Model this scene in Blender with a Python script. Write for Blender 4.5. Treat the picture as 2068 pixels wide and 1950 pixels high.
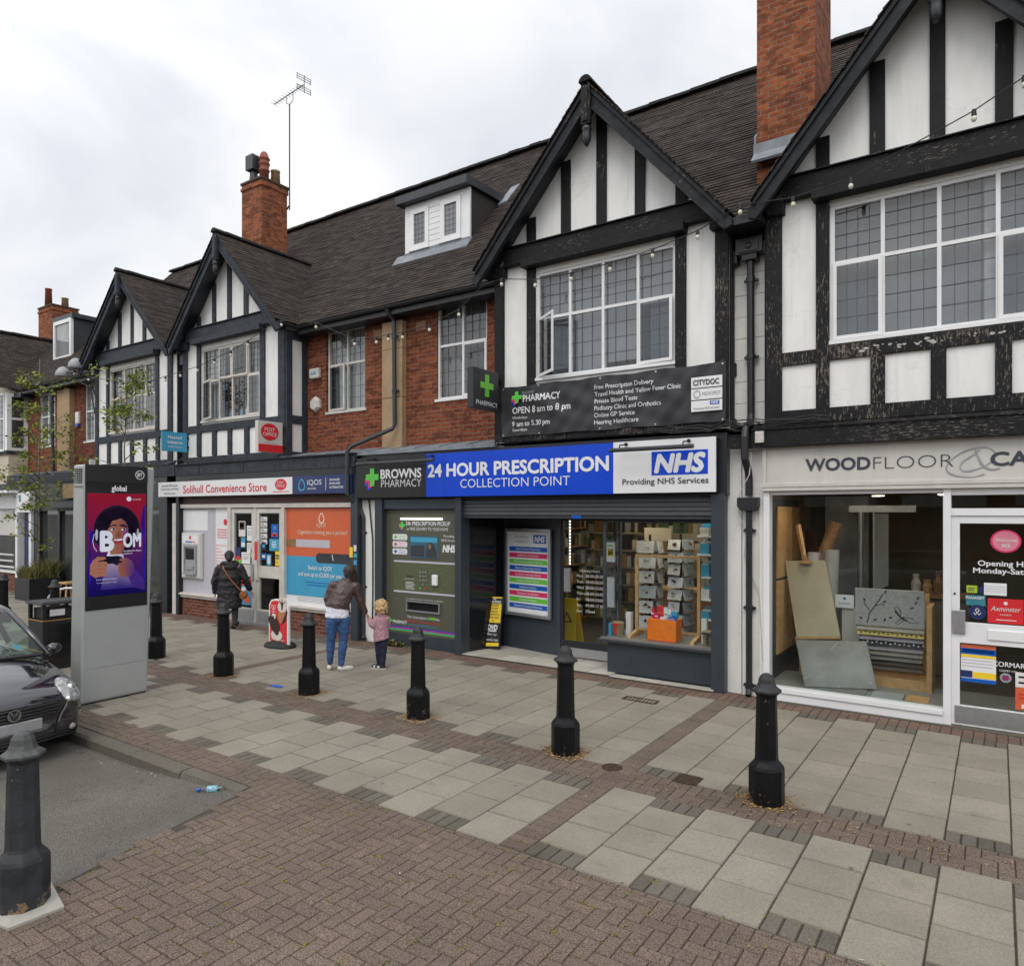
import bpy, bmesh, math, random
from mathutils import Vector, Matrix
for _o in list(bpy.data.objects): bpy.data.objects.remove(_o)
scene = bpy.context.scene
COL = scene.collection
rad = math.radians
RN = random.Random(11)

# ------------------------------------------------------------------ camera
cd = bpy.data.cameras.new('camera'); cam = bpy.data.objects.new('camera', cd); COL.objects.link(cam)
cam.location = (0, 0, 2.5)
cam.rotation_euler = (rad(90), 0, rad(34.4))
cd.sensor_fit = 'HORIZONTAL'; cd.sensor_width = 36.0
cd.lens = 36.0 * 1434.0 / 2068.0
cd.shift_x = 0.0
cd.shift_y = (1034.0 - 975.0) / 2068.0
cd.clip_start = 0.05; cd.clip_end = 2000
scene.camera = cam

# ------------------------------------------------------------------ sky, sun, exposure
SUN_EL, SUN_AZ = rad(52), rad(165)          # azimuth measured from +Y towards +X: behind the camera, a little to the right
w = bpy.data.worlds.new('World'); scene.world = w; w.use_nodes = True
nt = w.node_tree; nt.nodes.clear()
def nn(tree, kind, **kw):
    n = tree.nodes.new(kind)
    for k, v in kw.items(): setattr(n, k, v)
    return n
out = nn(nt, 'ShaderNodeOutputWorld'); bg = nn(nt, 'ShaderNodeBackground')
sky = nn(nt, 'ShaderNodeTexSky', sky_type='NISHITA', sun_disc=False, sun_elevation=SUN_EL, sun_rotation=SUN_AZ)
sky.air_density = 1.2; sky.dust_density = 3.0
bg.inputs['Strength'].default_value = 0.10
tc = nn(nt, 'ShaderNodeTexCoord')
mp = nn(nt, 'ShaderNodeMapping'); mp.inputs['Scale'].default_value = (1.0, 1.0, 1.9)
mp.inputs['Rotation'].default_value = (0, 0, rad(20))
nt.links.new(tc.outputs['Generated'], mp.inputs['Vector'])
n1 = nn(nt, 'ShaderNodeTexNoise'); n1.inputs['Scale'].default_value = 2.3; n1.inputs['Detail'].default_value = 5; n1.inputs['Roughness'].default_value = 0.5; n1.inputs['Distortion'].default_value = 0.5
nt.links.new(mp.outputs['Vector'], n1.inputs['Vector'])
cr = nn(nt, 'ShaderNodeValToRGB')
e = cr.color_ramp.elements
e[0].position = 0.34; e[0].color = (7.9, 8.2, 8.85, 1)
e[1].position = 0.64; e[1].color = (11.2, 11.2, 11.15, 1)
m_ = cr.color_ramp.elements.new(0.50); m_.color = (9.8, 9.95, 10.25, 1)
nt.links.new(n1.outputs['Fac'], cr.inputs['Fac'])
# cloud is thinner and so brighter round the veiled sun
sd = Vector((math.sin(SUN_AZ) * math.cos(SUN_EL), math.cos(SUN_AZ) * math.cos(SUN_EL), math.sin(SUN_EL)))
dp = nn(nt, 'ShaderNodeVectorMath', operation='DOT_PRODUCT'); dp.inputs[1].default_value = sd
nt.links.new(tc.outputs['Generated'], dp.inputs[0])
mr = nn(nt, 'ShaderNodeMapRange'); mr.inputs['From Min'].default_value = -0.1; mr.inputs['From Max'].default_value = 1.0
mr.inputs['To Min'].default_value = 1.0; mr.inputs['To Max'].default_value = 1.75
nt.links.new(dp.outputs['Value'], mr.inputs['Value'])
vm = nn(nt, 'ShaderNodeVectorMath', operation='SCALE')
nt.links.new(cr.outputs['Color'], vm.inputs[0]); nt.links.new(mr.outputs['Result'], vm.inputs['Scale'])
mx = nn(nt, 'ShaderNodeMix', data_type='RGBA'); mx.inputs['Factor'].default_value = 0.93
nt.links.new(sky.outputs['Color'], mx.inputs['A']); nt.links.new(vm.outputs['Vector'], mx.inputs['B'])
nt.links.new(mx.outputs['Result'], bg.inputs['Color']); nt.links.new(bg.outputs['Background'], out.inputs['Surface'])
w.cycles_visibility.camera = True
ld = bpy.data.lights.new('sun', 'SUN'); ld.energy = 1.0; ld.angle = rad(28); ld.color = (1.0, 0.94, 0.84)
lo = bpy.data.objects.new('sun', ld); COL.objects.link(lo)
lo.rotation_euler = sd.to_track_quat('Z', 'Y').to_euler()
vs = scene.view_settings
vs.view_transform = 'Standard'; vs.look = 'None'; vs.exposure = 0.0; vs.gamma = 1.0; vs.use_curve_mapping = False
cy = scene.cycles
cy.max_bounces = 8; cy.diffuse_bounces = 4; cy.glossy_bounces = 4; cy.transmission_bounces = 6; cy.transparent_max_bounces = 12
cy.caustics_reflective = False; cy.caustics_refractive = False
cy.use_denoising = True

# ------------------------------------------------------------------ mesh builder
WL = {}
def wloc(o): return WL.get(o.name, Vector((0, 0, 0)))
class MB:
    def __init__(s):
        s.v = []; s.f = []; s.uv = []; s.t = []; s.mi = []; s.cm = 0; s.ct = 0.5; s.cuts = []
    def add(s, pts, faces, uvs=None):
        n = len(s.v); s.v += [Vector(p) for p in pts]
        for i, f in enumerate(faces):
            s.f.append([n + k for k in f]); s.mi.append(s.cm); s.t.append(s.ct)
            s.uv.append(uvs[i] if uvs else None)
        return s
    def quad(s, a, b, c, d, uv=None): return s.add([a, b, c, d], [(0, 1, 2, 3)], [uv] if uv else None)
    def box(s, x0, x1, y0, y1, z0, z1):
        return s.add([(x0,y0,z0),(x1,y0,z0),(x1,y1,z0),(x0,y1,z0),(x0,y0,z1),(x1,y0,z1),(x1,y1,z1),(x0,y1,z1)],
                     [(0,3,2,1),(4,5,6,7),(0,1,5,4),(1,2,6,5),(2,3,7,6),(3,0,4,7)])
    def obox(s, O, U, V, W):
        O, U, V, W = map(Vector, (O, U, V, W))
        p = [O, O+U, O+U+V, O+V, O+W, O+U+W, O+U+V+W, O+V+W]
        return s.add(p, [(0,3,2,1),(4,5,6,7),(0,1,5,4),(1,2,6,5),(2,3,7,6),(3,0,4,7)])
    def bar(s, p, q, a, b, up=(0, 0, 1)):
        p, q, up = Vector(p), Vector(q), Vector(up)
        d = (q - p).normalized(); sd_ = d.cross(up)
        if sd_.length < 1e-4: sd_ = d.cross(Vector((1, 0, 0)))
        sd_.normalize(); u = sd_.cross(d).normalized()
        return s.obox(p - sd_*a/2 - u*b/2, sd_*a, u*b, q - p)
    def prism(s, pts, vec):
        vec = Vector(vec); n = len(pts); P = [Vector(p) for p in pts]
        s.add(P + [p + vec for p in P], [tuple(range(n))[::-1], tuple(range(n, 2*n))] + [(i, (i+1) % n, n + (i+1) % n, n + i) for i in range(n)])
        return s
    def tube(s, pts, r, n=8, cap=True):
        P = [Vector(p) for p in pts]; rings = []; rr = r if isinstance(r, (list, tuple)) else [r]*len(P)
        ref = None
        for i, p in enumerate(P):
            d = (P[min(i+1, len(P)-1)] - P[max(i-1, 0)]).normalized()
            if ref is None: ref = Vector((0,0,1)) if abs(d.z) < .9 else Vector((1,0,0))
            a = d.cross(ref); 
            if a.length < 1e-4: a = d.cross(Vector((0,1,0)))
            a.normalize(); b = a.cross(d).normalized(); ref = b
            rings.append([p + (a*math.cos(2*math.pi*k/n) + b*math.sin(2*math.pi*k/n))*rr[i] for k in range(n)])
        return s.loft(rings, cap)
    def loft(s, rings, cap=True):
        n = len(rings[0]); pts = [p for r in rings for p in r]; fs = []
        for i in range(len(rings)-1):
            for k in range(n): fs.append((i*n+k, i*n+(k+1) % n, (i+1)*n+(k+1) % n, (i+1)*n+k))
        if cap: fs += [tuple(range(n))[::-1], tuple(range((len(rings)-1)*n, len(rings)*n))]
        return s.add(pts, fs)
    def cyl(s, p, q, r0, r1=None, n=12): return s.tube([p, q], [r0, r0 if r1 is None else r1], n)
    def lathe(s, c, prof, n=16, rot=0.0):
        c = Vector(c)
        return s.loft([[c + Vector((r*math.cos(2*math.pi*k/n+rot), r*math.sin(2*math.pi*k/n+rot), z)) for k in range(n)] for r, z in prof])
    def ball(s, c, rx, ry=None, rz=None, n=10, m=7):
        ry = ry or rx; rz = rz or rx; c = Vector(c)
        return s.loft([[c + Vector((rx*math.sin(math.pi*i/m)*math.cos(2*math.pi*k/n), ry*math.sin(math.pi*i/m)*math.sin(2*math.pi*k/n), -rz*math.cos(math.pi*i/m))) for k in range(n)]
                       for i in [0.12] + list(range(1, m)) + [m-0.12]])
    def build(s, name, mat, parent=None, smooth=False, bevel=0, recalc=True, sub=0):
        if len(s.cuts) > 1 and 'letter' in name or len(s.cuts) > 1 and 'print' in name:
            cs = sorted(set([(0, 0)] + s.cuts + [(len(s.v), len(s.f))])); o = None
            for (va, fa_), (vb, fb_) in zip(cs[:-1], cs[1:]):
                if vb == va: continue
                m2 = MB(); m2.v = s.v[va:vb]; m2.f = [[k-va for k in f] for f in s.f[fa_:fb_]]; m2.uv = s.uv[fa_:fb_]; m2.t = s.t[fa_:fb_]; m2.mi = s.mi[fa_:fb_]
                o = m2.build(name, mat, parent, smooth, bevel, recalc, sub)
            return o
        me = bpy.data.meshes.new(name)
        mats = mat if isinstance(mat, (list, tuple)) else [mat]
        if parent is not None: org = wloc(parent)
        elif s.v:
            xs = [p.x for p in s.v]; ys = [p.y for p in s.v]; zs = [p.z for p in s.v]
            org = Vector(((min(xs)+max(xs))/2, (min(ys)+max(ys))/2, min(zs)))
        else: org = Vector((0, 0, 0))
        me.from_pydata([p - org for p in s.v], [], s.f)
        for m in mats: me.materials.append(m)
        for i, p in enumerate(me.polygons):
            p.material_index = s.mi[i]; p.use_smooth = smooth
        if any(u is not None for u in s.uv):
            ul = me.uv_layers.new(name='UVMap')
            for i, p in enumerate(me.polygons):
                if s.uv[i]:
                    for k, li in enumerate(p.loop_indices): ul.data[li].uv = s.uv[i][k]
        at = me.attributes.new('tone', 'FLOAT', 'FACE')
        for i in range(len(me.polygons)): at.data[i].value = s.t[i]
        if recalc:
            bm = bmesh.new(); bm.from_mesh(me); bmesh.ops.recalc_face_normals(bm, faces=bm.faces); bm.to_mesh(me); bm.free()
        o = bpy.data.objects.new(name, me); COL.objects.link(o)
        WL[o.name] = org
        if parent is not None: o.parent = parent
        else: o.location = org
        if bevel:
            b = o.modifiers.new('bevel', 'BEVEL'); b.width = bevel; b.segments = 2; b.limit_method = 'ANGLE'; b.angle_limit = rad(40)
        if sub:
            b = o.modifiers.new('sub', 'SUBSURF'); b.levels = sub; b.render_levels = sub
        return o

def thing(name, label, cat, loc=(0, 0, 0), group=None):
    o = bpy.data.objects.new(name, None); COL.objects.link(o); o.empty_display_size = .2
    o.location = loc; WL[o.name] = Vector(loc)
    return tag(o, label, cat, group)
def tag(o, label, cat, group=None):
    o['label'] = label; o['category'] = cat
    if group: o['group'] = group
    return o
def kind(o, k): o['kind'] = k; return o
def box(name, m, parent, *a, **k): return MB().box(*a).build(name, m, parent, **k)

# flat helpers: O origin, U right, V up; the outward normal is U x V
XF, ZF = Vector((1, 0, 0)), Vector((0, 0, 1))
def plate(name, m, parent, O, U, V, w_, h_, t=.004, d=0.0, **k):
    O, U, V = Vector(O), Vector(U), Vector(V); N = U.cross(V)
    return MB().obox(O + N*d, U*w_, V*h_, N*t).build(name, m, parent, **k)
def flat(mb, O, U, V, pts, t=.002, d=0.0):
    O, U, V = Vector(O), Vector(U), Vector(V); N = U.cross(V)
    return mb.prism([O + U*a + V*b + N*d for a, b in pts], N*t)
def ell(cx, cz, rx, rz, n=20, a0=0, a1=360):
    return [(cx + rx*math.cos(rad(a0 + (a1-a0)*i/n)), cz + rz*math.sin(rad(a0 + (a1-a0)*i/n))) for i in range(n if a1-a0 == 360 else n+1)]
_fc = {}
def glyphs(body, bold=0.0, space=1.0, shear=0.0, line=1.0):
    key = (body, bold, space, shear, line)
    if key in _fc: return _fc[key]
    c = bpy.data.curves.new('txt', 'FONT'); c.body = body; c.size = 1; c.offset = bold; c.space_character = space; c.shear = shear; c.space_line = line
    c.resolution_u = 3
    c.fill_mode = 'FRONT'
    o = bpy.data.objects.new('txt', c); COL.objects.link(o)
    dg = bpy.context.evaluated_depsgraph_get(); dg.update()
    me = bpy.data.meshes.new_from_object(o.evaluated_get(dg))
    v = [(p.co.x, p.co.y) for p in me.vertices]; f = [tuple(p.vertices) for p in me.polygons]
    bpy.data.objects.remove(o); bpy.data.curves.remove(c); bpy.data.meshes.remove(me)
    _fc[key] = (v, f); return _fc[key]
CAP = 0.70
def text(mb, body, O, U, V, x, z, h, w_=None, bold=0.0, align='L', space=1.0, shear=0.0, line=1.0, d=.004):
    """lettering with cap height h, baseline at (x, z) of the plane; w_ squeezes or stretches to a width"""
    v, f = glyphs(body, min(bold, 0.0), space, shear, line)
    if not v: return mb
    bold = max(bold, 0.0)
    O, U, V = Vector(O), Vector(U), Vector(V); N = U.cross(V)
    x0 = min(p[0] for p in v); x1 = max(p[0] for p in v)
    mb.cuts.append((len(mb.v), len(mb.f)))
    sz = h / CAP; sx = (w_/(x1-x0+2*bold)) if w_ else sz
    off = {'L': 0, 'C': (x1-x0)/2, 'R': x1-x0}[align]
    dirs = [(0, 0)] if not bold else [(math.cos(k*math.pi/4), math.sin(k*math.pi/4)) for k in range(8)] + [(0, 0)]
    for k, (ax, ay) in enumerate(dirs):   # heavier strokes: the glyph laid down again, nudged outwards
        mb.add([O + U*(x + (p[0]-x0-off+ax*bold+(bold if align == 'L' else 0))*sx) + V*(z + (p[1]+ay*bold)*sz) + N*(d + .00004*k) for p in v], f)
    mb.cuts.append((len(mb.v), len(mb.f)))
    return mb
def letters(name, body, m, parent, O, U, V, x, z, h, **k):
    return text(MB(), body, O, U, V, x, z, h, **k).build(name, m, parent, recalc=False)

# ------------------------------------------------------------------ materials
def newmat(name):
    m = bpy.data.materials.new(name); m.use_nodes = True; t = m.node_tree
    return m, t, t.nodes['Principled BSDF']
def lk(t, a, b): t.links.new(a, b)
def c4(c): return (c[0], c[1], c[2], 1)
def noise(t, vec, scale, detail=4, rough=.55, dist=0.0):
    n = nn(t, 'ShaderNodeTexNoise'); n.inputs['Scale'].default_value = scale; n.inputs['Detail'].default_value = detail; n.inputs['Roughness'].default_value = rough; n.inputs['Distortion'].default_value = dist
    if vec is not None: lk(t, vec, n.inputs['Vector'])
    return n.outputs['Fac']
def ramp(t, fac, stops):
    n = nn(t, 'ShaderNodeValToRGB'); el = n.color_ramp.elements
    el[0].position, el[0].color = stops[0][0], c4(stops[0][1]); el[1].position, el[1].color = stops[-1][0], c4(stops[-1][1])
    for p, c in stops[1:-1]: el.new(p).color = c4(c)
    lk(t, fac, n.inputs['Fac']); return n.outputs['Color']
def mixc(t, fac, a, b, mode='MIX'):
    n = nn(t, 'ShaderNodeMix', data_type='RGBA', blend_type=mode)
    for sock, val in (('Factor', fac), ('A', a), ('B', b)):
        if hasattr(val, 'links') or hasattr(val, 'is_output'): lk(t, val, n.inputs[sock])
        elif sock == 'Factor': n.inputs[sock].default_value = val
        else: n.inputs[sock].default_value = c4(val)
    return n.outputs['Result']
def bump(t, b, h, strength=.3, dist=.01):
    n = nn(t, 'ShaderNodeBump'); n.inputs['Strength'].default_value = strength; n.inputs['Distance'].default_value = dist
    lk(t, h, n.inputs['Height']); lk(t, n.outputs['Normal'], b.inputs['Normal'])
def pos(t): return nn(t, 'ShaderNodeNewGeometry').outputs['Position']
def mapped(t, vec, s):
    n = nn(t, 'ShaderNodeMapping'); n.inputs['Scale'].default_value = s; lk(t, vec, n.inputs['Vector']); return n.outputs['Vector']
def wallvec(t, sx=1.0, sz=1.0):
    g = nn(t, 'ShaderNodeNewGeometry'); sp = nn(t, 'ShaderNodeSeparateXYZ'); sn = nn(t, 'ShaderNodeSeparateXYZ')
    lk(t, g.outputs['Position'], sp.inputs[0]); lk(t, g.outputs['True Normal'], sn.inputs[0])
    ab = nn(t, 'ShaderNodeMath', operation='ABSOLUTE'); lk(t, sn.outputs['X'], ab.inputs[0])
    gt = nn(t, 'ShaderNodeMath', operation='GREATER_THAN'); lk(t, ab.outputs[0], gt.inputs[0]); gt.inputs[1].default_value = .6
    mi = nn(t, 'ShaderNodeMix', data_type='FLOAT'); lk(t, gt.outputs[0], mi.inputs['Factor']); lk(t, sp.outputs['X'], mi.inputs['A']); lk(t, sp.outputs['Y'], mi.inputs['B'])
    cb = nn(t, 'ShaderNodeCombineXYZ'); lk(t, mi.outputs['Result'], cb.inputs['X']); lk(t, sp.outputs['Z'], cb.inputs['Y'])
    return cb.outputs[0]
def paint(name, col, rough=.5, var=.12, scale=6, metal=0.0, bmp=0.0, bscale=60, spec=.5, emit=0.0):
    m, t, b = newmat(name)
    p = pos(t); f = noise(t, p, scale, 5)
    lo_ = tuple(c*(1-var) for c in col); hi = tuple(min(1, c*(1+var)) for c in col)
    c = ramp(t, f, [(.3, lo_), (.7, hi)])
    lk(t, c, b.inputs['Base Color']); b.inputs['Roughness'].default_value = rough; b.inputs['Metallic'].default_value = metal
    b.inputs['Specular IOR Level'].default_value = spec
    if bmp: bump(t, b, noise(t, p, bscale, 3), bmp, .004)
    if emit: lk(t, c, b.inputs['Emission Color']); b.inputs['Emission Strength'].default_value = emit
    return m
def plaster(name, col, dirt=(.42, .41, .38), amt=.5):
    m, t, b = newmat(name); p = pos(t)
    f = noise(t, mapped(t, p, (2.0, 2.0, .7)), 2.2, 6)
    g = noise(t, mapped(t, p, (9, 9, .5)), 1.6, 4)
    c = ramp(t, f, [(.25, tuple(x*.88 for x in col)), (.6, col)])
    st = ramp(t, g, [(.56, (0, 0, 0)), (.8, (amt,)*3)])
    c = mixc(t, st, c, dirt)
    cn = nn(t, 'ShaderNodeTexNoise'); cn.inputs['Scale'].default_value = .9; cn.inputs['Detail'].default_value = 7; lk(t, p, cn.inputs['Vector'])
    ck = nn(t, 'ShaderNodeMath', operation='SUBTRACT'); ck.inputs[1].default_value = .5; lk(t, cn.outputs['Fac'], ck.inputs[0])
    ca = nn(t, 'ShaderNodeMath', operation='ABSOLUTE'); lk(t, ck.outputs[0], ca.inputs[0])
    crk = ramp(t, ca.outputs[0], [(0.0, (.16,)*3), (.0016, (0, 0, 0))])
    c = mixc(t, crk, c, (.2, .2, .2))
    lk(t, c, b.inputs['Base Color']); b.inputs['Roughness'].default_value = .75
    bump(t, b, noise(t, p, 45, 4), .25, .004); return m
def timber(name, col, flake=(.15, .125, .10), amt=.66, stretch=(14, 14, 3), wear=0.0):
    m, t, b = newmat(name); p = pos(t)
    f = noise(t, p, 7, 4); c = ramp(t, f, [(.3, tuple(x*.7 for x in col)), (.7, tuple(x*1.35 for x in col))])
    g = noise(t, mapped(t, p, stretch), 2.2, 6, .7); big = noise(t, p, 1.1, 3)
    a = nn(t, 'ShaderNodeMath', operation='MULTIPLY_ADD'); lk(t, big, a.inputs[0]); a.inputs[1].default_value = .45; lk(t, g, a.inputs[2])
    if wear:
        zs = nn(t, 'ShaderNodeSeparateXYZ'); lk(t, p, zs.inputs[0]); zm = nn(t, 'ShaderNodeMapRange'); zm.inputs['From Max'].default_value = .22; zm.inputs['To Min'].default_value = wear; zm.inputs['To Max'].default_value = 0; lk(t, zs.outputs['Z'], zm.inputs['Value']); a2 = nn(t, 'ShaderNodeMath', operation='ADD'); lk(t, a.outputs[0], a2.inputs[0]); lk(t, zm.outputs[0], a2.inputs[1]); a = a2
    fl = ramp(t, a.outputs[0], [(amt + .225, (0, 0, 0)), (amt + .255, (1, 1, 1))])
    fc = ramp(t, noise(t, p, 30, 2), [(.4, tuple(x*.6 for x in flake)), (.65, flake)])
    lk(t, mixc(t, fl, c, fc), b.inputs['Base Color']); b.inputs['Roughness'].default_value = .62; b.inputs['Specular IOR Level'].default_value = .2
    bump(t, b, noise(t, mapped(t, p, stretch), 5, 4), .45, .008); return m
def brickmat(name, c1, c2, mortar, bw=.215, bh=.074, dark=.5, soot=0.0, ms=.009):
    m, t, b = newmat(name); v = wallvec(t)
    n = nn(t, 'ShaderNodeTexBrick'); n.offset = .5
    for k, x in (('Scale', 1), ('Brick Width', bw), ('Row Height', bh), ('Mortar Size', ms), ('Mortar Smooth', .35), ('Bias', -.1)): n.inputs[k].default_value = x
    n.inputs['Color1'].default_value = c4(c1); n.inputs['Color2'].default_value = c4(c2); n.inputs['Mortar'].default_value = c4(mortar)
    jit = noise(t, pos(t), 3.0, 3); jv = nn(t, 'ShaderNodeVectorMath', operation='ADD')
    js = nn(t, 'ShaderNodeVectorMath', operation='SCALE'); js.inputs['Scale'].default_value = .006
    jn = nn(t, 'ShaderNodeTexNoise'); jn.inputs['Scale'].default_value = 9; lk(t, pos(t), jn.inputs['Vector']); lk(t, jn.outputs['Color'], js.inputs[0])
    lk(t, v, jv.inputs[0]); lk(t, js.outputs[0], jv.inputs[1]); lk(t, jv.outputs[0], n.inputs['Vector'])
    # second, offset brick grid gives some bricks a burnt tone
    f = noise(t, mapped(t, pos(t), (4.6, 4.6, 13)), 1.0, 1)
    c = mixc(t, ramp(t, f, [(.52, (0, 0, 0)), (.6, (dark,)*3)]), n.outputs['Color'], tuple(x*.35 for x in c2))
    f2 = noise(t, pos(t), 14, 5); c = mixc(t, 1.0, c, ramp(t, f2, [(.25, (.72,)*3), (.75, (1.2,)*3)]), 'MULTIPLY')
    if soot:
        s_ = noise(t, mapped(t, pos(t), (1.6, 1.6, .8)), 1.3, 5)
        c = mixc(t, ramp(t, s_, [(.48, (0, 0, 0)), (.75, (soot,)*3)]), c, (.03, .03, .027))
    lk(t, c, b.inputs['Base Color']); b.inputs['Roughness'].default_value = .85; b.inputs['Specular IOR Level'].default_value = .2
    iv = nn(t, 'ShaderNodeMath', operation='MULTIPLY_ADD'); iv.inputs[1].default_value = -1; iv.inputs[2].default_value = 1; lk(t, n.outputs['Fac'], iv.inputs[0])
    ad = nn(t, 'ShaderNodeMath', operation='MULTIPLY_ADD'); lk(t, f2, ad.inputs[0]); ad.inputs[1].default_value = .5; lk(t, iv.outputs[0], ad.inputs[2])
    bump(t, b, ad.outputs[0], .5, .008); return m
def tilemat(name, base=(.062, .05, .043)):
    m, t, b = newmat(name)
    uv = nn(t, 'ShaderNodeUVMap').outputs['UV']
    n = nn(t, 'ShaderNodeTexBrick'); n.offset = .5
    for k, x in (('Scale', 1), ('Brick Width', .165), ('Row Height', .1), ('Mortar Size', .0035), ('Mortar Smooth', .1)): n.inputs[k].default_value = x
    n.inputs['Color1'].default_value = c4(tuple(x*.62 for x in base)); n.inputs['Color2'].default_value = c4(tuple(x*1.5 for x in base)); n.inputs['Mortar'].default_value = (.012, .011, .01, 1)
    lk(t, uv, n.inputs['Vector'])
    p = pos(t); f = noise(t, p, 1.1, 5)
    c = mixc(t, ramp(t, f, [(.35, (0, 0, 0)), (.7, (.4,)*3)]), n.outputs['Color'], (.026, .025, .027))
    g = noise(t, p, 22, 4); c = mixc(t, ramp(t, g, [(.58, (0, 0, 0)), (.72, (.5,)*3)]), c, (.066, .048, .036))
    ms_ = noise(t, p, 2.6, 6); c = mixc(t, ramp(t, ms_, [(.6, (0, 0, 0)), (.8, (.45,)*3)]), c, (.05, .05, .036))
    lk(t, c, b.inputs['Base Color']); b.inputs['Roughness'].default_value = .88; b.inputs['Specular IOR Level'].default_value = .25
    ad = nn(t, 'ShaderNodeMath', operation='MULTIPLY_ADD'); lk(t, g, ad.inputs[0]); ad.inputs[1].default_value = .7
    iv = nn(t, 'ShaderNodeMath', operation='MULTIPLY'); iv.inputs[1].default_value = -1; lk(t, n.outputs['Fac'], iv.inputs[0]); lk(t, iv.outputs[0], ad.inputs[2])
    bump(t, b, ad.outputs[0], .6, .01); return m
def tonemat(name, lo_, hi, grain=120, gvar=.45, rough=.85, stain=None, samt=.4, stops=None):
    """per-piece tone from the mesh attribute plus grain"""
    m, t, b = newmat(name); a = nn(t, 'ShaderNodeAttribute'); a.attribute_name = 'tone'
    c = ramp(t, a.outputs['Fac'], stops or [(0, lo_), (1, hi)])
    p = pos(t); g = noise(t, p, grain, 2, .7)
    c = mixc(t, 1.0, c, ramp(t, g, [(.3, (1-gvar,)*3), (.7, (1+gvar,)*3)]), 'MULTIPLY')
    f = noise(t, p, 1.3, 6); c = mixc(t, 1.0, c, ramp(t, f, [(.3, (.84,)*3), (.7, (1.1,)*3)]), 'MULTIPLY')
    if stain:
        s_ = noise(t, p, 4.5, 6, .65); c = mixc(t, ramp(t, s_, [(.6, (0, 0, 0)), (.72, (samt,)*3)]), c, stain)
    lk(t, c, b.inputs['Base Color']); b.inputs['Roughness'].default_value = rough; b.inputs['Specular IOR Level'].default_value = .3
    bump(t, b, g, .35, .004); return m
def glassmat(name, tint=(.93, .96, .95), refl=1.0, ior=1.5):
    m = bpy.data.materials.new(name); m.use_nodes = True; t = m.node_tree; t.nodes.clear()
    o = nn(t, 'ShaderNodeOutputMaterial'); mxs = nn(t, 'ShaderNodeMixShader'); fr = nn(t, 'ShaderNodeFresnel'); fr.inputs['IOR'].default_value = ior
    tr = nn(t, 'ShaderNodeBsdfTransparent'); tr.inputs['Color'].default_value = c4(tint); gl = nn(t, 'ShaderNodeBsdfGlossy'); gl.inputs['Roughness'].default_value = .01
    mu = nn(t, 'ShaderNodeMath', operation='MULTIPLY'); mu.inputs[1].default_value = refl; mu.use_clamp = True
    ge = nn(t, 'ShaderNodeNewGeometry'); om = nn(t, 'ShaderNodeMath', operation='SUBTRACT'); om.inputs[0].default_value = 1; lk(t, ge.outputs['Backfacing'], om.inputs[1]); m3 = nn(t, 'ShaderNodeMath', operation='MULTIPLY'); lk(t, mu.outputs[0], m3.inputs[0]); lk(t, om.outputs[0], m3.inputs[1])
    lk(t, fr.outputs[0], mu.inputs[0]); lk(t, m3.outputs[0], mxs.inputs[0]); lk(t, tr.outputs[0], mxs.inputs[1]); lk(t, gl.outputs[0], mxs.inputs[2]); lk(t, mxs.outputs[0], o.inputs['Surface'])
    return m
def lampmat(name, col, s_):
    m = bpy.data.materials.new(name); m.use_nodes = True; t = m.node_tree; t.nodes.clear()
    o = nn(t, 'ShaderNodeOutputMaterial'); em = nn(t, 'ShaderNodeEmission'); em.inputs['Color'].default_value = c4(col); em.inputs['Strength'].default_value = s_
    lk(t, em.outputs[0], o.inputs['Surface']); return m

class M: pass
M.fascia = plaster('fascia_board', (.56, .545, .51), amt=.3)
M.white = plaster('white_render', (.785, .785, .765), amt=.26)
M.boards = plaster('white_boarding', (.74, .73, .70), amt=.4)
M.black = timber('black_weathered_timber', (.011, .0115, .013))
M.blackw = timber('black_peeling_timber', (.0105, .011, .0125), flake=(.19, .16, .13), amt=.60, stretch=(26, 26, 5))
M.blackh = timber('black_peeling_beam', (.0115, .012, .0135), flake=(.19, .155, .13), amt=.595, stretch=(5, 24, 26))
M.slate = timber('dark_blue_grey_timber', (.036, .042, .052), (.13, .13, .13), .7)
M.bargeb = timber('bargeboard_paint', (.021, .0235, .0275), (.11, .09, .075), .63, (5, 5, 5))
M.brick = brickmat('orange_red_brick', (.25, .068, .03), (.135, .036, .021), (.19, .13, .095), bw=.22, bh=.079)
M.brickc = brickmat('chimney_brick', (.31, .09, .035), (.17, .045, .022), (.22, .15, .10), soot=.4, dark=.5, bw=.22, bh=.079, ms=.008)
M.bricks = brickmat('stall_riser_brick', (.22, .072, .04), (.14, .042, .026), (.2, .17, .14))
M.tile = tilemat('plain_clay_tile', (.042, .032, .026))
M.lead = paint('lead_sheet', (.19, .21, .235), .55, .25, 5)
M.pvc = paint('white_window_frame', (.72, .725, .73), .35, .05, 4)
M.cream = paint('aged_cream_frame', (.55, .525, .48), .5, .12, 4)
M.leadline = paint('lead_came', (.06, .07, .08), .5)
M.stone = paint('buff_stone', (.36, .25, .145), .8, .18, 3, bmp=.3)
M.iron = paint('black_iron', (.012, .013, .016), .42, .3, 12, bmp=.15)
M.pipe = paint('dark_grey_pipe', (.03, .034, .04), .45, .25, 8)
M.anthra = paint('anthracite_shopfront', (.033, .043, .055), .38, .1, 5)
M.anthrad = paint('dark_anthracite', (.015, .018, .023), .35, .15, 5)
M.gblack = paint('gloss_black_panel', (.010, .011, .013), .12, .1, 5)
M.wsign = paint('white_sign_face', (.73, .735, .75), .35, .04, 3)
M.offw = paint('grey_white_sign_face', (.55, .535, .505), .45, .06, 2)
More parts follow.
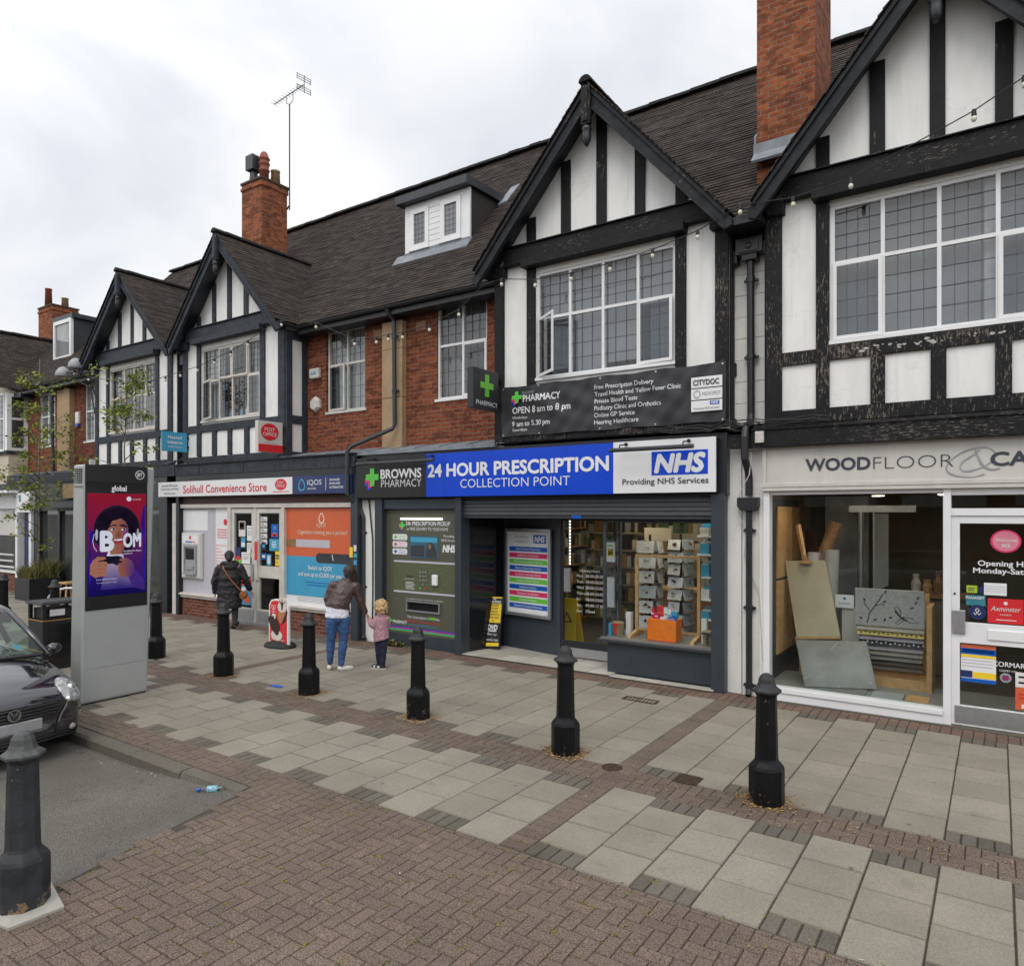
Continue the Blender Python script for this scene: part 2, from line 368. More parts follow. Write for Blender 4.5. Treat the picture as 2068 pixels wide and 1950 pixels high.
M.blue = paint('bright_blue_sign', (.0, .055, .56), .3, .05, 2)
M.nhs = paint('health_blue', (.003, .09, .42), .35, .05, 2)
M.navy = paint('navy_sign', (.014, .028, .115), .35, .06, 2)
M.bsign = paint('black_sign_face', (.012, .012, .013), .35, .2, 3)
M.red = paint('red_print', (.62, .02, .028), .4, .06, 3)
M.pink = paint('magenta_print', (.60, .025, .13), .4, .05, 3)
M.green = paint('green_print', (.13, .48, .045), .4, .05, 3)
M.bgreen = paint('pharmacy_green', (.10, .55, .07), .4, .05, 3)
M.sky = paint('sky_blue_print', (.05, .31, .50), .4, .06, 3)
M.orange = paint('orange_print', (.58, .115, .04), .4, .06, 3)
M.yellow = paint('yellow_print', (.80, .56, .03), .4, .05, 3)
M.ink = paint('dark_ink', (.03, .035, .045), .5)
M.grey = paint('grey_print', (.28, .29, .31), .5)
M.lgrey = paint('light_grey_print', (.46, .45, .50), .5, .04)
M.alu = paint('brushed_aluminium', (.45, .46, .48), .35, .08, 20, .8)
M.satin = paint('satin_silver_paint', (.36, .375, .37), .36, .06, 3, .15)
M.wood = paint('pale_wood', (.46, .27, .12), .5, .2, 12)
M.woodd = paint('mid_wood', (.25, .13, .06), .55, .25, 12)
M.card = paint('greeting_card', (.66, .64, .64), .5, .06, 9)
M.tanwall = paint('shop_wall', (.42, .36, .27), .8, .06, 2)
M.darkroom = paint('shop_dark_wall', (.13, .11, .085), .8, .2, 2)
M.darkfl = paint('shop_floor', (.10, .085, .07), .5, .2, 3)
M.glass = glassmat('shop_glass', refl=1.0)
M.rubber = paint('black_rubber', (.012, .012, .013), .7)
M.led = lampmat('white_led', (1, .97, .9), 2.2)
M.led2 = lampmat('ceiling_lamp', (1, .88, .68), 15.0)
M.bulb = paint('frosted_bulb', (.62, .61, .5), .25, .05)
def panemat(name, col, var=.35):
    m, t, b = newmat(name); p = pos(t)
    f = noise(t, mapped(t, p, (1.3, 1.3, .5)), 1.2, 3)
    lk(t, ramp(t, f, [(.3, tuple(c*(1-var) for c in col)), (.7, tuple(c*(1+var) for c in col))]), b.inputs['Base Color'])
    b.inputs['Roughness'].default_value = .02; b.inputs['IOR'].default_value = 1.6
    bump(t, b, noise(t, p, 2.2, 2), .03, .02); return m
def glass2(name, tint, refl):
    m = glassmat(name, tint, refl); t = m.node_tree; b = nn(t, 'ShaderNodeBump'); b.inputs['Strength'].default_value = .03; b.inputs['Distance'].default_value = .02
    lk(t, noise(t, pos(t), 2.4, 2), b.inputs['Height'])
    for n in t.nodes:
        if n.type == 'BSDF_GLOSSY': lk(t, b.outputs[0], n.inputs['Normal'])
    return m
M.upglass = glass2('upper_window_glass', (.80, .83, .85), 1.9)
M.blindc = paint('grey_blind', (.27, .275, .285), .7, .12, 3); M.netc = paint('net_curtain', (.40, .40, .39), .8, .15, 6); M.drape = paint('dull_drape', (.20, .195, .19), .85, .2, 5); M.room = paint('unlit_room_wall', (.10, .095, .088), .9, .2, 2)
M.pane = panemat('window_pane', (.165, .172, .18), .25)
M.paned = panemat('dark_window_pane', (.04, .046, .044), .6)
M.panel = panemat('pale_window_pane', (.20, .21, .215))
# ------------------------------------------------------------------ ground
def inter(r, q):
    a = (max(r[0], q[0]), min(r[1], q[1]), max(r[2], q[2]), min(r[3], q[3]))
    return a if a[1]-a[0] > .015 and a[3]-a[2] > .015 else None
def herring(mb, reg, W=.1, gap=.0018, tone=(.25, .85), z=.002, test=None):
    n = int(max(reg[1]-reg[0], reg[3]-reg[2])/W) + 6
    a0 = reg[0]; b0 = reg[2]
    for i in range(-2*n, 2*n):
        for j in range(-n, n):
            ox = a0 + (i + 2*j)*W; oy = b0 + (i - 2*j)*W
            if ox < reg[0]-.4 or ox > reg[1]+.2 or oy < reg[2]-.3 or oy > reg[3]+.4: continue
            for r in ((ox, ox+2*W, oy, oy+W), (ox+2*W, ox+3*W, oy-W, oy+W)):
                c = inter(r, reg)
                if not c: continue
                if test and not test((c[0]+c[1])/2, (c[2]+c[3])/2): continue
                brickq(mb, c, gap, RN.uniform(*tone), z)
def brickq(mb, c, gap, tone, z, jit=.003, gy=1.0):
    mb.ct = tone; zz = z + RN.uniform(-jit, jit)/2; g = gap*RN.uniform(.7, 1.5)
    dz = [RN.uniform(-.0012, .0012) for _ in range(4)]
    x0, x1, y0, y1 = c[0]+g, c[1]-g, c[2]+g*gy, c[3]-g*gy; e_ = .004
    if x1-x0 < .02 or y1-y0 < .02: return
    top = [(x0+e_, y0+e_, zz+dz[0]), (x1-e_, y0+e_, zz+dz[1]), (x1-e_, y1-e_, zz+dz[2]), (x0+e_, y1-e_, zz+dz[3])]
    low = [(x0, y0, zz-.012), (x1, y0, zz-.012), (x1, y1, zz-.012), (x0, y1, zz-.012)]
    mb.add(top+low, [(0, 1, 2, 3), (4, 5, 1, 0), (5, 6, 2, 1), (6, 7, 3, 2), (7, 4, 0, 3)])
def grid(mb, reg, bw, bh, gap=.004, tone=(.3, .8), z=.002, bond=0.0):
    r = 0; y = reg[2]
    while y < reg[3]-.01:
        x = reg[0] - (bond*bw if r % 2 else 0)
        while x < reg[1]-.01:
            c = inter((x, x+bw, y, y+bh), reg)
            if c: brickq(mb, c, gap, RN.uniform(*tone), z)
            x += bw
        y += bh; r += 1

M.asphalt = tonemat('asphalt', (.116, .108, .094), (.116, .108, .094), grain=110, gvar=.8, stain=(.045, .042, .04), samt=.65)
M.joint = tonemat('paving_joint', (.068, .056, .044), (.068, .056, .044), grain=60, stain=(.085, .082, .035), samt=.7)
M.paver = tonemat('red_paver', None, None, grain=105, gvar=.8, stain=(.085, .075, .062), samt=.45,
                  stops=[(0, (.110, .083, .065)), (.35, (.136, .103, .082)), (.7, (.146, .110, .087)), (1, (.164, .117, .091))])
M.paverd = tonemat('charcoal_paver', (.10, .09, .072), (.135, .122, .10), grain=140, gvar=.5, stain=(.05, .04, .03))
M.paverr = tonemat('border_paver', (.115, .08, .064), (.16, .105, .082), grain=120, gvar=.4, stain=(.05, .04, .035))
M.slab = tonemat('concrete_slab', (.218, .197, .158), (.256, .232, .190), grain=110, gvar=.26, rough=.8, stain=(.14, .128, .10), samt=.5)
def spots(m, scale=3.2, thr=.06, amt=.55, col=(.07, .065, .055)):
    t = m.node_tree; b = t.nodes['Principled BSDF']; src = b.inputs['Base Color'].links[0].from_socket
    v = nn(t, 'ShaderNodeTexVoronoi'); v.inputs['Scale'].default_value = scale; lk(t, pos(t), v.inputs['Vector'])
    lk(t, mixc(t, ramp(t, v.outputs['Distance'], [(thr*.6, (amt,)*3), (thr, (0, 0, 0))]), src, col), b.inputs['Base Color'])
spots(M.slab, 2.3, .055, .7); spots(M.slab, 4.3, .06, .35, (.36, .34, .30)); spots(M.slab, 7.1, .07, .4, (.13, .12, .1)); spots(M.paver, 4.1, .05, .5, (.24, .22, .2))
M.kerb = tonemat('kerb_concrete', (.095, .086, .07), (.125, .112, .092), grain=100, gvar=.35, stain=(.06, .055, .05))
M.cream_t = tonemat('cream_floor_tile', (.40, .38, .33), (.50, .48, .43), grain=40, gvar=.08, rough=.4, stain=(.3, .27, .22))

g = MB(); g.add([(-900, -700, -.16), (900, -700, -.16), (900, 900, -.16), (-900, 900, -.16)], [(0, 1, 2, 3)])
kind(g.build('ground', M.asphalt), 'structure')
# parking bay: falls to the kerb, rises to a flush edge on its right
def bay_edge(y): return -5.6 + (3.94 - y)*.225
g = MB()
xs = [-60, -40, -25, -18, -14, -12, -10, -9, -8, -7.4, -6.9, -6.5, -6.2, -5.95]; ys = [-2, 0, 1, 1.6, 2.2, 2.8, 3.3, 3.6, 3.87]
def bz(t): return -.11 + .103*max(0.0, min(1.0, (t-.25)/.75))**1.3
pts = []; fs = []; cols_ = len(xs) + 1
for y in ys:
    for x in xs: pts.append((x, y, bz((x + 8.0)/(bay_edge(y) + 8.0 + 1e-6)) if x > -8 else -.11))
    pts.append((bay_edge(y), y, -.007))
for r in range(len(ys)-1):
    for c in range(cols_-1): fs.append((r*cols_+c, r*cols_+c+1, (r+1)*cols_+c+1, (r+1)*cols_+c))
g.add(pts, fs); kind(g.build('road', M.asphalt, smooth=True), 'structure')
# bed below the paving
g = MB()
g.add([(-60, 3.95, -.009), (14, 3.95, -.009), (14, 10.5, -.009), (-60, 10.5, -.009)], [(0, 1, 2, 3)])
g.add([(bay_edge(3.95)+.0, 3.95, -.009), (bay_edge(-1.5), -1.5, -.009), (14, -1.5, -.009), (14, 3.95, -.009)], [(0, 1, 2, 3)])
g.quad((-60, 3.95, -.009), (-60, 3.95, -.2), (-5.6, 3.95, -.2), (-5.6, 3.95, -.009))
kind(g.build('pavement', M.joint, recalc=False), 'structure')
# brick paving
g = MB()
herring(g, (-6.2, 4.0, 1.2, 4.345), test=lambda x, y: x > bay_edge(y) + .03 and not (y > 3.97 and x < -5.56))
herring(g, (-40, -5.5, 4.0, 4.40), tone=(.2, .75))
herring(g, (-40, 4.0, 5.86, 6.325), tone=(.05, .6))
kind(g.build('paving_bricks', M.paver), 'structure')
PX = .4334
strips = [-3.1 + 7.0*k for k in (-5, -4, -3, -2, -1, 0, 1)]
g = MB(); gs = MB(); gr = MB(); gst = MB()
def row_cols():
    for k in range(-5, 1):
        a = -3.1 + 7.0*k + .215
        for i in range(16):
            x0 = a + i*(6.785/16)
            if -38 < x0 < 3.6: yield x0, x0 + 6.785/16, i % 2
for x0, x1, od in row_cols():
    odd = od
    y0 = 4.35 if odd else 4.565
    if x0 > -34:
        for r in range(3): brickq(gs, (x0, x1, y0 + r*.4334, y0 + (r+1)*.4334), .0042, RN.random(), .005, .004, gy=1.6)
        f0, f1 = (5.65, 5.862) if odd else (4.352, 4.565)
        for q in range(4): brickq(g, (x0+(x1-x0)*q/4, x0+(x1-x0)*(q+1)/4, f0, f1), .004, RN.random(), .003)
    y0 = 6.325 if odd else 6.54
    n = 7 if odd else 6
    for r in range(n): brickq(gs, (x0, x1, y0 + r*.4334, y0 + (r+1)*.4334), .0042, RN.random(), .005, .004, gy=1.6)
    rest = [(6.327, 6.54), (9.142, 9.356)] if not odd else []
    for f0, f1 in rest:
        for q in range(4): brickq(g, (x0+(x1-x0)*q/4, x0+(x1-x0)*(q+1)/4, f0, f1), .004, RN.random(), .003)
for s0 in strips:
    if s0 > -38: grid(gst, (s0, s0+.213, 4.37, 9.356), .213, .107, gap=.002, tone=(.1, .8))
grid(gr, (-38, 3.6, 9.36, 10.3), .107, .213, gap=.0025, tone=(.2, 1.0))
kind(g.build('paving_infill', M.paverd), 'structure')
kind(gs.build('paving_slabs', M.slab), 'structure')
kind(gr.build('paving_border', M.paverr), 'structure'); kind(gst.build('paving_strip', M.paver), 'structure')
# kerb stones
g = MB(); x = -5.62; i = 0
while x > -45:
    x1 = x - .9; g.ct = RN.random(); dz = -.05 if i == 0 else 0.0
    g.prism([(x, 3.83, -.2), (x, 3.975, -.2), (x, 3.975, .004), (x, 3.86, .004+dz*.2), (x, 3.835, -.02+dz)], (-.893, 0, 0)); x = x1; i += 1
kind(g.build('kerb', M.kerb), 'structure')

# iron covers let into the paving
def cover(lab, x, y, w_, d_, rot, rnd=False):
    t = thing('drain_cover', lab, 'drain cover', (x, y, .007), group='iron covers let into the paving')
    mb = MB(); ca, sa = math.cos(rot), math.sin(rot)
    T = lambda a, b, z: (x + a*ca - b*sa, y + a*sa + b*ca, z)
    if rnd:
        mb.lathe((x, y, .004), [(.10, 0), (.10, .006), (.085, .007), (.085, .004), (.0, .004)], 18)
    else:
        for s in (-1, 1):
            mb.prism([T(s*w_/2-.015, -d_/2, .004), T(s*w_/2+.015, -d_/2, .004), T(s*w_/2+.015, d_/2, .004), T(s*w_/2-.015, d_/2, .004)], (0, 0, .007))
            mb.prism([T(-w_/2+.016, s*d_/2-.015, .004), T(w_/2-.016, s*d_/2-.015, .004), T(w_/2-.016, s*d_/2+.015, .004), T(-w_/2+.016, s*d_/2+.015, .004)], (0, 0, .007))
    mb.build('frame', M.rust, t)
    mb = MB(); n = 9
    for k in range(n):
        a = -w_/2 + w_*(k+.5)/n
        if rnd: continue
        mb.prism([T(a-.010, -d_/2+.016, .003), T(a+.010, -d_/2+.016, .003), T(a+.010, d_/2-.016, .003), T(a-.010, d_/2-.016, .003)], (0, 0, .006))
    if rnd: mb.lathe((x, y, .003), [(.084, 0), (.084, .005), (.0, .006)], 18)
    mb.build('lid', M.rust, t)
M.rust = paint('rusty_iron', (.055, .032, .02), .7, .5, 30, .3, .4)
cover('long rusty iron grating in slabs near the dark painted shopfront riser', -3.92, 8.75, .46, .17, 0)
cover('small square iron cover in brick band to the left of the nearest black bollard', -2.39, 6.40, .2, .2, 0)
cover('round worn iron cover beside the base of bollard before the shop display window', -3.12, 6.29, .2, .2, 0, True)

# loose dry debris round the bollards, moss in joints
M.leaf = tonemat('dry_leaf', (.20, .105, .035), (.42, .26, .11), grain=30)
M.moss = tonemat('moss', (.11, .11, .03), (.23, .20, .06), grain=60)
BOLL = [(-1.65, 6.30), (-3.715, 6.41), (-5.82, 6.48), (-7.83, 6.49), (-9.79, 6.48), (-11.92, 6.60), (-18.62, 6.77)]
g = MB()
def fleck(mb, x, y, s, z=.006):
    a = RN.uniform(0, 6.28); mb.ct = RN.random(); up = RN.uniform(.0, .012)
    mb.add([(x+s*math.cos(a), y+s*math.sin(a), z+up), (x+s*.45*math.cos(a+1.6), y+s*.45*math.sin(a+1.6), z+.002), (x-s*math.cos(a), y-s*math.sin(a), z+RN.uniform(0, .01)), (x+s*.45*math.cos(a-1.6), y+s*.45*math.sin(a-1.6), z+.004)], [(0, 1, 2, 3)])
for bx, by in BOLL[:5]:
    for k in range(300):
        a = RN.uniform(0, 6.28); r = .145 + abs(RN.gauss(0, .07))
        fleck(g, bx+r*math.cos(a), by+r*math.sin(a), RN.uniform(.008, .02))
for k in range(330):
    x = RN.uniform(-3.5, 1.5); y = 6.1 + RN.gauss(0, .12)
    if RN.random() < .25 + .5*(x+3.5)/5: fleck(g, x, y, RN.uniform(.008, .018))
for k in range(260): fleck(g, RN.uniform(-12, 1.5), 9.62 - abs(RN.gauss(0, .16)), RN.uniform(.008, .018))
kind(g.build('dry_leaf_litter', M.leaf, recalc=False), 'stuff')
g = MB()
for k in range(430):
    x = RN.uniform(-6, 2.5); y = RN.uniform(2.0, 4.6)
    if x < bay_edge(y) + .05 and y < 4: continue
    cx_, cy_ = round(x/.1)*.1, round(y/.1)*.1
    if RN.random() < .5: x = cx_
    else: y = cy_
    big_ = RN.random() < .22
    for q in range(RN.randint(5, 12) if big_ else RN.randint(2, 4)):
        g.ct = RN.random(); r = RN.uniform(.003, .0075)
        g.ball((x+RN.gauss(0, .014), y+RN.gauss(0, .014), .003), r*1.3, r*1.3, r*.8, 5, 3)
kind(g.build('moss', M.moss), 'stuff')
M.litter = paint('pale_litter', (.5, .48, .44), .8)
g = MB()
for k in range(46):
    x, y = RN.choice([(RN.uniform(-8.4, -5.7), 3.78 - abs(RN.gauss(0, .1))), (RN.uniform(-5, 2), RN.uniform(3, 6.3)), (RN.uniform(-10, 0), RN.uniform(6.5, 9.3))])
    g.ct = 1; zz = -.07 if (y < 3.9 and x < -6) else .006
    if x < -5.7 and y < 3.9: zz = -.1 if x < -7 else -.05
    fleck(g, x, y, RN.uniform(.006, .016), zz)
kind(g.build('scattered_litter', M.litter, recalc=False), 'stuff')
# ------------------------------------------------------------------ building helpers
def holes(mb, x0, x1, y0, y1, z0, z1, hs):
    xs = sorted(set([x0, x1] + [v for h in hs for v in h[:2] if x0 < v < x1])); zs = sorted(set([z0, z1] + [v for h in hs for v in h[2:] if z0 < v < z1]))
    for i in range(len(xs)-1):
        run = None
        for k in range(len(zs)-1):
            cx_, cz_ = (xs[i]+xs[i+1])/2, (zs[k]+zs[k+1])/2
            solid = not any(h[0] < cx_ < h[1] and h[2] < cz_ < h[3] for h in hs)
            if solid: run = (run[0], zs[k+1]) if run else (zs[k], zs[k+1])
            if (not solid or k == len(zs)-2) and run: mb.box(xs[i], xs[i+1], y0, y1, *run); run = None
    return mb
def roof_patch(mb, lo0, lo1, hi0, hi1, gauge=.1, t=.02, u0=0.0, seg=.34, cap=True, uflip=False):
    lo0, lo1, hi0, hi1 = map(Vector, (lo0, lo1, hi0, hi1))
    t = t*.72
    L = ((hi0-lo0).length + (hi1-lo1).length)/2; n = max(1, int(round(L/gauge))); W = (lo1-lo0).length; ns = max(1, int(W/seg))
    nor = (lo1-lo0).cross(hi0-lo0).normalized()
    if nor.z < 0: nor = -nor
    P = lambda u, v: lo0.lerp(lo1, u).lerp(hi0.lerp(hi1, u), v)
    for i in range(n):
        v0, v1 = i/n, (i+1.15)/n if i < n-1 else 1.0
        jj = [RN.uniform(-.006, .007) for _ in range(ns+1)]; kk = [RN.uniform(-.006, .006)/L for _ in range(ns+1)]
        for s in range(ns):
            ua, ub = s/ns, (s+1)/ns
            a = P(ua, v0+kk[s]) + nor*(t+jj[s]); b = P(ub, v0+kk[s+1]) + nor*(t+jj[s+1]); c = P(ub, min(v1, 1)) + nor*.002; d = P(ua, min(v1, 1)) + nor*.002
            a2 = a - nor*(t+.012); b2 = b - nor*(t+.012)
            ra, rb = u0+ua*W, u0+ub*W; q0, q1 = i*.1+.002, i*.1+.098
            mb.add([a, b, c, d], [(0, 1, 2, 3)], [[(ra, q0), (rb, q0), (rb, q1), (ra, q1)]])
            mb.add([a2, b2, b, a], [(0, 1, 2, 3)], [[(ra, q0), (rb, q0), (rb, q0+.02), (ra, q0+.02)]])
            if cap and s in (0, ns-1):
                e0, e1, e2 = (a, d, a2) if s == 0 else (b, c, b2)
                mb.add([e2, e0, e1], [(0, 1, 2)], [[(ra, q0), (ra+.01, q0), (ra, q1)]])
    return mb
def ridge(mb, p, q, r=.10, seg=.3):
    p, q = Vector(p), Vector(q); L = (q-p).length; n = int(L/seg); d = (q-p)/n
    sd_ = d.normalized().cross(Vector((0, 0, 1))).normalized(); up = sd_.cross(d.normalized())
    for i in range(n):
        rr = r*RN.uniform(.97, 1.04); o = Vector((0, 0, RN.uniform(-.006, .006)))
        rings = []
        for s in (.0, .97):
            c = p + d*(i+s) + o
            rings.append([c + sd_*rr*math.cos(a)*(1.04 if s == 0 else 1) + up*rr*(1.04 if s == 0 else 1)*math.sin(a)*.9 - up*.03 for a in [math.pi*k/6 for k in range(7)]])
        mb.loft(rings, True)
    return mb
def bb(*pts): return [(p, ) for p in pts]
BR = .05
def window(parent, x0, x1, z0, z1, Y, xs, zt, leads=(3, 4), fr=None, pn=None, sashes=(), bar=.045, sill=.06, name='window', lead=True, opened=None, sillx=.04, back='blind'):
    """multi-light casement; xs inner mullion centres, zt transom height; sashes (col,row) have a proud frame"""
    fr = fr or M.pvc; pn = pn or M.pane; h = bar/2
    mb = MB(); yf, yb = Y-.03, Y+.03
    mb.box(x0, x0+bar, yf, yb, z0, z1); mb.box(x1-bar, x1, yf, yb, z0, z1); mb.box(x0+bar, x1-bar, yf, yb, z1-bar, z1); mb.box(x0+bar, x1-bar, yf, yb, z0, z0+bar)
    edges = [x0+bar] + [v for x in xs for v in (x-h, x+h)] + [x1-bar]
    for x in xs: mb.box(x-h, x+h, yf+.002, yb, z0+bar, z1-bar)
    rows = [(z0+bar, z1-bar)] if zt is None else [(z0+bar, zt-h), (zt+h, z1-bar)]
    cells = [(edges[2*i], edges[2*i+1]) for i in range(len(edges)//2)]
    if zt is not None:
        for a, b in cells: mb.box(a, b, yf+.004, yb, zt-h, zt+h)
    w_ = mb.build(name, fr, parent)
    gp = MB(); ln = MB(); n_s = 0
    for ci, (a, b) in enumerate(cells):
        for ri, (c, d) in enumerate(rows):
            sa = (ci, ri) in sashes; ang = (opened or {}).get((ci, ri))
            nx, nz = leads
            if sa:
                s_ = MB(); f = .045; a2, b2, c2, d2 = a-.02, b+.02, c-.02, d+.02
                y0_, y1_ = yf-.022, yf-.001
                hinge = a2
                def T(x, y): 
                    if not ang: return (x, y)
                    ca, sa_ = math.cos(ang), math.sin(ang); return (hinge + (x-hinge)*ca + (y-y0_)*sa_, y0_ - (x-hinge)*sa_ + (y-y0_)*ca)
                def sb(xa, xb, ya, yb_, za, zb):
                    P = [T(xa, ya), T(xb, ya), T(xb, yb_), T(xa, yb_)]
                    s_.prism([(p[0], p[1], za) for p in P], (0, 0, zb-za))
                sb(a2, a2+f, y0_, y1_, c2, d2); sb(b2-f, b2, y0_, y1_, c2, d2); sb(a2+f, b2-f, y0_, y1_, c2, c2+f); sb(a2+f, b2-f, y0_, y1_, d2-f, d2)
                s_.cm = 1; sb(a2+f, b2-f, y0_+.008, y0_+.012, c2+f, d2-f)
                s_.cm = 2
                if lead:
                    for q in range(1, nx): x = a2+f+(b2-a2-2*f)*q/nx; sb(x-.004, x+.004, y0_+.004, y0_+.0079, c2+f, d2-f)
                    for q in range(1, nz): z = c2+f+(d2-c2-2*f)*q/nz; sb(a2+f, b2-f, y0_+.0035, y0_+.0074, z-.004, z+.004)
                s_.build('sash', [fr, pn, M.leadline], w_)
                if ang: gp.box(a, b, Y+.12, Y+.13, c, d)
            else:
                tl = RN.uniform(-.004, .004)
                gp.add([(a, Y+.008+tl, c), (b, Y+.008-tl, c), (b, Y+.008-tl*.4, d), (a, Y+.008+tl*.6, d)], [(0, 1, 2, 3)])
                if lead:
                    for q in range(1, nx): x = a+(b-a)*q/nx; ln.box(x-.004, x+.004, Y-.004, Y+.003, c, d)
                    for q in range(1, nz): z = c+(d-c)*q/nz; ln.box(a, b, Y-.0045, Y+.0025, z-.004, z+.004)
    if gp.v: gp.build('pane', pn, w_, recalc=False)
    if pn is M.upglass:
        yb_ = Y+.13; r = random.Random(int(abs(x0)*977)); rq = MB(); rq.box(x0-.1, x1+.1, Y+.42, Y+.45, z0-.1, z1+.1); rq.box(x0-.14, x0-.1, Y+.06, Y+.45, z0-.14, z1+.14); rq.box(x1+.1, x1+.14, Y+.06, Y+.45, z0-.14, z1+.14); rq.box(x0-.1, x1+.1, Y+.06, Y+.45, z0-.14, z0-.1); rq.box(x0-.1, x1+.1, Y+.06, Y+.45, z1+.1, z1+.14); rq.build('room_wall', M.room, w_)
        if back == 'blind': q2 = MB(); 
        if back == 'blind':
            for a, b in cells: MBq = MB().box(a-.01, b+.01, yb_, yb_+.004, z0+.04+r.choice([0, 0, .0, .12]), z1).build('blind', M.blindc, w_)
        elif back == 'slats':
            q2 = MB(); z = z0
            while z < z1: q2.prism([(x0, yb_, z), (x1, yb_, z), (x1, yb_+.012, z+.033), (x0, yb_+.012, z+.033)], (0, .0015, .002)); z += .030
            q2.build('blind', M.blindc, w_); MB().box(cells[2][1]-.11, cells[2][1]+.02, yb_-.03, yb_-.025, z0, z1).build('curtain_edge', M.netc, w_)
        else:
            for ci, (a, b) in enumerate(cells):
                if back == 'mixed' and ci in (1, 2): continue
                q2 = MB(); n2 = 26; m2 = M.netc if back == 'net' else M.drape
                if back == 'mixed': m2 = M.netc
                P2 = [(a-.03+(b-a+.06)*k/n2, yb_+.015*math.sin(k*1.15+r.random()*.8)) for k in range(n2+1)]
                q2.add([(x, y, z) for z in (z0, z1) for x, y in P2], [(k, k+1, n2+2+k, n2+1+k) for k in range(n2)]); q2.build('curtain', m2, w_, smooth=True, recalc=False)
    if ln.v: ln.build('leading', M.leadline, w_)
    if sill: box('sill', fr, w_, x0-sillx, x1+sillx, Y-.03-sill, Y-.032, z0-.035, z0+.012)
    return w_

def gable(B, cx, bx0, bx1, tl, tr, az, tz, studs, posts, rails, win, tm, tmw, pend, wins, tieflat=(6.46, 6.83), lean=0.0):
    """projecting half-timbered bay under its own tiled gable"""
    Yf = 9.75
    x0w, x1w, z0w, z1w = win
    w_ = MB(); holes(w_, bx0, bx1, Yf, Yf+.1, 3.66, 6.6, [(x0w, x1w, z0w, z1w)])
    w_.box(bx0, bx0+.1, Yf+.1, 10.32, 3.66, 6.45); w_.box(bx1-.1, bx1, Yf+.1, 10.32, 3.66, 6.45)
    sl = (az-tz)/((tr-tl)/2)
    hw = (tr-tl)/2-.12
    w_.prism([(cx-hw, Yf, 6.6), (cx+hw, Yf, 6.6), (cx, Yf, 6.6+hw*sl)], (0, .1, 0))
    w_.build('rendered_wall', M.white, B)
    # studs in the gable head
    for (a, b) in studs:
        top = min(az - .2, az - .12 - sl*max(abs(a-cx), abs(b-cx)) if not (a < cx < b) else az-.2)
        MB().box(a, b, Yf-.03+RN.uniform(-.004, .004), Yf-.001, tieflat[1]-.02, top+.05).build('stud', tm, B)
    for (a, b, c, d) in posts: MB().box(a, b, Yf-.045+RN.uniform(-.004, .004), Yf-.001, c, d).build('post', tmw, B, bevel=.006)
    for (a, b, c, d) in rails: MB().box(a, b, Yf-.04, Yf-.0015, c, d).build('rail', tmw, B, bevel=.006)
    # side timbers on the return
    for xx, s in ((bx0, -1), (bx1, 1)):
        m_ = MB()
        for ya, yb in ((Yf+.0, Yf+.14), (10.16, 10.29)): m_.box(min(xx, xx+s*.03), max(xx, xx+s*.03), ya, yb, 3.68, 6.38)
        for za, zb in ((4.4, 4.58), (3.68, 3.8), (6.2, 6.38)): m_.box(min(xx, xx+s*.028), max(xx, xx+s*.028), Yf+.14, 10.16, za, zb)
        m_.build('return_timber', tm, B)
    # tie beam with drip lip
    m_ = MB(); m_.box(bx0+.24, bx1-.24, Yf-.13, Yf-.002, 6.56, tieflat[1]); m_.box(bx0+.02, bx0+.24, Yf-.13, Yf-.002, 6.40, 6.58); m_.box(bx1-.24, bx1-.02, Yf-.13, Yf-.002, 6.40, 6.58)
    m_.prism([(bx0+.25, Yf-.17, tieflat[1]), (bx1-.25, Yf-.17, tieflat[1]), (bx1-.25, Yf-.002, tieflat[1]+.05), (bx0+.25, Yf-.002, tieflat[1]+.05)], (0, 0, .02))
    m_.build('tie_beam', M.blackh if tm is not M.slate else M.slate, B, bevel=.006)
    x0h, x1h = x0w-.2, x1w+.19
    MB().box(x0h, x1h, Yf-.19, Yf-.002, tieflat[0], tieflat[0]+.125).build('window_head', tm, B, bevel=.008)
    # barge boards
    bm_ = M.slate if tm is M.slate else M.bargeb
    for s, tx in ((-1, tl), (1, tr)):
        q = MB(); v0, v1 = .31, .27
        q.prism([(cx, 9.37, az), (tx, 9.37, tz), (tx, 9.37, tz-v1), (cx, 9.37, az-v0)], (0, .05, 0))
        q.prism([(cx, 9.335, az+.01), (tx+s*.02, 9.335, tz+.01-.02*sl), (tx+s*.02, 9.335, tz-.07-.02*sl), (cx, 9.335, az-.07)], (0, .034, 0))
        q.prism([(cx, 9.35, az-v0+.05), (tx, 9.35, tz-v1+.05), (tx, 9.35, tz-v1), (cx, 9.35, az-v0)], (0, .019, 0))
        # curled foot
        q.prism([(tx, 9.372, tz-.02), (tx+s*.10, 9.372, tz-.13), (tx+s*.10, 9.372, tz-.22), (tx-s*.02, 9.372, tz-v1)], (0, .046, 0))
        q.build('bargeboard', bm_, B)
        MB().prism([(cx, 9.43, az-.08), (tx, 9.43, tz-.08), (tx, 9.43, tz-.11), (cx, 9.43, az-.11)], (0, .31, 0)).build('soffit', M.anthrad, B)
    # pendant post with acorn
    q = MB(); q.box(cx-.075, cx+.075, 9.29, 9.36, az-.62, az-.04); q.box(cx-.05, cx+.05, 9.27, 9.29, az-.58, az-.12)
    po = q.build('pendant_post', bm_ if tm is M.slate else tmw, B, bevel=.005)
    MB().lathe((cx, 9.34, az-.95), [(.0, 0), (.03, .03), (.06, .1), (.068, .18), (.06, .24), (.075, .26), (.07, .29), (.045, .33)], 12).build('acorn', M.anthrad, po, smooth=True)
    # tiled slopes
    q = MB(); zz = .03
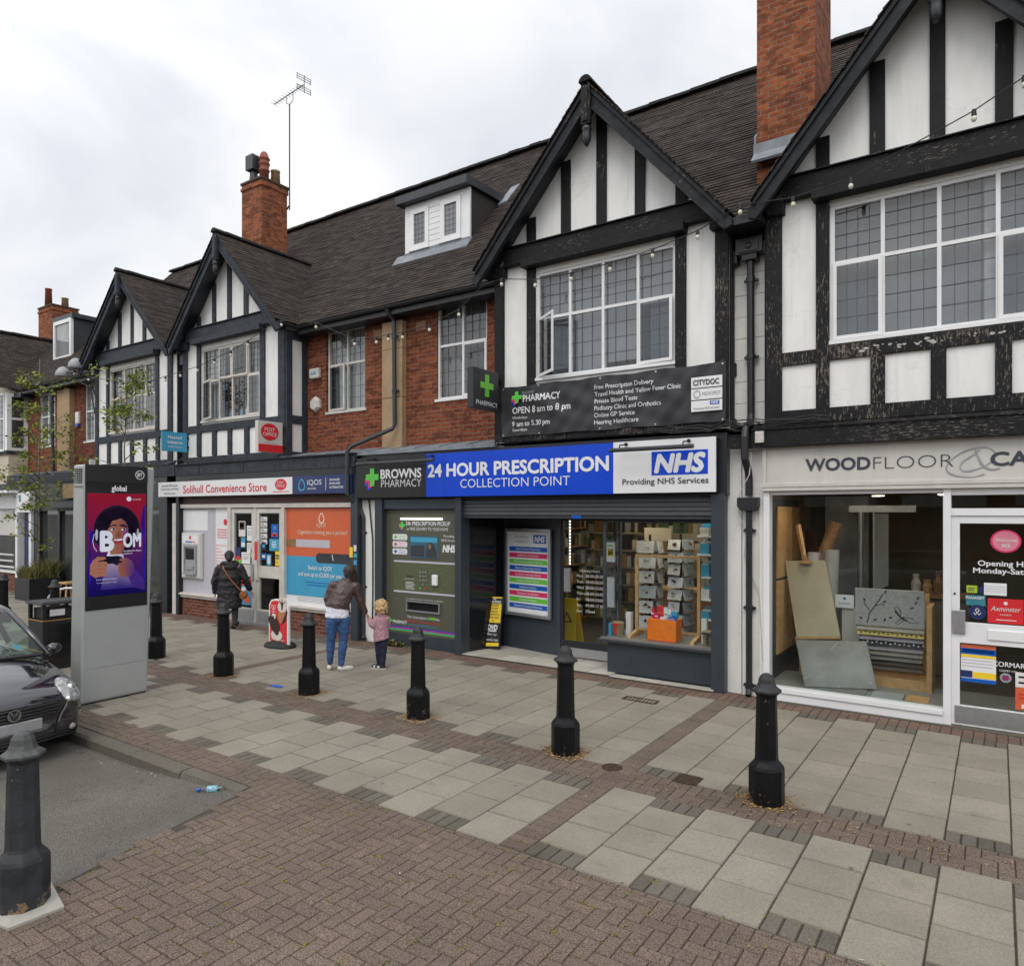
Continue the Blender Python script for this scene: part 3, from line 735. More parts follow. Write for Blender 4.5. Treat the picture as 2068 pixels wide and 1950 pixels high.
    roof_patch(q, (tl-.05, 9.30, tz+zz-.05*sl), (tl-.05, 12.9, tz+zz-.05*sl), (cx, 9.30, az+zz), (cx, 12.9, az+zz), u0=.0, seg=.3)
    roof_patch(q, (tr+.05, 9.30, tz+zz-.05*sl), (tr+.05, 12.9, tz+zz-.05*sl), (cx, 9.30, az+zz), (cx, 12.9, az+zz), u0=.07, seg=.3)
    q.build('gable_roof', M.tile, B)
    ridge(MB(), (cx, 9.27, az+.035), (cx, 12.9, az+.035)).build('gable_ridge', M.tile, B)
    wins(B)
def ledge(B, x0, x1, beam=True, bm=None):
    q = MB(); q.prism([(x0, 9.70, 3.60), (x0, 9.70, 3.665), (x0, 10.30, 3.80), (x0, 10.30, 3.60)], (x1-x0, 0, 0))
    for k in range(int((x1-x0)/.6)):
        x = x0 + .6*(k+.5); q.prism([(x-.008, 9.69, 3.665), (x-.008, 9.69, 3.678), (x-.008, 10.29, 3.813), (x-.008, 10.29, 3.80)], (.016, 0, 0))
    q.build('lead_flashing', M.lead, B)
def mainroof(B, x0, x1, dorm=None):
    q = MB(); roof_patch(q, (x0, 9.86, 6.47), (x1, 9.86, 6.47), (x0, 14.1, 11.05), (x1, 14.1, 11.05), u0=x0+40, cap=False)
    q.add([(x0, 14.1, 11.05), (x1, 14.1, 11.05), (x1, 18.4, 6.4), (x0, 18.4, 6.4)], [(0, 1, 2, 3)], [[(x0, 0), (x1, 0), (x1, 4), (x0, 4)]])
    q.build('roof', M.tile, B, recalc=False)
    ridge(MB(), (x0, 14.1, 11.09), (x1, 14.1, 11.09), .12).build('ridge', M.tile, B)
def shell(B, x0, x1):
    q = MB(); q.box(x0, x1, 10.35, 18.2, 3.3, 3.55); q.box(x0, x1, 18.0, 18.2, -.1, 6.6); q.box(x0+.001, x0+.1, 10.52, 18, 3.55, 6.4); q.box(x1-.1, x1-.001, 10.52, 18, 3.55, 6.4)
    q.build('rear_wall', M.brick, B)
def gutter(B, x0, x1, y=9.86, z=6.44):
    q = MB(); n = 9
    for sg in range(1):
        ring = lambda x: [(x, y-.055*math.cos(math.pi*k/(n-1)), z-.055*math.sin(math.pi*k/(n-1))) for k in range(n)] + [(x, y+.048*math.cos(math.pi*k/(n-1)), z-.046*math.sin(math.pi*k/(n-1))) for k in range(n)]
        q.loft([[Vector(p) for p in ring(x0)], [Vector(p) for p in ring(x1)]])
    x = x0+.4
    while x < x1:
        q.loft([[Vector((x+d, y-.063*math.cos(math.pi*k/(n-1)), z-.063*math.sin(math.pi*k/(n-1)))) for k in range(n)] for d in (0, .05)]); x += 1.3
    q.build('gutter', M.iron, B)
    MB().box(x0, x1, 9.95, 10.30, 6.30, 6.36).build('soffit', M.anthrad, B)
    MB().box(x0, x1, 9.92, 9.95, 6.29, 6.42).build('fascia_board', M.iron, B)
def pipework(B, pts, r=.042, name='downpipe', m=None):
    q = MB(); q.tube(pts, r, 10); P = [Vector(p) for p in pts]
    for a, b in zip(P[:-1], P[1:]):
        L = (b-a).length
        if L > .9 and abs((b-a).normalized().z) > .9:
            k = .3
            while k < L:
                c = a + (b-a)*(k/L); q.cyl(c-Vector((0, 0, .035)), c+Vector((0, 0, .035)), r*1.22, n=10); q.box(c.x-r*1.9, c.x+r*1.9, c.y+r*.3, c.y+r*1.25, c.z-.018, c.z+.018); k += 1.05
    return q.build(name, m or M.pipe, B)

# ------------------------------------------------------------------ building: convenience store (gable, brick bay, stone pier)
BC = thing('shop_building', 'half-timbered and brick building above the convenience store with white sign', 'building', (-13, 10, 0))
def w2(B):
    window(B, -15.6, -13.36, 4.64, 6.34, 9.80, [-14.93, -14.43, -13.84], 5.58, (3, 5), M.cream, M.upglass, sashes=[(0, 0), (3, 0), (1, 1), (2, 1)], opened={(0, 0): .3}, sillx=.08, back='mixed')
    for x, h, m in ((-14.75, .16, M.sky), (-14.62, .22, M.wsign), (-14.55, .13, M.red), (-14.3, .2, M.sky), (-14.1, .24, M.wsign), (-13.98, .15, M.card)): MB().lathe((x, 9.93, 4.68), [(.035, 0), (.035, h*.7), (.015, h*.8), (.015, h), (0, h)], 8).build('sill_bottle', m, [o for o in B.children if o.name.startswith('window')][0])
gable(BC, -14.40, -16.34, -12.50, -16.36, -12.36, 8.73, 6.52,
      [(-15.77, -15.62), (-15.14, -15.01), (-14.56, -14.41), (-13.94, -13.79), (-13.3, -13.16)],
      [(-16.34, -16.17, 3.7, 6.5), (-15.75, -15.61, 4.56, 6.5), (-13.35, -13.19, 4.56, 6.5), (-12.72, -12.5, 3.7, 6.5)] + [(a, b, 3.82, 4.39) for a, b in ((-15.75, -15.6), (-15.14, -14.98), (-14.53, -14.39), (-13.91, -13.75), (-13.3, -13.16))],
      [(-16.17, -12.72, 4.39, 4.56), (-16.17, -12.72, 3.68, 3.81)], (-15.6, -13.36, 4.64, 6.34), M.slate, M.slate, None, w2)
q = MB(); holes(q, -12.5, -9.5, 10.3, 10.5, 3.72, 6.4, [(-11.88, -10.7, 4.62, 6.38)]); q.build('brick_wall', M.brick, BC)
window(BC, -11.85, -10.7, 4.62, 6.36, 10.37, [-11.26], 5.62, (3, 4), M.cream, M.upglass, sashes=[(0, 0)], opened={(0, 0): .12}, back='net')
q = MB()
for zz in (3.74, 4.75, 5.7): q.box(-10.08, -9.55, 10.16, 10.299, zz, min(zz+.945 if zz > 4 else 1.0+zz, 6.24))
q.box(-10.1, -9.53, 10.14, 10.3, 3.6, 3.74); q.build('stone_pier', M.stone, BC, bevel=.006)
q = MB(); q.box(-10.45, -10.2, 10.288, 10.299, 6.0, 6.18); q.build('air_brick', M.woodd, BC)
ledge(BC, -16.3, -10.3); gutter(BC, -12.35, -9.7); mainroof(BC, -16.5, -9.7); shell(BC, -16.5, -9.7)
gq = MB(); gq.cyl((-12.36, 9.4, 6.46), (-12.36, 9.9, 6.44), .05); gq.build('gutter', M.iron, BC)
pipework(BC, [(-9.66, 9.86, 6.4), (-9.66, 9.9, 6.33), (-9.66, 10.06, 6.2), (-9.66, 10.08, 4.22), (-9.68, 10.05, 4.12), (-10.36, 9.62, 3.78), (-10.42, 9.56, 3.68), (-10.42, 9.56, 2.85), (-10.36, 9.7, 2.68), (-10.28, 9.78, 2.56), (-10.2, 9.78, 2.4), (-10.2, 9.78, .12), (-10.12, 9.72, .05)])
q = MB(); q.box(-16.52, -10.29, 9.62, 9.70, 3.38, 3.63); q.box(-16.52, -10.29, 9.58, 9.72, 3.63, 3.66)
q.build('fascia_beam', M.slate, BC, bevel=.005)
q = MB()
for x in (-15.5, -13.8, -12.1, -11.0): q.box(x-.004, x+.004, 9.612, 9.62, 3.4, 3.62)
q.build('beam_joint', M.anthrad, BC)
def chimney(B, x0, x1, y0, y1, z0, z1, pots, flash=None):
    q = MB(); q.box(x0, x1, y0, y1, z0, z1-.24); q.box(x0-.025, x1+.025, y0-.025, y1+.025, z1-.24, z1-.16); q.box(x0, x1, y0, y1, z1-.16, z1-.075)
    c = q.build('chimney', M.brickc, B)
    MB().prism([(x0-.03, y0-.03, z1-.075), (x1+.03, y0-.03, z1-.075), (x1+.03, y1+.03, z1-.075), (x0-.03, y1+.03, z1-.075)], (0, 0, .055)).build('cap_slab', M.rust, c)
    for (px, py, kind_, h, mt) in pots:
        if kind_ == 'roll': q = MB().lathe((px, py, z1-.02), [(.12, 0), (.12, .3), (.14, .31), (.14, .36), (.12, .38), (.125, .47), (.145, .49), (.145, .53), (.12, .55), (.12, .6), (.145, .62), (.145, .66), (.12, .68), (.1, .76), (.06, .82), (0, .84)], 14)
        elif kind_ == 'box': q = MB().lathe((px, py, z1-.02), [(.12, 0), (.1, .3), (.07, .3), (.07, .36), (0, .36)], 12); q.box(px-.15, px+.15, py-.15, py+.15, z1+.34, z1+.72)
        else: q = MB().lathe((px, py, z1-.02), [(.13, 0), (.11, h-.04), (.125, h-.03), (.125, h), (.09, h), (.09, h-.1), (0, h-.1)], 14)
        q.build('pot', mt, c, smooth=(kind_ != 'box'))
    return c
M.terra = paint('terracotta_pot', (.21, .06, .035), .75, .2, 8)
M.buffpot = paint('buff_pot', (.27, .19, .10), .8, .25, 8)
c = chimney(BC, -16.42, -15.6, 11.4, 12.2, 7.5, 11.15, [(-15.92, 11.72, 'roll', 0, M.terra), (-16.22, 11.62, 'box', 0, M.pipe), (-15.85, 12.02, 'plain', .42, M.buffpot)])

# ------------------------------------------------------------------ building: pharmacy
BP = thing('shop_building', 'black and white gabled building with brick bay above the pharmacy', 'building', (-6.2, 10, 0))
def w3(B):
    window(B, -6.19, -3.83, 4.66, 6.37, 9.80, [-5.58, -5.0, -4.42], 5.635, (3, 4), M.pvc, M.upglass, sashes=[(0, 0), (3, 0)], opened={(0, 0): .62, (3, 0): .10}, sillx=.1)
gable(BP, -5.05, -7.0, -3.05, -7.12, -3.0, 8.87, 6.52,
      [(-6.37, -6.2), (-5.72, -5.55), (-5.09, -4.92), (-4.45, -4.29), (-3.82, -3.65)],
      [(-7.0, -6.82, 3.68, 6.5), (-6.36, -6.2, 4.0, 6.5), (-3.82, -3.66, 4.0, 6.5), (-3.24, -3.05, 3.68, 6.5)],
      [(-6.82, -3.24, 3.66, 3.84), (-6.82, -3.24, 4.40, 4.56)], (-6.19, -3.83, 4.66, 6.37), M.black, M.blackw, None, w3)
q = MB(); holes(q, -9.5, -6.9, 10.3, 10.5, 3.72, 6.4, [(-8.78, -7.6, 4.62, 6.4)]); q.build('brick_wall', M.brick, BP)
window(BP, -8.78, -7.6, 4.62, 6.4, 10.37, [-8.18], 5.635, (3, 4), M.pvc, M.upglass, sashes=[(1, 0)], back='drape')
MB().box(-9.3, -9.05, 10.288, 10.299, 6.0, 6.18).build('air_brick', M.woodd, BP)
ledge(BP, -10.3, -7.0); gutter(BP, -9.7, -7.1); mainroof(BP, -9.7, -2.78); shell(BP, -9.7, -2.78)
chimney(BP, -2.92, -2.12, 10.62, 11.75, 6.9, 11.6, [(-2.5, 11.2, 'plain', .4, M.terra)])
q = MB(); q.prism([(-2.96, 10.585, 7.66), (-2.08, 10.585, 7.66), (-2.08, 10.585, 7.88), (-2.96, 10.585, 7.88)], (0, .03, 0))
q.prism([(-2.95, 10.44, 7.54), (-2.09, 10.44, 7.54), (-2.09, 10.59, 7.70), (-2.95, 10.59, 7.70)], (0, -.02, .03))
q.prism([(-2.955, 10.6, 7.7), (-2.955, 10.6, 8.0), (-2.955, 11.2, 8.5), (-2.955, 11.2, 8.2)], (.03, 0, 0)); q.build('chimney_flashing', M.lead, BP)
# flat roofed dormer
q = MB(); q.box(-10.40, -8.70, 11.24, 12.5, 7.3, 9.0)
dm = q.build('dormer', paint('dark_cheek', (.026, .02, .018), .7), BP)
q = MB(); q.prism([(-10.54, 11.0, 8.99), (-10.54, 11.0, 9.15), (-10.54, 12.6, 9.2), (-10.54, 12.6, 9.04)], (1.92, 0, 0)); q.build('dormer_roof', M.pipe, dm)
q = MB(); holes(q, -10.42, -8.68, 11.19, 11.238, 7.98, 8.985, [(-10.25, -9.74, 8.02, 8.86), (-9.42, -8.9, 8.02, 8.86)])
for k in range(8): q.box(-9.735, -9.425, 11.178-.006, 11.189, 8.0+k*.115, 8.0+k*.115+.105)
q.build('dormer_face', M.pvc, dm)
for a, b in ((-10.25, -9.74), (-9.42, -8.9)):
    q = MB(); q.box(a, a+.1, 11.155, 11.2, 8.02, 8.86); q.box(b-.1, b, 11.155, 11.2, 8.02, 8.86); q.box(a+.1, b-.1, 11.155, 11.2, 8.02, 8.12); q.box(a+.1, b-.1, 11.155, 11.2, 8.76, 8.86)
    q.box(a-.03, b+.03, 11.13, 11.2, 7.985, 8.02); q.cm = 1; q.box(a+.1, b-.1, 11.19, 11.2, 8.12, 8.76); q.cm = 2
    for k in (1, 2): x = a+.1+(b-a-.2)*k/3; q.box(x-.004, x+.004, 11.186, 11.19, 8.12, 8.76)
    for k in range(1, 6): z = 8.12+.64*k/6; q.box(a+.1, b-.1, 11.186, 11.1898, z-.003, z+.003)
    q.build('dormer_window', [M.pvc, M.pane, M.leadline], dm)
q = MB(); q.box(-10.42, -8.68, 11.16, 11.22, 7.8, 7.98); q.prism([(-10.62, 11.02, 7.70), (-8.62, 11.02, 7.70), (-8.62, 11.2, 7.93), (-10.62, 11.2, 7.93)], (0, -.02, .03)); q.build('lead_apron', M.lead, dm)
q = MB(); q.prism([(-8.63, 12.1, 8.9), (-8.63, 12.6, 9.45), (-8.45, 12.65, 9.5), (-8.45, 12.15, 8.95)], (0, -.02, .03)); q.build('lead_soaker', M.lead, dm)

# ------------------------------------------------------------------ building: carpet shop
BW = thing('shop_building', 'black and white gabled building above the wood floor shop', 'building', (-.6, 10, 0))
def w4(B):
    window(B, -1.76, .62, 4.66, 6.39, 9.80, [-1.17, -.575, .0], 5.66, (4, 4), M.pvc, M.upglass, sashes=[(0, 0), (3, 0)], sillx=.1, back='slats')
gable(BW, -.58, -2.55, 1.4, -2.60, 1.44, 8.97, 6.56,
      [(-1.93, -1.77), (-1.31, -1.14), (-.67, -.51), (-.03, .14), (.6, .77)],
      [(-2.55, -2.35, 3.6, 6.5), (-1.93, -1.77, 3.83, 6.5), (.62, .78, 3.83, 6.5), (1.2, 1.4, 3.6, 6.5)] + [(a, b, 3.83, 4.43) for a, b in ((-1.3, -1.14), (-.66, -.5), (-.03, .13))],
      [(-2.35, -1.93, 4.42, 4.59), (-1.77, .62, 4.43, 4.61), (.78, 1.2, 4.42, 4.59), (-2.35, 1.2, 3.65, 3.83)], (-1.76, .62, 4.66, 6.39), M.black, M.blackw, None, w4)
# peeled filler below the sill
q = MB()
for k in range(64):
    x = RN.uniform(-1.65, .35); 
    if abs(x+.95) > .5 and RN.random() < .6: continue
    r = RN.uniform(.006, .042)*RN.random()**.4; z = 4.525 + RN.gauss(0, .02)
    q.prism([(x + r*RN.uniform(.7, 1.2)*math.cos(a), 9.7085, z + .55*r*RN.uniform(.6, 1.2)*math.sin(a)) for a in [k2*.9 for k2 in range(7)]], (0, -.004-.004*RN.random(), 0))
kind(q.build('flaked_filler', paint('bare_filler', (.40, .38, .36), .8, .3, 40, bmp=.4), BW), 'stuff')
mainroof(BW, -2.78, 4.5); shell(BW, -2.78, 4.5); MB().box(1.35, 4.5, 10.3, 10.5, 3.3, 6.4).build('brick_wall', M.brick, BW); gutter(BW, 1.5, 4.4); ledge(BW, 1.4, 4.5)
# recess between the two gables: boarded wall, hopper, downpipe
q = MB()
for k in range(9): q.box(-3.05, -2.55, 9.99+.004*(k % 2), 10.1, 3.72+.30*k, 3.72+.30*k+.293)
q.build('boarded_recess', M.boards, BW)
MB().box(-3.05, -2.55, 9.42, 9.99, 6.30, 6.40).build('valley_gutter', M.iron, BW)
q = MB(); q.box(-2.98, -2.62, 9.78, 9.96, 6.02, 6.24); q.box(-3.04, -2.97, 9.82, 9.98, 5.93, 6.1); q.box(-2.64, -2.57, 9.82, 9.98, 6.0, 6.17); q.box(-2.93, -2.67, 9.765, 9.78, 6.04, 6.2); q.ball((-2.8, 9.76, 6.12), .045, .02, .05); q.box(-2.9, -2.7, 9.8, 9.95, 5.94, 6.02)
q.build('rainwater_hopper', M.iron, BW, bevel=.012)
pipework(BW, [(-2.80, 9.88, 5.98), (-2.80, 9.90, 3.85), (-2.80, 9.86, 3.72), (-2.79, 9.60, 3.62), (-2.79, 9.57, 3.5), (-2.79, 9.57, 3.22), (-2.79, 9.74, 3.05), (-2.79, 9.77, 2.95), (-2.79, 9.77, 2.72)], .05, m=M.iron)
q = MB(); q.prism([(-2.93, 9.68, 2.7), (-2.65, 9.68, 2.7), (-2.65, 9.68, 2.58), (-2.7, 9.68, 2.52), (-2.88, 9.68, 2.52), (-2.93, 9.68, 2.58)], (0, .16, 0)); q.build('rainwater_hopper', M.iron, BW, bevel=.008)
pipework(BW, [(-2.79, 9.77, 2.55), (-2.79, 9.77, .12), (-2.78, 9.70, .03)], .042, m=M.iron)
q = MB(); q.box(-2.72, 2.4, 9.62, 9.72, 3.36, 3.60); q.prism([(-2.72, 9.60, 3.60), (2.4, 9.60, 3.60), (2.4, 9.76, 3.66), (-2.72, 9.76, 3.66)], (0, 0, -.02)); q.box(-3.05, -2.72, 9.66, 9.74, 3.36, 3.55)
q.build('fascia_beam', M.blackh, BW, bevel=.005)
q = MB(); q.box(-2.66, -2.55, 9.585, 9.62, 3.42, 3.57); 
for a, b in ((-2.64, 3.45), (-2.57, 3.45), (-2.64, 3.54), (-2.57, 3.54)): q.cyl((a, 9.586, b), (a, 9.578, b), .009, n=8)
q.build('metal_bracket', M.cream, BW)
# cables along the beams
M.cable = paint('black_cable', (.012, .012, .013), .6); M.wcable = paint('white_cable', (.5, .49, .45), .6)
for seed in range(4):
    r = random.Random(seed); pts = []
    for k in range(14):
        x = -4.2 + k*.19; pts.append((x, 9.62 - .06*seed*.4 + r.gauss(0, .015), 3.66 + .05*math.sin(k*.5+seed) + r.gauss(0, .015) + (.06 if abs(x+2.8) < .3 else 0)))
    MB().tube(pts, .008, 5).build('cable', M.cable, BW)
MB().tube([(-2.74, 9.7, 3.3), (-2.75, 9.64, 3.0), (-2.9, 9.7, 2.75), (-2.93, 9.8, 2.5), (-2.84, 9.8, 2.2), (-2.86, 9.8, 1.9), (-2.66, 9.8, 1.4), (-2.62, 9.8, .5)], .007, 5).build('cable', M.wcable, BW)

# ------------------------------------------------------------------ building: next gable to the left, behind the kiosk
BG = thing('shop_building', 'half-timbered gable and narrow brick bay rising behind the kiosk', 'building', (-21, 10, 0))
def w1(B):
    window(B, -19.92, -17.6, 4.64, 6.34, 9.80, [-19.2, -18.71, -18.15], 5.55, (3, 5), M.cream, M.upglass, sashes=[(3, 0)], back='drape')
gable(BG, -18.66, -20.66, -16.66, -20.76, -16.5, 8.68, 6.52,
      [(-20.07, -19.93), (-19.44, -19.29), (-18.81, -18.68), (-18.2, -18.06), (-17.55, -17.4)],
      [(-20.66, -20.51, 3.7, 6.5), (-20.05, -19.92, 4.56, 6.5), (-17.58, -17.44, 4.56, 6.5), (-17.02, -16.82, 3.7, 6.5)] + [(a, b, 3.82, 4.39) for a, b in ((-20.0, -19.86), (-19.4, -19.26), (-18.81, -18.66), (-18.16, -18.01), (-17.56, -17.41))],
      [(-20.5, -17.02, 4.39, 4.56), (-20.5, -17.02, 3.68, 3.81)], (-19.92, -17.6, 4.64, 6.34), M.slate, M.slate, None, w1)
q = MB(); holes(q, -26.5, -20.6, 10.3, 10.5, 3.0, 6.4, [(-25.55, -24.45, 4.6, 6.3), (-22.55, -21.5, 4.6, 6.3)]); q.build('brick_wall', M.brick, BG)
window(BG, -25.55, -24.45, 4.6, 6.3, 10.37, [-25.0], 5.55, (2, 4), M.pvc, M.panel)
window(BG, -22.55, -21.5, 4.6, 6.3, 10.37, [-22.02], 5.5, (3, 4), M.pvc, M.panel, bar=.05)
q = MB(); q.box(-23.95, -23.15, 10.14, 10.299, 3.6, 6.25); q.build('stone_pier', M.stone, BG, bevel=.006)
MB().box(-16.66, -16.34, 10.05, 10.32, 3.6, 6.5).build('stone_pier', M.stone, BG)
ledge(BG, -26, -16.5); gutter(BG, -25.9, -20.7); mainroof(BG, -24.42, -16.5); shell(BG, -25.9, -16.5)
pipework(BG, [(-24.1, 9.9, 6.4), (-24.1, 10.05, 6.2), (-24.1, 10.1, 3.75)], .05)
pipework(BG, [(-16.46, 9.93, 6.15), (-16.46, 9.93, 3.95), (-16.55, 9.86, 3.8), (-17.0, 9.64, 3.66)], .05)
MB().box(-16.62, -16.3, 9.78, 10.0, 6.1, 6.36).build('rainwater_hopper', M.iron, BG, bevel=.01)
q = MB(); q.box(-26.2, -16.55, 9.62, 9.70, 3.38, 3.66); q.build('fascia_beam', M.slate, BG)
# ------------------------------------------------------------------ building: far left
BF = thing('shop_building', 'building with a white glazed bay at the left edge beyond the brick bay', 'building', (-30, 10, 0))
q = MB(); q.box(-30.4, -26.42, 9.75, 9.85, 3.0, 6.6); q.box(-26.52, -26.42, 9.85, 10.3, 3.0, 4.55); q.box(-26.52, -26.42, 9.85, 10.3, 6.3, 6.6)
q.prism([(-30.4, 9.75, 6.6), (-26.4, 9.75, 6.6), (-28.4, 9.75, 8.6)], (0, .1, 0)); q.build('rendered_wall', plaster('beige_render', (.52, .46, .37)), BF)
q = MB(); q.box(-26.56, -26.40, 9.70, 9.83, 4.5, 6.35); q.box(-26.54, -26.40, 10.2, 10.3, 4.5, 6.35); q.box(-26.53, -26.40, 9.83, 10.2, 4.5, 4.6); q.box(-26.53, -26.40, 9.83, 10.2, 6.25, 6.35); q.box(-26.53, -26.41, 9.83, 10.2, 5.5, 5.58)
wf_ = q.build('window', M.pvc, BF); MB().box(-26.5, -26.46, 9.83, 10.2, 4.6, 6.25).build('pane', M.paned, wf_)
window(BF, -28.8, -26.6, 4.5, 6.35, 9.72, [-28.1, -27.3], 5.54, (3, 4), M.pvc, M.panel)
q = MB(); q.box(-30.4, -26.38, 9.68, 10.3, 4.38, 4.48); q.build('rail', M.slate, BF)
q = MB(); roof_patch(q, (-26.3, 9.3, 6.5), (-26.3, 12.3, 6.5), (-28.4, 9.3, 8.7), (-28.4, 12.3, 8.7)); q.build('gable_roof', M.tile, BF)
ridge(MB(), (-28.4, 9.3, 8.73), (-28.4, 12.2, 8.73)).build('gable_ridge', M.tile, BF)
q = MB(); q.prism([(-28.4, 9.37, 8.68), (-26.28, 9.37, 6.5), (-26.28, 9.37, 6.2), (-28.4, 9.37, 8.4)], (0, .05, 0)); q.build('bargeboard', M.slate, BF)
q = MB(); roof_patch(q, (-34, 9.86, 6.47), (-24.42, 9.86, 6.47), (-34, 12.0, 8.78), (-24.42, 12.0, 8.78), cap=False); q.build('roof', M.tile, BF)
MB().box(-26.4, -25.9, 9.9, 10.3, 6.2, 6.36).build('soffit', M.anthrad, BF)
chimney(BF, -29.85, -28.72, 12.0, 12.9, 7, 10.2, [(-29.5, 12.2, 'plain', .72, M.terra), (-29.1, 12.6, 'plain', .4, M.buffpot)])
q = MB(); q.prism([(-24.66, 10.92, 7.4), (-24.66, 12.9, 7.4), (-24.66, 12.9, 8.78), (-24.66, 10.92, 8.78)], (-1.2, 0, 0))
dm = q.build('dormer', M.pipe, BF)
MB().box(-25.95, -24.55, 10.84, 13.0, 8.78, 8.92).build('dormer_roof', M.pipe, dm)
q = MB(); q.box(-25.88, -25.78, 10.84, 10.92, 7.5, 8.78); q.box(-24.76, -24.64, 10.84, 10.92, 7.5, 8.78); q.box(-25.78, -24.76, 10.84, 10.92, 7.5, 7.6); q.box(-25.78, -24.76, 10.84, 10.92, 8.66, 8.78)
q.cm = 1; q.box(-25.78, -24.76, 10.88, 10.915, 7.6, 8.66); q.build('dormer_window', [M.pvc, M.panel], dm)
q = MB(); q.box(-34, -24.5, 9.62, 9.75, 3.1, 3.4); q.build('fascia_beam', M.slate, BF)
# white shopfront
q = MB(); q.box(-34, -25.3, 9.7, 9.8, 2.62, 3.1); q.box(-25.3, -24.35, 9.55, 9.8, 2.5, 3.15); q.box(-25.78, -25.62, 9.7, 9.9, 0, 2.6); q.box(-24.55, -24.38, 9.6, 9.9, 0, 2.6); q.box(-34, -25.8, 9.72, 9.84, .55, .62)
q.build('shopfront', M.wsign, BF)
q = MB(); q.box(-34, -25.2, 9.25, 9.72, 3.1, 3.18); q.build('awning_case', M.wsign, BF)
MB().box(-34, -25.78, 9.78, 9.9, 0, .55).build('stall_riser', M.bricks, BF)
MB().box(-34, -25.78, 9.80, 9.81, .62, 2.62).build('pane', M.paned, BF)
MB().box(-27.2, -26.0, 9.785, 9.79, 1.75, 2.55).build('blind', M.offw, BF)
MB().box(-25.45, -24.6, 9.86, 9.92, 0, 2.5).build('door', M.navy, BF)
q = MB(); q.box(-27.2, -26.1, 9.79, 9.795, .7, .76); q.box(-27.2, -26.2, 9.79, 9.795, .9, .95); q.box(-27.2, -26.15, 9.79, 9.795, 1.1, 1.15); q.build('window_card', M.card, BF)
q = MB(); flat(q, (0, 9.549, 0), XF, ZF, [(-25.15, 3.0), (-25.0, 3.05), (-24.95, 2.85), (-25.05, 2.8)]); q.build('logo', paint('teal_print', (.03, .22, .26), .5), BF)
q = MB(); q.box(-25.4, -24.4, 10.9, 11, 0, 3); q.box(-34, -16.6, 12, 12.1, 0, 3.3); q.build('rear_wall', M.darkroom, BF)
# grey cafe front under the kiosk-side gable
q = MB(); q.box(-24.3, -17.3, 9.68, 9.8, 2.62, 3.38); q.box(-24.35, -24.1, 9.66, 9.9, 0, 2.62); q.box(-17.3, -16.95, 9.66, 9.9, 0, 3.38)
q.box(-24.1, -17.3, 9.72, 9.86, .38, .46); q.box(-24.1, -17.3, 9.72, 9.86, 2.54, 2.62); q.box(-22.9, -22.8, 9.72, 9.86, 0, 2.6); q.box(-20.7, -20.6, 9.72, 9.86, 0, 2.6); q.box(-24.1, -17.3, 9.74, 9.84, 0, .38)
q.build('shopfront', M.anthrad, BG)
MB().box(-24.1, -17.3, 9.80, 9.81, .46, 2.54).build('pane', M.paned, BG)
MB().box(-24.0, -17.3, 9.655, 9.68, 2.98, 3.36).build('fascia_panel', M.pipe, BG)
q = MB(); q.prism([(-23.2, 9.70, 2.62), (-23.2, 9.70, 2.9), (-23.2, 9.35, 2.78), (-23.2, 9.33, 2.62)], (3.6, 0, 0)); q.build('awning', M.pipe, BG)
q = MB(); q.box(-22.1, -21.4, 9.5, 9.64, 2.9, 3.3); q.build('lettering_block', M.buffpot, BG)
# dark recess between cafe front and store
q = MB(); q.box(-16.95, -16.62, 9.9, 10.0, 0, 2.9); q.build('side_panel', M.gblack, BG)
q = MB(); 
for k in range(9): q.box(-16.93, -16.72, 9.885, 9.899, .5+k*.21, .5+k*.21+.12)
q.build('menu_board', paint('mint_board', (.32, .42, .36), .5, .3, 20), BG)
q = MB(); q.box(-16.62, -16.5, 9.7, 9.92, 0, 3.38); q.build('shopfront_post', M.iron, BG)

# ------------------------------------------------------------------ convenience store front
q = MB(); q.box(-16.52, -10.3, 9.64, 9.9, 3.24, 3.38); q.build('soffit', M.anthrad, BC)
q = MB()
for k in range(5): q.box(-16.75+.02, -10.5, 9.80-.004*k, 9.815, 2.70+.04*k, 2.735+.04*k)
q.build('roller_shutter', paint('shutter_brown', (.09, .045, .035), .6, .5, 30), BC)
MB().box(-16.86, -10.42, 9.70, 9.9, 2.9, 3.24).build('shutter_box', M.anthrad, BC)
q = MB(); q.box(-16.82, -16.66, 9.72, 9.88, 0, 2.72); q.box(-16.66, -10.5, 9.74, 9.88, 2.6, 2.69); q.box(-16.66, -14.5, 9.74, 9.88, .44, .55); q.box(-12.62, -10.5, 9.74, 9.88, .44, .55); q.box(-14.58, -14.46, 9.74, 9.88, 0, 2.6); q.box(-12.66, -12.56, 9.74, 9.88, 0, 2.6); q.box(-16.66, -14.58, 9.70, 9.74, .50, .54); q.box(-12.56, -10.5, 9.70, 9.74, .50, .54)
q.build('shop_window_frame', M.cream, BC, bevel=.004)
MB().box(-16.66, -14.58, 9.80, 9.90, -.02, .44).build('stall_riser', M.bricks, BC); MB().box(-12.56, -10.5, 9.80, 9.90, -.02, .44).build('stall_riser', M.bricks, BC)
q = MB(); q.box(-16.66, -15.14, 9.815, 9.83, .55, 2.6); q.build('grey_window_panel', M.lgrey, BC)
q = MB(); q.box(-15.14, -14.58, 9.815, 9.83, .55, 2.6); q.build('price_panel', M.wsign, BC)
MB().box(-16.47, -15.45, 9.806, 9.814, 2.06, 2.53).build('blank_notice', M.wsign, BC)
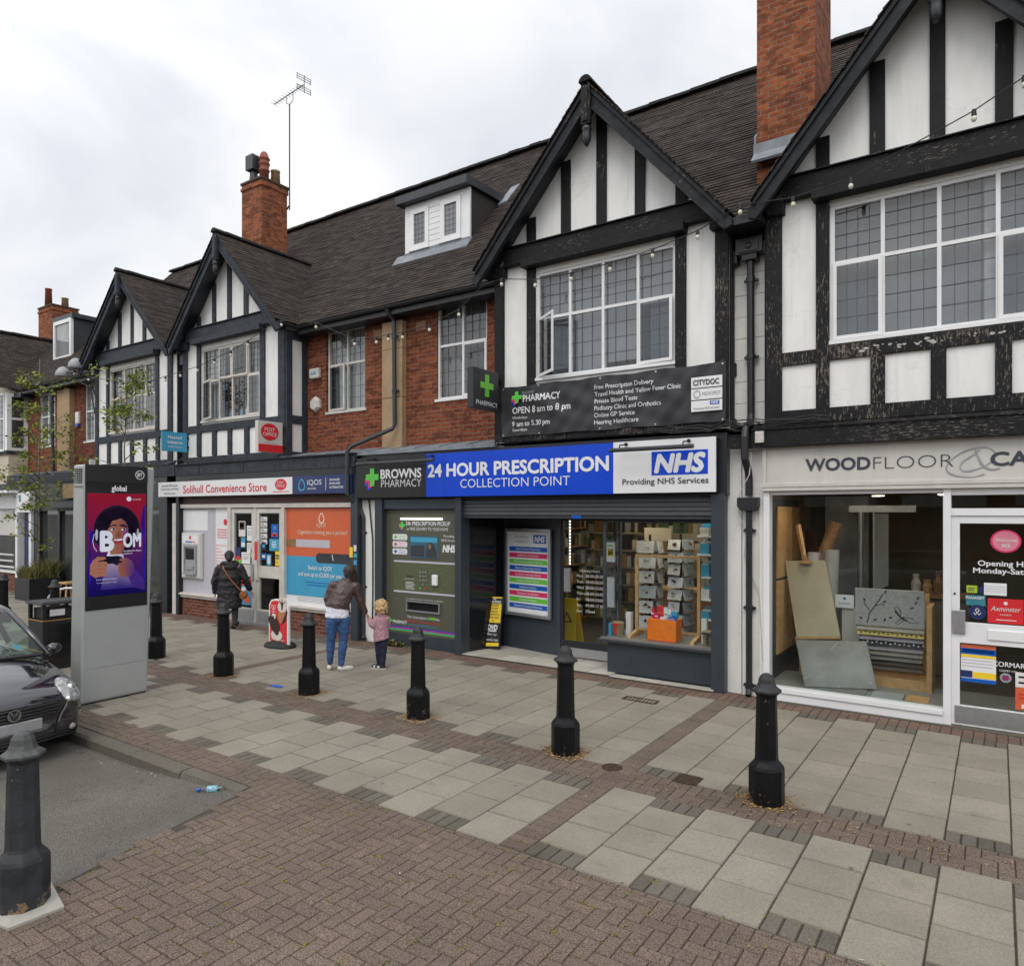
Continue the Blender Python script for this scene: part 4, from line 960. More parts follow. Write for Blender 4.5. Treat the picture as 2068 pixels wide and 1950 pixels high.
q = MB(); flat(q, (0, 9.8135, 0), XF, ZF, ell(-14.76, 2.27, .07, .075)); flat(q, (0, 9.8135, 0), XF, ZF, [(-16.64, 1.99), (-16.52, 1.99), (-16.52, 2.18), (-16.64, 2.18)]); q.build('red_spot', M.red, BC)
q = MB(); q.box(-16.64, -16.53, 9.808, 9.8135, 1.8, 1.97); q.build('card_sticker', M.ink, BC)
q = MB()
for k in range(4): q.box(-15.08, -14.7+.06*(k % 2), 9.811, 9.8145, 2.08-.06*k, 2.108-.06*k)
for k in range(15): q.box(-15.08, -14.66-.1*((k*7) % 4), 9.8115, 9.8145, 1.72-.074*k, 1.736-.074*k)
for k in range(15): q.box(-15.12, -15.095, 9.811, 9.8145, 1.70-.074*k, 1.74-.074*k)
q.build('price_lines', paint('faded_red_print', (.66, .22, .24), .5), BC)
# cash machine set in the panel
at = thing('cash_machine', 'grey cash machine set into the pale panel left of the store doors', 'cash machine', (-16.05, 9.8, .9))
q = MB(); q.box(-16.44, -15.66, 9.74, 9.812, .92, 1.98); q.box(-16.47, -15.63, 9.76, 9.81, .9, 2.0); q.build('surround', M.offw, at, bevel=.01)
q = MB(); q.box(-16.38, -15.72, 9.728, 9.741, 1.74, 1.95); q.build('header', M.wsign, at)
q = MB(); flat(q, (0, 9.727, 0), XF, ZF, ell(-16.05, 1.89, .045, .045)); q.box(-15.95, -15.85, 9.724, 9.7275, 1.775, 1.8); q.build('logo', M.red, at)
q = MB(); q.box(-16.25, -15.97, 9.724, 9.7275, 1.772, 1.802); q.build('lettering', M.nhs, at)
q = MB(); q.prism([(-16.29, 9.735, 1.70), (-16.29, 9.739, 1.02), (-16.29, 9.71, 1.02), (-16.29, 9.735, 1.68)], (.49, 0, 0)); q.box(-16.3, -16.26, 9.70, 9.742, 1.0, 1.71); q.box(-15.84, -15.79, 9.70, 9.742, 1.0, 1.71); q.box(-16.26, -15.84, 9.70, 9.742, 1.66, 1.71); q.box(-16.26, -15.84, 9.66, 9.742, 1.0, 1.05); q.build('recess_frame', M.grey, at)
q = MB(); q.box(-16.24, -15.86, 9.722, 9.734, 1.36, 1.62); q.build('screen', M.gblack, at)
q = MB(); q.box(-16.22, -15.88, 9.69, 9.73, 1.12, 1.2); q.build('keypad', M.alu, at)
# doors
for (a, b, lab) in ((-14.46, -13.62, 'l'), (-13.55, -12.66, 'r')):
    q = MB(); q.box(a, a+.1, 9.77, 9.83, .06, 2.58); q.box(b-.1, b, 9.77, 9.83, .06, 2.58); q.box(a+.1, b-.1, 9.77, 9.83, 2.48, 2.58); q.box(a+.1, b-.1, 9.77, 9.83, 1.06, 1.32); q.box(a+.1, b-.1, 9.77, 9.83, .06, .36)
    d = q.build('door', M.cream, BC, bevel=.004)
    q = MB(); q.box(a+.1, b-.1, 9.80, 9.804, 1.32, 2.48); q.box(a+.1, b-.1, 9.80, 9.804, .36, 1.06); q.build('pane', M.glass, d)
    MB().box(a+.03, b-.03, 9.762, 9.77, .07, .33).build('kick_plate', M.alu, d)
    q = MB(); xx = b-.06 if lab == 'l' else a+.02
    q.box(xx-.02, xx+.06, 9.73, 9.77, 1.0, 1.9 if lab == 'r' else 1.35); q.build('handle', M.cream if lab == 'r' else M.alu, d)
    if lab == 'r': MB().box(xx-.022, xx+.062, 9.724, 9.73, 1.45, 1.85).build('push_sticker', M.red, d)
q = MB(); q.box(-14.46, -12.6, 9.7, 9.95, -.01, .06); q.build('threshold', M.alu, BC)
q = MB(); q.box(-13.62, -13.55, 9.76, 9.84, .06, 2.6); q.build('door_post', M.cream, BC)
def poster(lab, par_y, x0, x1, z0, z1, m, bits=(), name='notice', group='notices stuck on the store doors'):
    o = MB().box(x0, x1, par_y-.003, par_y, z0, z1).build(name, m); tag(o, lab, 'notice', group)
    for (a, b, c, d, mm) in bits:
        MB().box(x0+(x1-x0)*a, x0+(x1-x0)*b, par_y-.006, par_y-.0031, z0+(z1-z0)*c, z0+(z1-z0)*d).build('print', mm, o)
    return o
Y_ = 9.797
tl_ = [(.12, .88, .8, .86, M.grey), (.12, .8, .62, .66, M.grey), (.12, .85, .5, .54, M.grey), (.12, .7, .38, .42, M.grey)]
poster('photo notice with dark red picture at top of left store door', Y_, -14.22, -13.98, 1.95, 2.3, M.card, [(.1, .9, .45, .95, M.rust), (.2, .7, .6, .85, M.red)])
poster('plain white sheet beside the photo notice on left store door', Y_, -13.92, -13.66, 1.86, 2.2, M.wsign, tl_)
poster('pale blue leaflet under the photo notice on left store door', Y_, -14.14, -13.98, 1.7, 1.93, M.sky, [(.1, .9, .1, .5, M.wsign)])
poster('second white sheet lower on the left store door', Y_, -13.92, -13.7, 1.6, 1.82, M.wsign, tl_)
poster('dark blue and red leaflet at left edge of left store door', Y_, -14.34, -14.16, 1.42, 1.7, M.navy, [(0, 1, 0, .3, M.red)])
poster('yellow warning notice by the handle of left store door', Y_, -13.78, -13.66, 1.5, 1.68, M.yellow, [(.2, .8, .3, .8, M.ink)])
poster('white handwritten sheet at bottom of left store door window', Y_, -14.12, -13.8, 1.34, 1.6, M.wsign, tl_)
poster('green strip at bottom corner of left store door window', Y_, -14.34, -14.14, 1.34, 1.46, M.green)
poster('red and blue drinks poster in lower left door panel', Y_, -14.3, -13.76, .42, 1.02, M.sky, [(0, 1, .72, 1, M.red), (.1, .9, .78, .86, M.wsign), (.1, .4, .05, .3, M.nhs), (.5, .9, .08, .35, M.orange), (.2, .6, .4, .65, M.wsign)])
for k in range(5):
    poster(['top', 'second', 'third', 'fourth', 'lowest'][k] + ' small white card in column on right store door', Y_, -13.43, -13.2, 2.3-.125*k, 2.4-.125*k, M.card, [(.1, .9, .2, .3, M.navy), (.1, .5, .55, .7, M.navy)])
poster('blue poster with white drop shape on right store door', Y_, -13.06, -12.82, 1.95, 2.24, M.nhs, [(.35, .65, .6, .85, M.sky), (.1, .9, .1, .3, M.red), (.4, .6, .1, .35, M.wsign)])
poster('light blue square notice below the blue poster on right store door', Y_, -13.12, -12.8, 1.66, 1.92, M.sky, [(.3, .7, .7, .78, M.wsign), (.25, .75, .5, .58, M.wsign), (.3, .7, .3, .38, M.wsign)])
poster('small navy sticker below the card column on right store door', Y_, -13.4, -13.25, 1.68, 1.84, M.navy, [(.2, .8, .3, .7, M.sky)])
poster('round-edged blue sticker lower on right store door', Y_, -13.4, -13.24, 1.46, 1.6, M.nhs, [(.2, .8, .3, .7, M.wsign)])
poster('blue phone shaped leaflet near bottom of right store door window', Y_, -13.22, -13.06, 1.34, 1.58, M.sky, [(.2, .8, .15, .85, M.card)])
poster('yellow notice at right bottom corner of right store door window', Y_, -12.92, -12.77, 1.34, 1.68, M.yellow, [(.1, .9, .6, .7, M.ink), (.1, .9, .45, .52, M.ink), (.3, .45, .15, .28, M.orange)])
# big tobacco poster window
wp = MB().box(-12.56, -10.5, 9.812, 9.83, .55, 2.6).build('window_vinyl', M.wsign); tag(wp, 'orange and blue window vinyl to the right of the store doors', 'window vinyl')
MB().box(-12.56, -10.5, 9.808, 9.8118, 1.58, 2.6).build('orange_field', M.orange, wp)
MB().box(-12.56, -10.5, 9.808, 9.8118, .75, 1.579).build('blue_field', M.sky, wp)
O_ = Vector((0, 9.807, 0))
M.cream2 = paint('pale_print', (.72, .62, .5), .5)
letters('lettering', 'IQOS', M.cream2, wp, O_, XF, ZF, -11.45, 2.2, .075, w_=.28, align='C')
letters('lettering', 'Cigarettes costing you a packet?', M.cream2, wp, O_, XF, ZF, -11.44, 2.05, .085, w_=1.5, align='C')
letters('lettering', 'Switch to IQOS', M.wsign, wp, O_, XF, ZF, -11.5, 1.31, .085, w_=.72, align='C', bold=.01)
letters('lettering', 'and save up to £2,500 per year', M.wsign, wp, O_, XF, ZF, -11.5, 1.17, .085, w_=1.35, align='C', bold=.01)
q = MB(); q.box(-11.95, -10.95, 9.8035, 9.8078, 1.04, 1.055); q.box(-11.9, -11.2, 9.8035, 9.8078, .985, 1.0); q.build('small_print', M.nhs, wp)
q = MB()
for k in range(4): q.box(-12.2, -10.7-.2*k, 9.8085, 9.811, .72-.03*k, .726-.03*k)
q.build('small_print', M.grey, wp)
def ring_(mb, O, U, V, cx, cz, rx, rz, t, n=24, d=.0, egg=0.0):
    for i in range(n):
        a, b = 2*math.pi*i/n, 2*math.pi*(i+1)/n
        P = lambda th, s: (cx + (rx-s)*math.cos(th)*(1-egg*math.sin(th)), cz + (rz-s)*math.sin(th))
        flat(mb, O, U, V, [P(a, 0), P(b, 0), P(b, t), P(a, t)], .002, d)
    return mb
ring_(MB(), O_, XF, ZF, -11.45, 2.38, .085, .11, .025, egg=.3).build('logo', M.cream2, wp)
q = MB(); flat(q, O_, XF, ZF, [(-12.56, 1.77), (-11.2, 1.77), (-11.2, 1.93), (-12.56, 1.93)]); q.build('cigarette', M.lgrey, wp)
q = MB(); flat(q, O_, XF, ZF, [(-12.56, 1.77), (-12.25, 1.77), (-12.25, 1.93), (-12.56, 1.93)], .002, .0025); q.build('filter_tip', M.woodd, wp)
q = MB(); flat(q, O_, XF, ZF, ell(-11.52, 1.56, .1, .1, 10, 90, 270) + [(-10.5, 1.46), (-10.5, 1.66)]); q.build('device', M.pipe, wp)
q = MB(); flat(q, O_, XF, ZF, [(-11.1, 1.52), (-11.08, 1.52), (-11.12, 1.64), (-11.14, 1.64)], .002, .0025); q.build('light_line', M.wsign, wp)
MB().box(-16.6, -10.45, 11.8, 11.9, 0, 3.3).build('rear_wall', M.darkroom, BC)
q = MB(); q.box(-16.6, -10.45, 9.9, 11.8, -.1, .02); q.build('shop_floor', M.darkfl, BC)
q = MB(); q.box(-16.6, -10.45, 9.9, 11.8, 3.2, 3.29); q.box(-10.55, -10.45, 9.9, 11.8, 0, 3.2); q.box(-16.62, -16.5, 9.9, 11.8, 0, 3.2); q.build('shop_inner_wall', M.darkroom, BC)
# pilaster pair between the two shops
q = MB(); q.box(-10.44, -10.25, 9.66, 9.9, 0, 3.4); q.build('shopfront_post', M.anthra, BC, bevel=.006)
q = MB(); q.box(-10.25, -9.84, 9.8, 9.95, 0, 2.78); q.build('boarded_pilaster', M.boards, BC)
MB().tube([(-10.06, 9.78, 2.76), (-10.0, 9.77, 2.4), (-9.96, 9.785, 2.0), (-9.95, 9.78, 1.4), (-9.96, 9.79, .8), (-9.97, 9.78, .3)], .014, 6).build('cable', M.cable, BC)
q = MB(); q.box(-10.46, -10.37, 9.652, 9.66, 1.62, 1.82); q.build('sticker', M.yellow, BC)
q = MB(); q.box(-10.34, -10.25, 9.652, 9.66, 1.62, 1.70); q.box(-10.34, -10.26, 9.652, 9.66, 1.48, 1.57); q.build('sticker', M.sky, BC)
q = MB(); q.box(-10.34, -10.27, 9.651, 9.66, 1.74, 1.86); q.build('sticker', M.card, BC)

# ------------------------------------------------------------------ pharmacy front
q = MB(); q.box(-10.24, -3.08, 9.74, 9.95, 2.74, 3.6); q.build('soffit', M.anthrad, BP)
q = MB(); q.box(-9.84, -9.64, 9.72, 9.95, 0, 2.76); q.box(-9.64, -7.86, 9.74, 9.95, 2.56, 2.76); q.box(-9.64, -7.86, 9.82, 9.95, 0, .24); q.box(-7.86, -7.72, 9.70, 9.95, 0, 2.76); q.box(-3.30, -3.11, 9.72, 9.98, 0, 2.76); q.box(-9.7, -9.63, 9.70, 9.74, 0, 2.7)
q.build('shopfront_frame', M.anthra, BP, bevel=.004)
q = MB()
q.box(-7.72, -3.30, 9.78, 9.95, 2.40, 2.44); q.box(-7.72, -3.30, 9.801, 9.83, 2.44, 2.79)
for k in range(5): q.prism([(-7.72, 9.80, 2.45+.065*k), (-7.72, 9.765, 2.455+.065*k), (-7.72, 9.78, 2.51+.065*k), (-7.72, 9.80, 2.512+.065*k)], (4.42, 0, 0))
q.build('roller_shutter', M.pipe, BP)
# recess: tiled floor, side panel, inner walls
q = MB(); q.box(-7.86, -4.85, 9.72, 10.9, -.02, .028); q.box(-4.85, -3.25, 9.66, 9.86, -.02, .026); q.build('tile_bed', M.joint, BP)
q = MB()
for i in range(8):
    for j in range(3): brickq(q, (-7.84+i*.43, min(-7.84+(i+1)*.43, -4.86), 9.72+j*.4, 9.72+(j+1)*.4), .003, RN.random(), .034, .001)
for i in range(4): brickq(q, (-4.85+i*.4, -4.85+(i+1)*.4, 9.66, 9.85), .003, RN.random(), .032, .001)
q.build('floor_tiles', M.cream_t, BP)
q = MB(); q.prism([(-7.72, 9.95, 0), (-7.55, 10.78, 0), (-7.63, 10.80, 0), (-7.84, 9.95, 0)], (0, 0, 2.5)); q.build('side_panel', M.gblack, BP)
def ang(o, name, m, p0, p1, z0, z1, t): # wall slab between two plan points
    p0, p1 = Vector((*p0, 0)), Vector((*p1, 0)); d = p1-p0; n = Vector((d.y, -d.x, 0)).normalized()
    return MB().prism([p0+Vector((0, 0, z0)), p1+Vector((0, 0, z0)), p1-n*t+Vector((0, 0, z0)), p0-n*t+Vector((0, 0, z0))], (0, 0, z1-z0)).build(name, m, o)
ang(BP, 'recess_wall', M.anthra, (-7.56, 10.76), (-6.2, 10.52), 0, 2.7, .1)
q = MB(); q.box(-7.72, -4.9, 9.95, 10.9, 2.46, 2.5); q.build('recess_ceiling', M.anthrad, BP)
# glazed door
DX0, DX1, DY = -6.18, -5.14, 10.50
q = MB(); q.box(DX0, DX0+.05, DY, DY+.05, .05, 2.42); q.box(DX1-.05, DX1, DY, DY+.05, .05, 2.42); q.box(DX0+.05, DX1-.05, DY, DY+.05, 2.36, 2.42); q.box(DX0+.05, DX1-.05, DY, DY+.05, .05, .32)
dr = q.build('door', M.anthrad, BP, bevel=.003)
MB().box(DX0+.05, DX1-.05, DY+.02, DY+.026, .32, 2.36).build('pane', M.glass, dr)
MB().box(DX0+.02, DX1-.02, DY-.012, DY-.001, .06, .21).build('kick_plate', M.alu, dr)
q = MB(); q.box(DX0+.08, DX0+.2, DY-.03, DY+.018, 1.15, 1.55); q.build('letter_box', M.alu, dr)
OD = Vector((0, DY+.014, 0))
letters('lettering', 'Opening Hours', M.card, dr, OD, XF, ZF, -5.82, 1.50, .042, w_=.38)
for k, (a, b) in enumerate((('Mon', '08.00-20.00'), ('Tues', '08.00-20.00'), ('Wed', '08.00-20.00'), ('Thurs', '08.00-20.00'), ('Fri', '08.00-20.00'), ('Sat', '09.00-17.30'), ('Sun', 'Closed'))):
    q = MB(); text(q, a, OD, XF, ZF, -5.87, 1.41-.098*k, .046); text(q, b, OD, XF, ZF, -5.70, 1.41-.098*k, .046, w_=.33 if k < 6 else .17); q.build('lettering', M.card, dr, recalc=False)
q = MB(); q.box(DX0-.04, DX1+.05, DY-.01, DY+.08, 2.42, 2.5); q.build('door_head', M.anthrad, BP)
# bay window: front light, side light, riser, sill
q = MB(); q.box(-5.08, -5.04, 9.93, 9.97, .56, 2.42); q.box(-5.04, -3.30, 9.93, 9.97, 2.34, 2.44); q.box(-5.08, -5.04, 10.46, 10.52, .56, 2.42); q.build('shop_window_frame', M.anthra, BP)
sw = MB().box(-5.04, -3.30, 9.945, 9.951, .58, 2.34).build('shop_window', M.glass, BP)
MB().box(-5.063, -5.057, 9.97, 10.46, .58, 2.4).build('shop_window', M.glass, BP)
q = MB(); q.box(-5.0, -3.30, 9.92, 10.0, .03, .5); q.box(-5.0, -4.95, 10.0, 10.52, .03, .5); q.build('stall_riser', M.anthra, BP)
q = MB(); q.box(-5.14, -3.28, 9.84, 10.55, .50, .545); q.build('window_sill', M.pipe, BP, bevel=.006)
q = MB(); q.box(-5.1, -3.30, 9.87, 10.75, .545, .57); q.build('display_shelf', paint('display_board', (.16, .15, .14), .6), BP)
# interior
q = MB(); q.box(-7.6, -3.1, 10.9, 15.5, -.05, .04); q.box(-5.0, -3.1, 10.5, 10.9, -.05, .04); q.build('shop_floor', M.darkfl, BP)
q = MB(); q.box(-9.7, -3.0, 15.0, 15.1, 0, 3.2); q.box(-3.12, -3.02, 9.98, 15, 0, 3.2); q.box(-7.75, -7.65, 10.85, 15, 0, 3.2); q.build('shop_inner_wall', M.tanwall, BP)
q = MB(); q.box(-9.7, -3.0, 9.96, 15.1, 2.76, 2.85); q.build('shop_ceiling', M.tanwall, BP)
for i, (lx, ly) in enumerate(((-5.9, 12.3), (-4.2, 12.0), (-5.0, 13.9), (-4.2, 10.45))):  # last one is added over the window display to brighten it
    o = thing('ceiling_light', ['square ceiling light seen through glazed pharmacy door', 'square ceiling light above the card racks in pharmacy', 'square ceiling light at the back of pharmacy', 'added square ceiling light brightening the orange box display'][i], 'ceiling light', (lx, ly, 2.7), 'ceiling lights in the pharmacy')
    MB().box(lx-.32, lx+.32, ly-.32, ly+.32, 2.735, 2.758).build('frame', M.wsign, o); MB().box(lx-.28, lx+.28, ly-.28, ly+.28, 2.725, 2.734).build('diffuser', M.led2, o)
q = MB()
for k in range(14): q.box(-6.105, -6.08, 10.66, 10.67, 1.60+.056*k, 1.60+.056*k+.036)
o = q.build('led_strip', M.led); tag(o, 'dotted white light strip at left inside the pharmacy door', 'light strip')

# ------------------------------------------------------------------ carpet shop front
q = MB(); q.box(-3.11, -2.92, 9.86, 10.0, -.02, 3.4); q.box(-2.90, -2.66, 9.84, 10.0, -.02, 3.4); q.box(-2.66, -2.60, 9.80, 10.0, .0, 3.36)
for k in range(9): q.box(-2.898, -2.662, 9.836, 9.8401, .05+.36*k, .05+.36*k+.35)
q.build('boarded_pilaster', M.boards, BW)
q = MB(); q.box(-2.60, 2.4, 9.74, 9.9, 2.86, 3.36); q.box(-2.60, 2.4, 9.71, 9.9, 2.78, 2.83); q.box(-2.62, 2.4, 9.70, 9.9, 2.83, 2.858); q.box(-2.60, -2.55, 9.715, 9.74, 2.86, 3.36); q.box(-2.55, 2.4, 9.72, 9.74, 2.86, 2.885)
q.build('fascia', M.fascia, BW, bevel=.003)
q = MB(); q.box(-2.60, -2.52, 9.76, 9.92, .0, 2.78); q.box(-.535, -.455, 9.75, 9.92, 0, 2.78); q.box(-2.52, -.535, 9.78, 9.92, 2.73, 2.78); q.box(-2.52, -.535, 9.74, 9.92, .0, .15); q.box(-2.52, -.535, 9.72, 9.92, .12, .18); q.box(-.455, .72, 9.77, 9.92, 2.46, 2.545); q.box(-.455, .72, 9.78, 9.92, 2.70, 2.78); q.box(.66, .74, 9.75, 9.92, 0, 2.78); q.box(.74, 2.4, 9.75, 9.92, 0, 2.78)
q.build('shopfront_frame', M.wsign, BW, bevel=.004)
q = MB(); q.box(-2.62, 2.4, 9.68, 9.94, -.02, .015); q.build('plinth', M.kerb, BW)
MB().box(-2.52, -.535, 9.835, 9.841, .18, 2.73).build('shop_window', M.glass, BW)
MB().box(-.455, .66, 9.835, 9.841, 2.545, 2.70).build('shop_window', M.glass, BW)
q = MB(); q.box(-.455, -.37, 9.79, 9.85, .02, 2.46); q.box(.58, .66, 9.79, 9.85, .02, 2.46); q.box(-.37, .58, 9.79, 9.85, 2.37, 2.46); q.box(-.37, .58, 9.79, 9.85, .98, 1.22); q.box(-.37, .58, 9.79, 9.85, .02, .25)
dw = q.build('door', M.wsign, BW, bevel=.004)
q = MB(); q.box(-.37, .58, 9.825, 9.831, 1.22, 2.37); q.box(-.37, .58, 9.825, 9.831, .25, .98); q.build('pane', M.glass, dw)
MB().box(-.42, .62, 9.78, 9.79, .05, .245).build('kick_plate', M.alu, dw)
MB().box(-.44, -.315, 9.76, 9.79, 1.09, 1.36).build('push_plate', M.alu, dw, bevel=.005)
q = MB(); q.box(-.10, .26, 9.772, 9.79, 1.04, 1.16); q.build('letter_plate', M.pvc, dw, bevel=.008)
q = MB(); q.cyl((-.42, 9.79, 1.55), (-.42, 9.78, 1.55), .012); q.build('keyhole', M.ink, dw)
OG = Vector((0, 9.824, 0))
letters('lettering', 'Opening Hours', M.wsign, dw, OG, XF, ZF, .11, 1.885, .06, w_=.61, align='C', bold=.02)
letters('lettering', 'Monday-Saturday', M.wsign, dw, OG, XF, ZF, .115, 1.80, .06, w_=.71, align='C', bold=.02)
# interior
q = MB(); q.box(-2.6, 2.4, 9.92, 10.95, .0, .17); q.build('window_bed', paint('stone_effect_floor', (.2, .2, .185), .45, .2, 2), BW)
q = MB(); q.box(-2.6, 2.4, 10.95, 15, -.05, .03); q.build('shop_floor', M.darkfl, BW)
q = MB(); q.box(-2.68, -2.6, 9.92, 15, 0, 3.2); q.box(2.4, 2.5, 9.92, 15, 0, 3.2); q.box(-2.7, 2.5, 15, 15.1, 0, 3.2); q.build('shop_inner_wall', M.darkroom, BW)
q = MB(); q.box(-2.68, 2.5, 9.92, 15, 2.8, 2.9); q.build('shop_ceiling', M.tanwall, BW)
q = MB(); q.box(-2.3, -1.9, 12.3, 12.36, .05, 2.75); q.box(-1.9, -1.68, 12.25, 12.4, .05, 2.75); q.build('shop_inner_wall', M.grey, BW)
o = thing('ceiling_light', 'slim ceiling light strip at top of the carpet shop door', 'ceiling light', (.2, 10.6, 2.75)); MB().box(-.2, .9, 10.55, 10.65, 2.77, 2.80).build('frame', M.wsign, o); MB().box(-.18, .88, 10.57, 10.63, 2.762, 2.769).build('diffuser', M.led2, o)
for k, (lx, ly) in enumerate(((-.9, 10.5), (-2.0, 10.45), (-.6, 13.2))):  # panel lamps added to brighten the carpet shop interior
    o = thing('ceiling_light', ['added square panel lamp brightening the hanging carpet samples', 'added square panel lamp brightening the easel', 'added square panel lamp deep in the carpet shop'][k], 'ceiling light', (lx, ly, 2.75), 'added panel lamps in the carpet shop'); MB().box(lx-.2, lx+.2, ly-.2, ly+.2, 2.785, 2.80).build('frame', M.wsign, o); MB().box(lx-.18, lx+.18, ly-.18, ly+.18, 2.775, 2.784).build('diffuser', M.led2, o)
o = thing('ceiling_light', 'round spotlight in the ceiling behind the easel board', 'ceiling light', (-1.5, 12, 2.75)); MB().lathe((-1.45, 11.6, 2.74), [(.09, 0), (.09, .06), (0, .06)], 14).build('frame', M.wsign, o); MB().lathe((-1.45, 11.6, 2.735), [(0, 0), (.08, 0), (.08, .004), (0, .004)], 14).build('diffuser', M.led2, o)
# ------------------------------------------------------------------ signs
def cross3(par, O, U, V, cx, cz, r, d=.0):
    """three offset plus signs: blue, magenta, green"""
    def plus(c_x, c_z, s, t, dd):
        q = MB(); flat(q, O, U, V, [(c_x-t, c_z-s), (c_x+t, c_z-s), (c_x+t, c_z-t), (c_x+s, c_z-t), (c_x+s, c_z+t), (c_x+t, c_z+t), (c_x+t, c_z+s), (c_x-t, c_z+s), (c_x-t, c_z+t), (c_x-s, c_z+t), (c_x-s, c_z-t), (c_x-t, c_z-t)], .003, dd); return q
    plus(cx-r*.42, cz-r*.62, r*.62, r*.22, d).build('blue_cross', M.blue, par)
    plus(cx-r*.24, cz-r*.26, r*.74, r*.26, d+.0032).build('magenta_cross', M.pink, par)
    plus(cx+r*.1, cz+r*.12, r*.95, r*.32, d+.0064).build('green_cross', M.bgreen, par)
# pharmacy fascia
s = thing('shop_sign', 'long pharmacy fascia sign in black, bright blue and white panels', 'shop sign', (-6.7, 9.68, 2.78))
MB().box(-10.2, -3.19, 9.62, 9.74, 2.775, 3.53).build('sign_box', M.anthrad, s)
MB().box(-10.2, -8.43, 9.61, 9.62, 2.775, 3.53).build('black_panel', M.bsign, s)
q = MB(); q.box(-8.43, -4.74, 9.60, 9.62, 2.775, 3.535); q.build('blue_panel', M.blue, s)
MB().box(-4.74, -3.19, 9.60, 9.62, 2.78, 3.54).build('white_panel', M.wsign, s)
q = MB()
for x in (-8.0, -5.55):
    q.box(x-.002, x+.002, 9.5985, 9.6, 2.78, 3.53)
    for z in (2.85, 3.48):
        for dx in (-.03, .03): q.cyl((x+dx, 9.5995, z), (x+dx, 9.597, z), .008, n=8)
q.build('panel_joint', M.navy, s)
OB = Vector((0, 9.608, 0)); OF = Vector((0, 9.598, 0))
M.bold_white = paint('sign_lettering_white', (.72, .735, .76), .4, .03)
cross3(s, OB, XF, ZF, -9.80, 3.14, .175)
letters('lettering', 'BROWNS', M.bold_white, s, OB, XF, ZF, -9.57, 3.13, .165, w_=1.02, bold=.028)
letters('lettering', 'PHARMACY', M.bold_white, s, OB, XF, ZF, -9.55, 2.965, .142, w_=1.0, bold=-.008)
letters('lettering', '24 HOUR PRESCRIPTION', M.bold_white, s, OF, XF, ZF, -8.39, 3.13, .215, w_=3.58, bold=.034)
letters('lettering', 'COLLECTION POINT', M.bold_white, s, OF, XF, ZF, -7.65, 2.92, .15, w_=2.17, bold=-.006)
MB().box(-4.13, -3.30, 9.5965, 9.60, 3.03, 3.37).build('blue_lozenge', M.blue, s)
letters('lettering', 'NHS', M.bold_white, s, (0, 9.5955, 0), XF, ZF, -4.09, 3.075, .25, w_=.76, bold=.05, shear=.2)
letters('lettering', 'Providing NHS Services', M.ink, s, OF, XF, ZF, -4.59, 2.905, .085, w_=1.3, bold=.012)
def trough(lab, x0, x1, z, y=9.36):
    o = thing('sign_light', lab, 'sign light', (x0, y, z), 'trough lights over the pharmacy sign')
    MB().tube([(x0, y, z), (x1, y, z)], .032, 10).build('tube', M.pipe, o)
    for f in (.12, .88):
        x = x0 + (x1-x0)*f
        q = MB(); q.tube([(x, 9.61, z+.10), (x, y+.02, z+.07), (x, y, z)], .011, 6); q.cyl((x, 9.61, z+.1), (x, 9.58, z+.1), .026); q.build('bracket', M.iron, o)
trough('dark bar light over the white health panel of the pharmacy sign', -4.68, -3.42, 3.40)
trough('grey bar light over the black and blue panels of the pharmacy sign', -9.95, -8.05, 3.40)
# cable tangle over the sign
o = MB(); 
for k in range(4):
    r = random.Random(k+5); x0 = -10.1 + k*.9; o.tube([(x0+i*.12, 9.75+.05*r.random(), 3.56+.13*math.sin(i*.55+k)**2*r.random()+.01) for i in range(9)], .006, 5)
tag(o.build('loose_cable', M.wcable), 'loops of pale loose cable lying on the pharmacy sign top', 'cable')

# convenience fascia
s = thing('shop_sign', 'white and navy convenience store fascia sign with red lettering', 'shop sign', (-13.8, 9.66, 2.88))
MB().box(-17.23, -10.34, 9.62, 9.70, 2.875, 3.235).build('sign_box', M.anthrad, s)
MB().box(-17.23, -12.11, 9.60, 9.62, 2.88, 3.235).build('white_panel', M.wsign, s); MB().box(-12.109, -10.34, 9.60, 9.62, 2.875, 3.24).build('navy_panel', M.navy, s)
letters('lettering', 'Solihull Convenience Store', M.red, s, OF, XF, ZF, -16.13, 2.955, .185, w_=3.18, bold=.010, space=1.03)
q = MB(); text(q, 'Specialist Off Licence', OF, XF, ZF, -16.72, 3.125, .05, w_=.72, align='C'); text(q, 'Confectionery, Stationery', OF, XF, ZF, -16.72, 3.045, .05, w_=.78, align='C'); text(q, '24/7 Services', OF, XF, ZF, -16.72, 2.94, .042, w_=.5, align='C'); q.build('lettering', M.ink, s, recalc=False)
q = MB(); flat(q, OF, XF, ZF, ell(-12.48, 3.085, .19, .12, 28), .0025); q.build('red_oval', M.red, s)
q = MB(); text(q, 'POST', (0, 9.594, 0), XF, ZF, -12.48, 3.10, .05, w_=.2, align='C'); text(q, 'OFFICE', (0, 9.594, 0), XF, ZF, -12.48, 3.03, .05, w_=.27, align='C'); q.build('lettering', M.wsign, s, recalc=False)
MB().box(-12.75, -12.2, 9.5965, 9.6, 2.925, 2.94).build('small_print', M.red, s)
ring_(MB(), OF, XF, ZF, -11.81, 3.06, .105, .125, .03, egg=.3).build('logo', M.sky, s)
letters('lettering', 'IQOS', M.bold_white, s, OF, XF, ZF, -11.63, 3.055, .105, w_=.43)
letters('lettering', 'PARTNER', M.bold_white, s, OF, XF, ZF, -11.63, 2.96, .04, w_=.26)
MB().box(-11.085, -11.075, 9.597, 9.6, 2.94, 3.19).build('divider', M.bold_white, s)
q = MB()
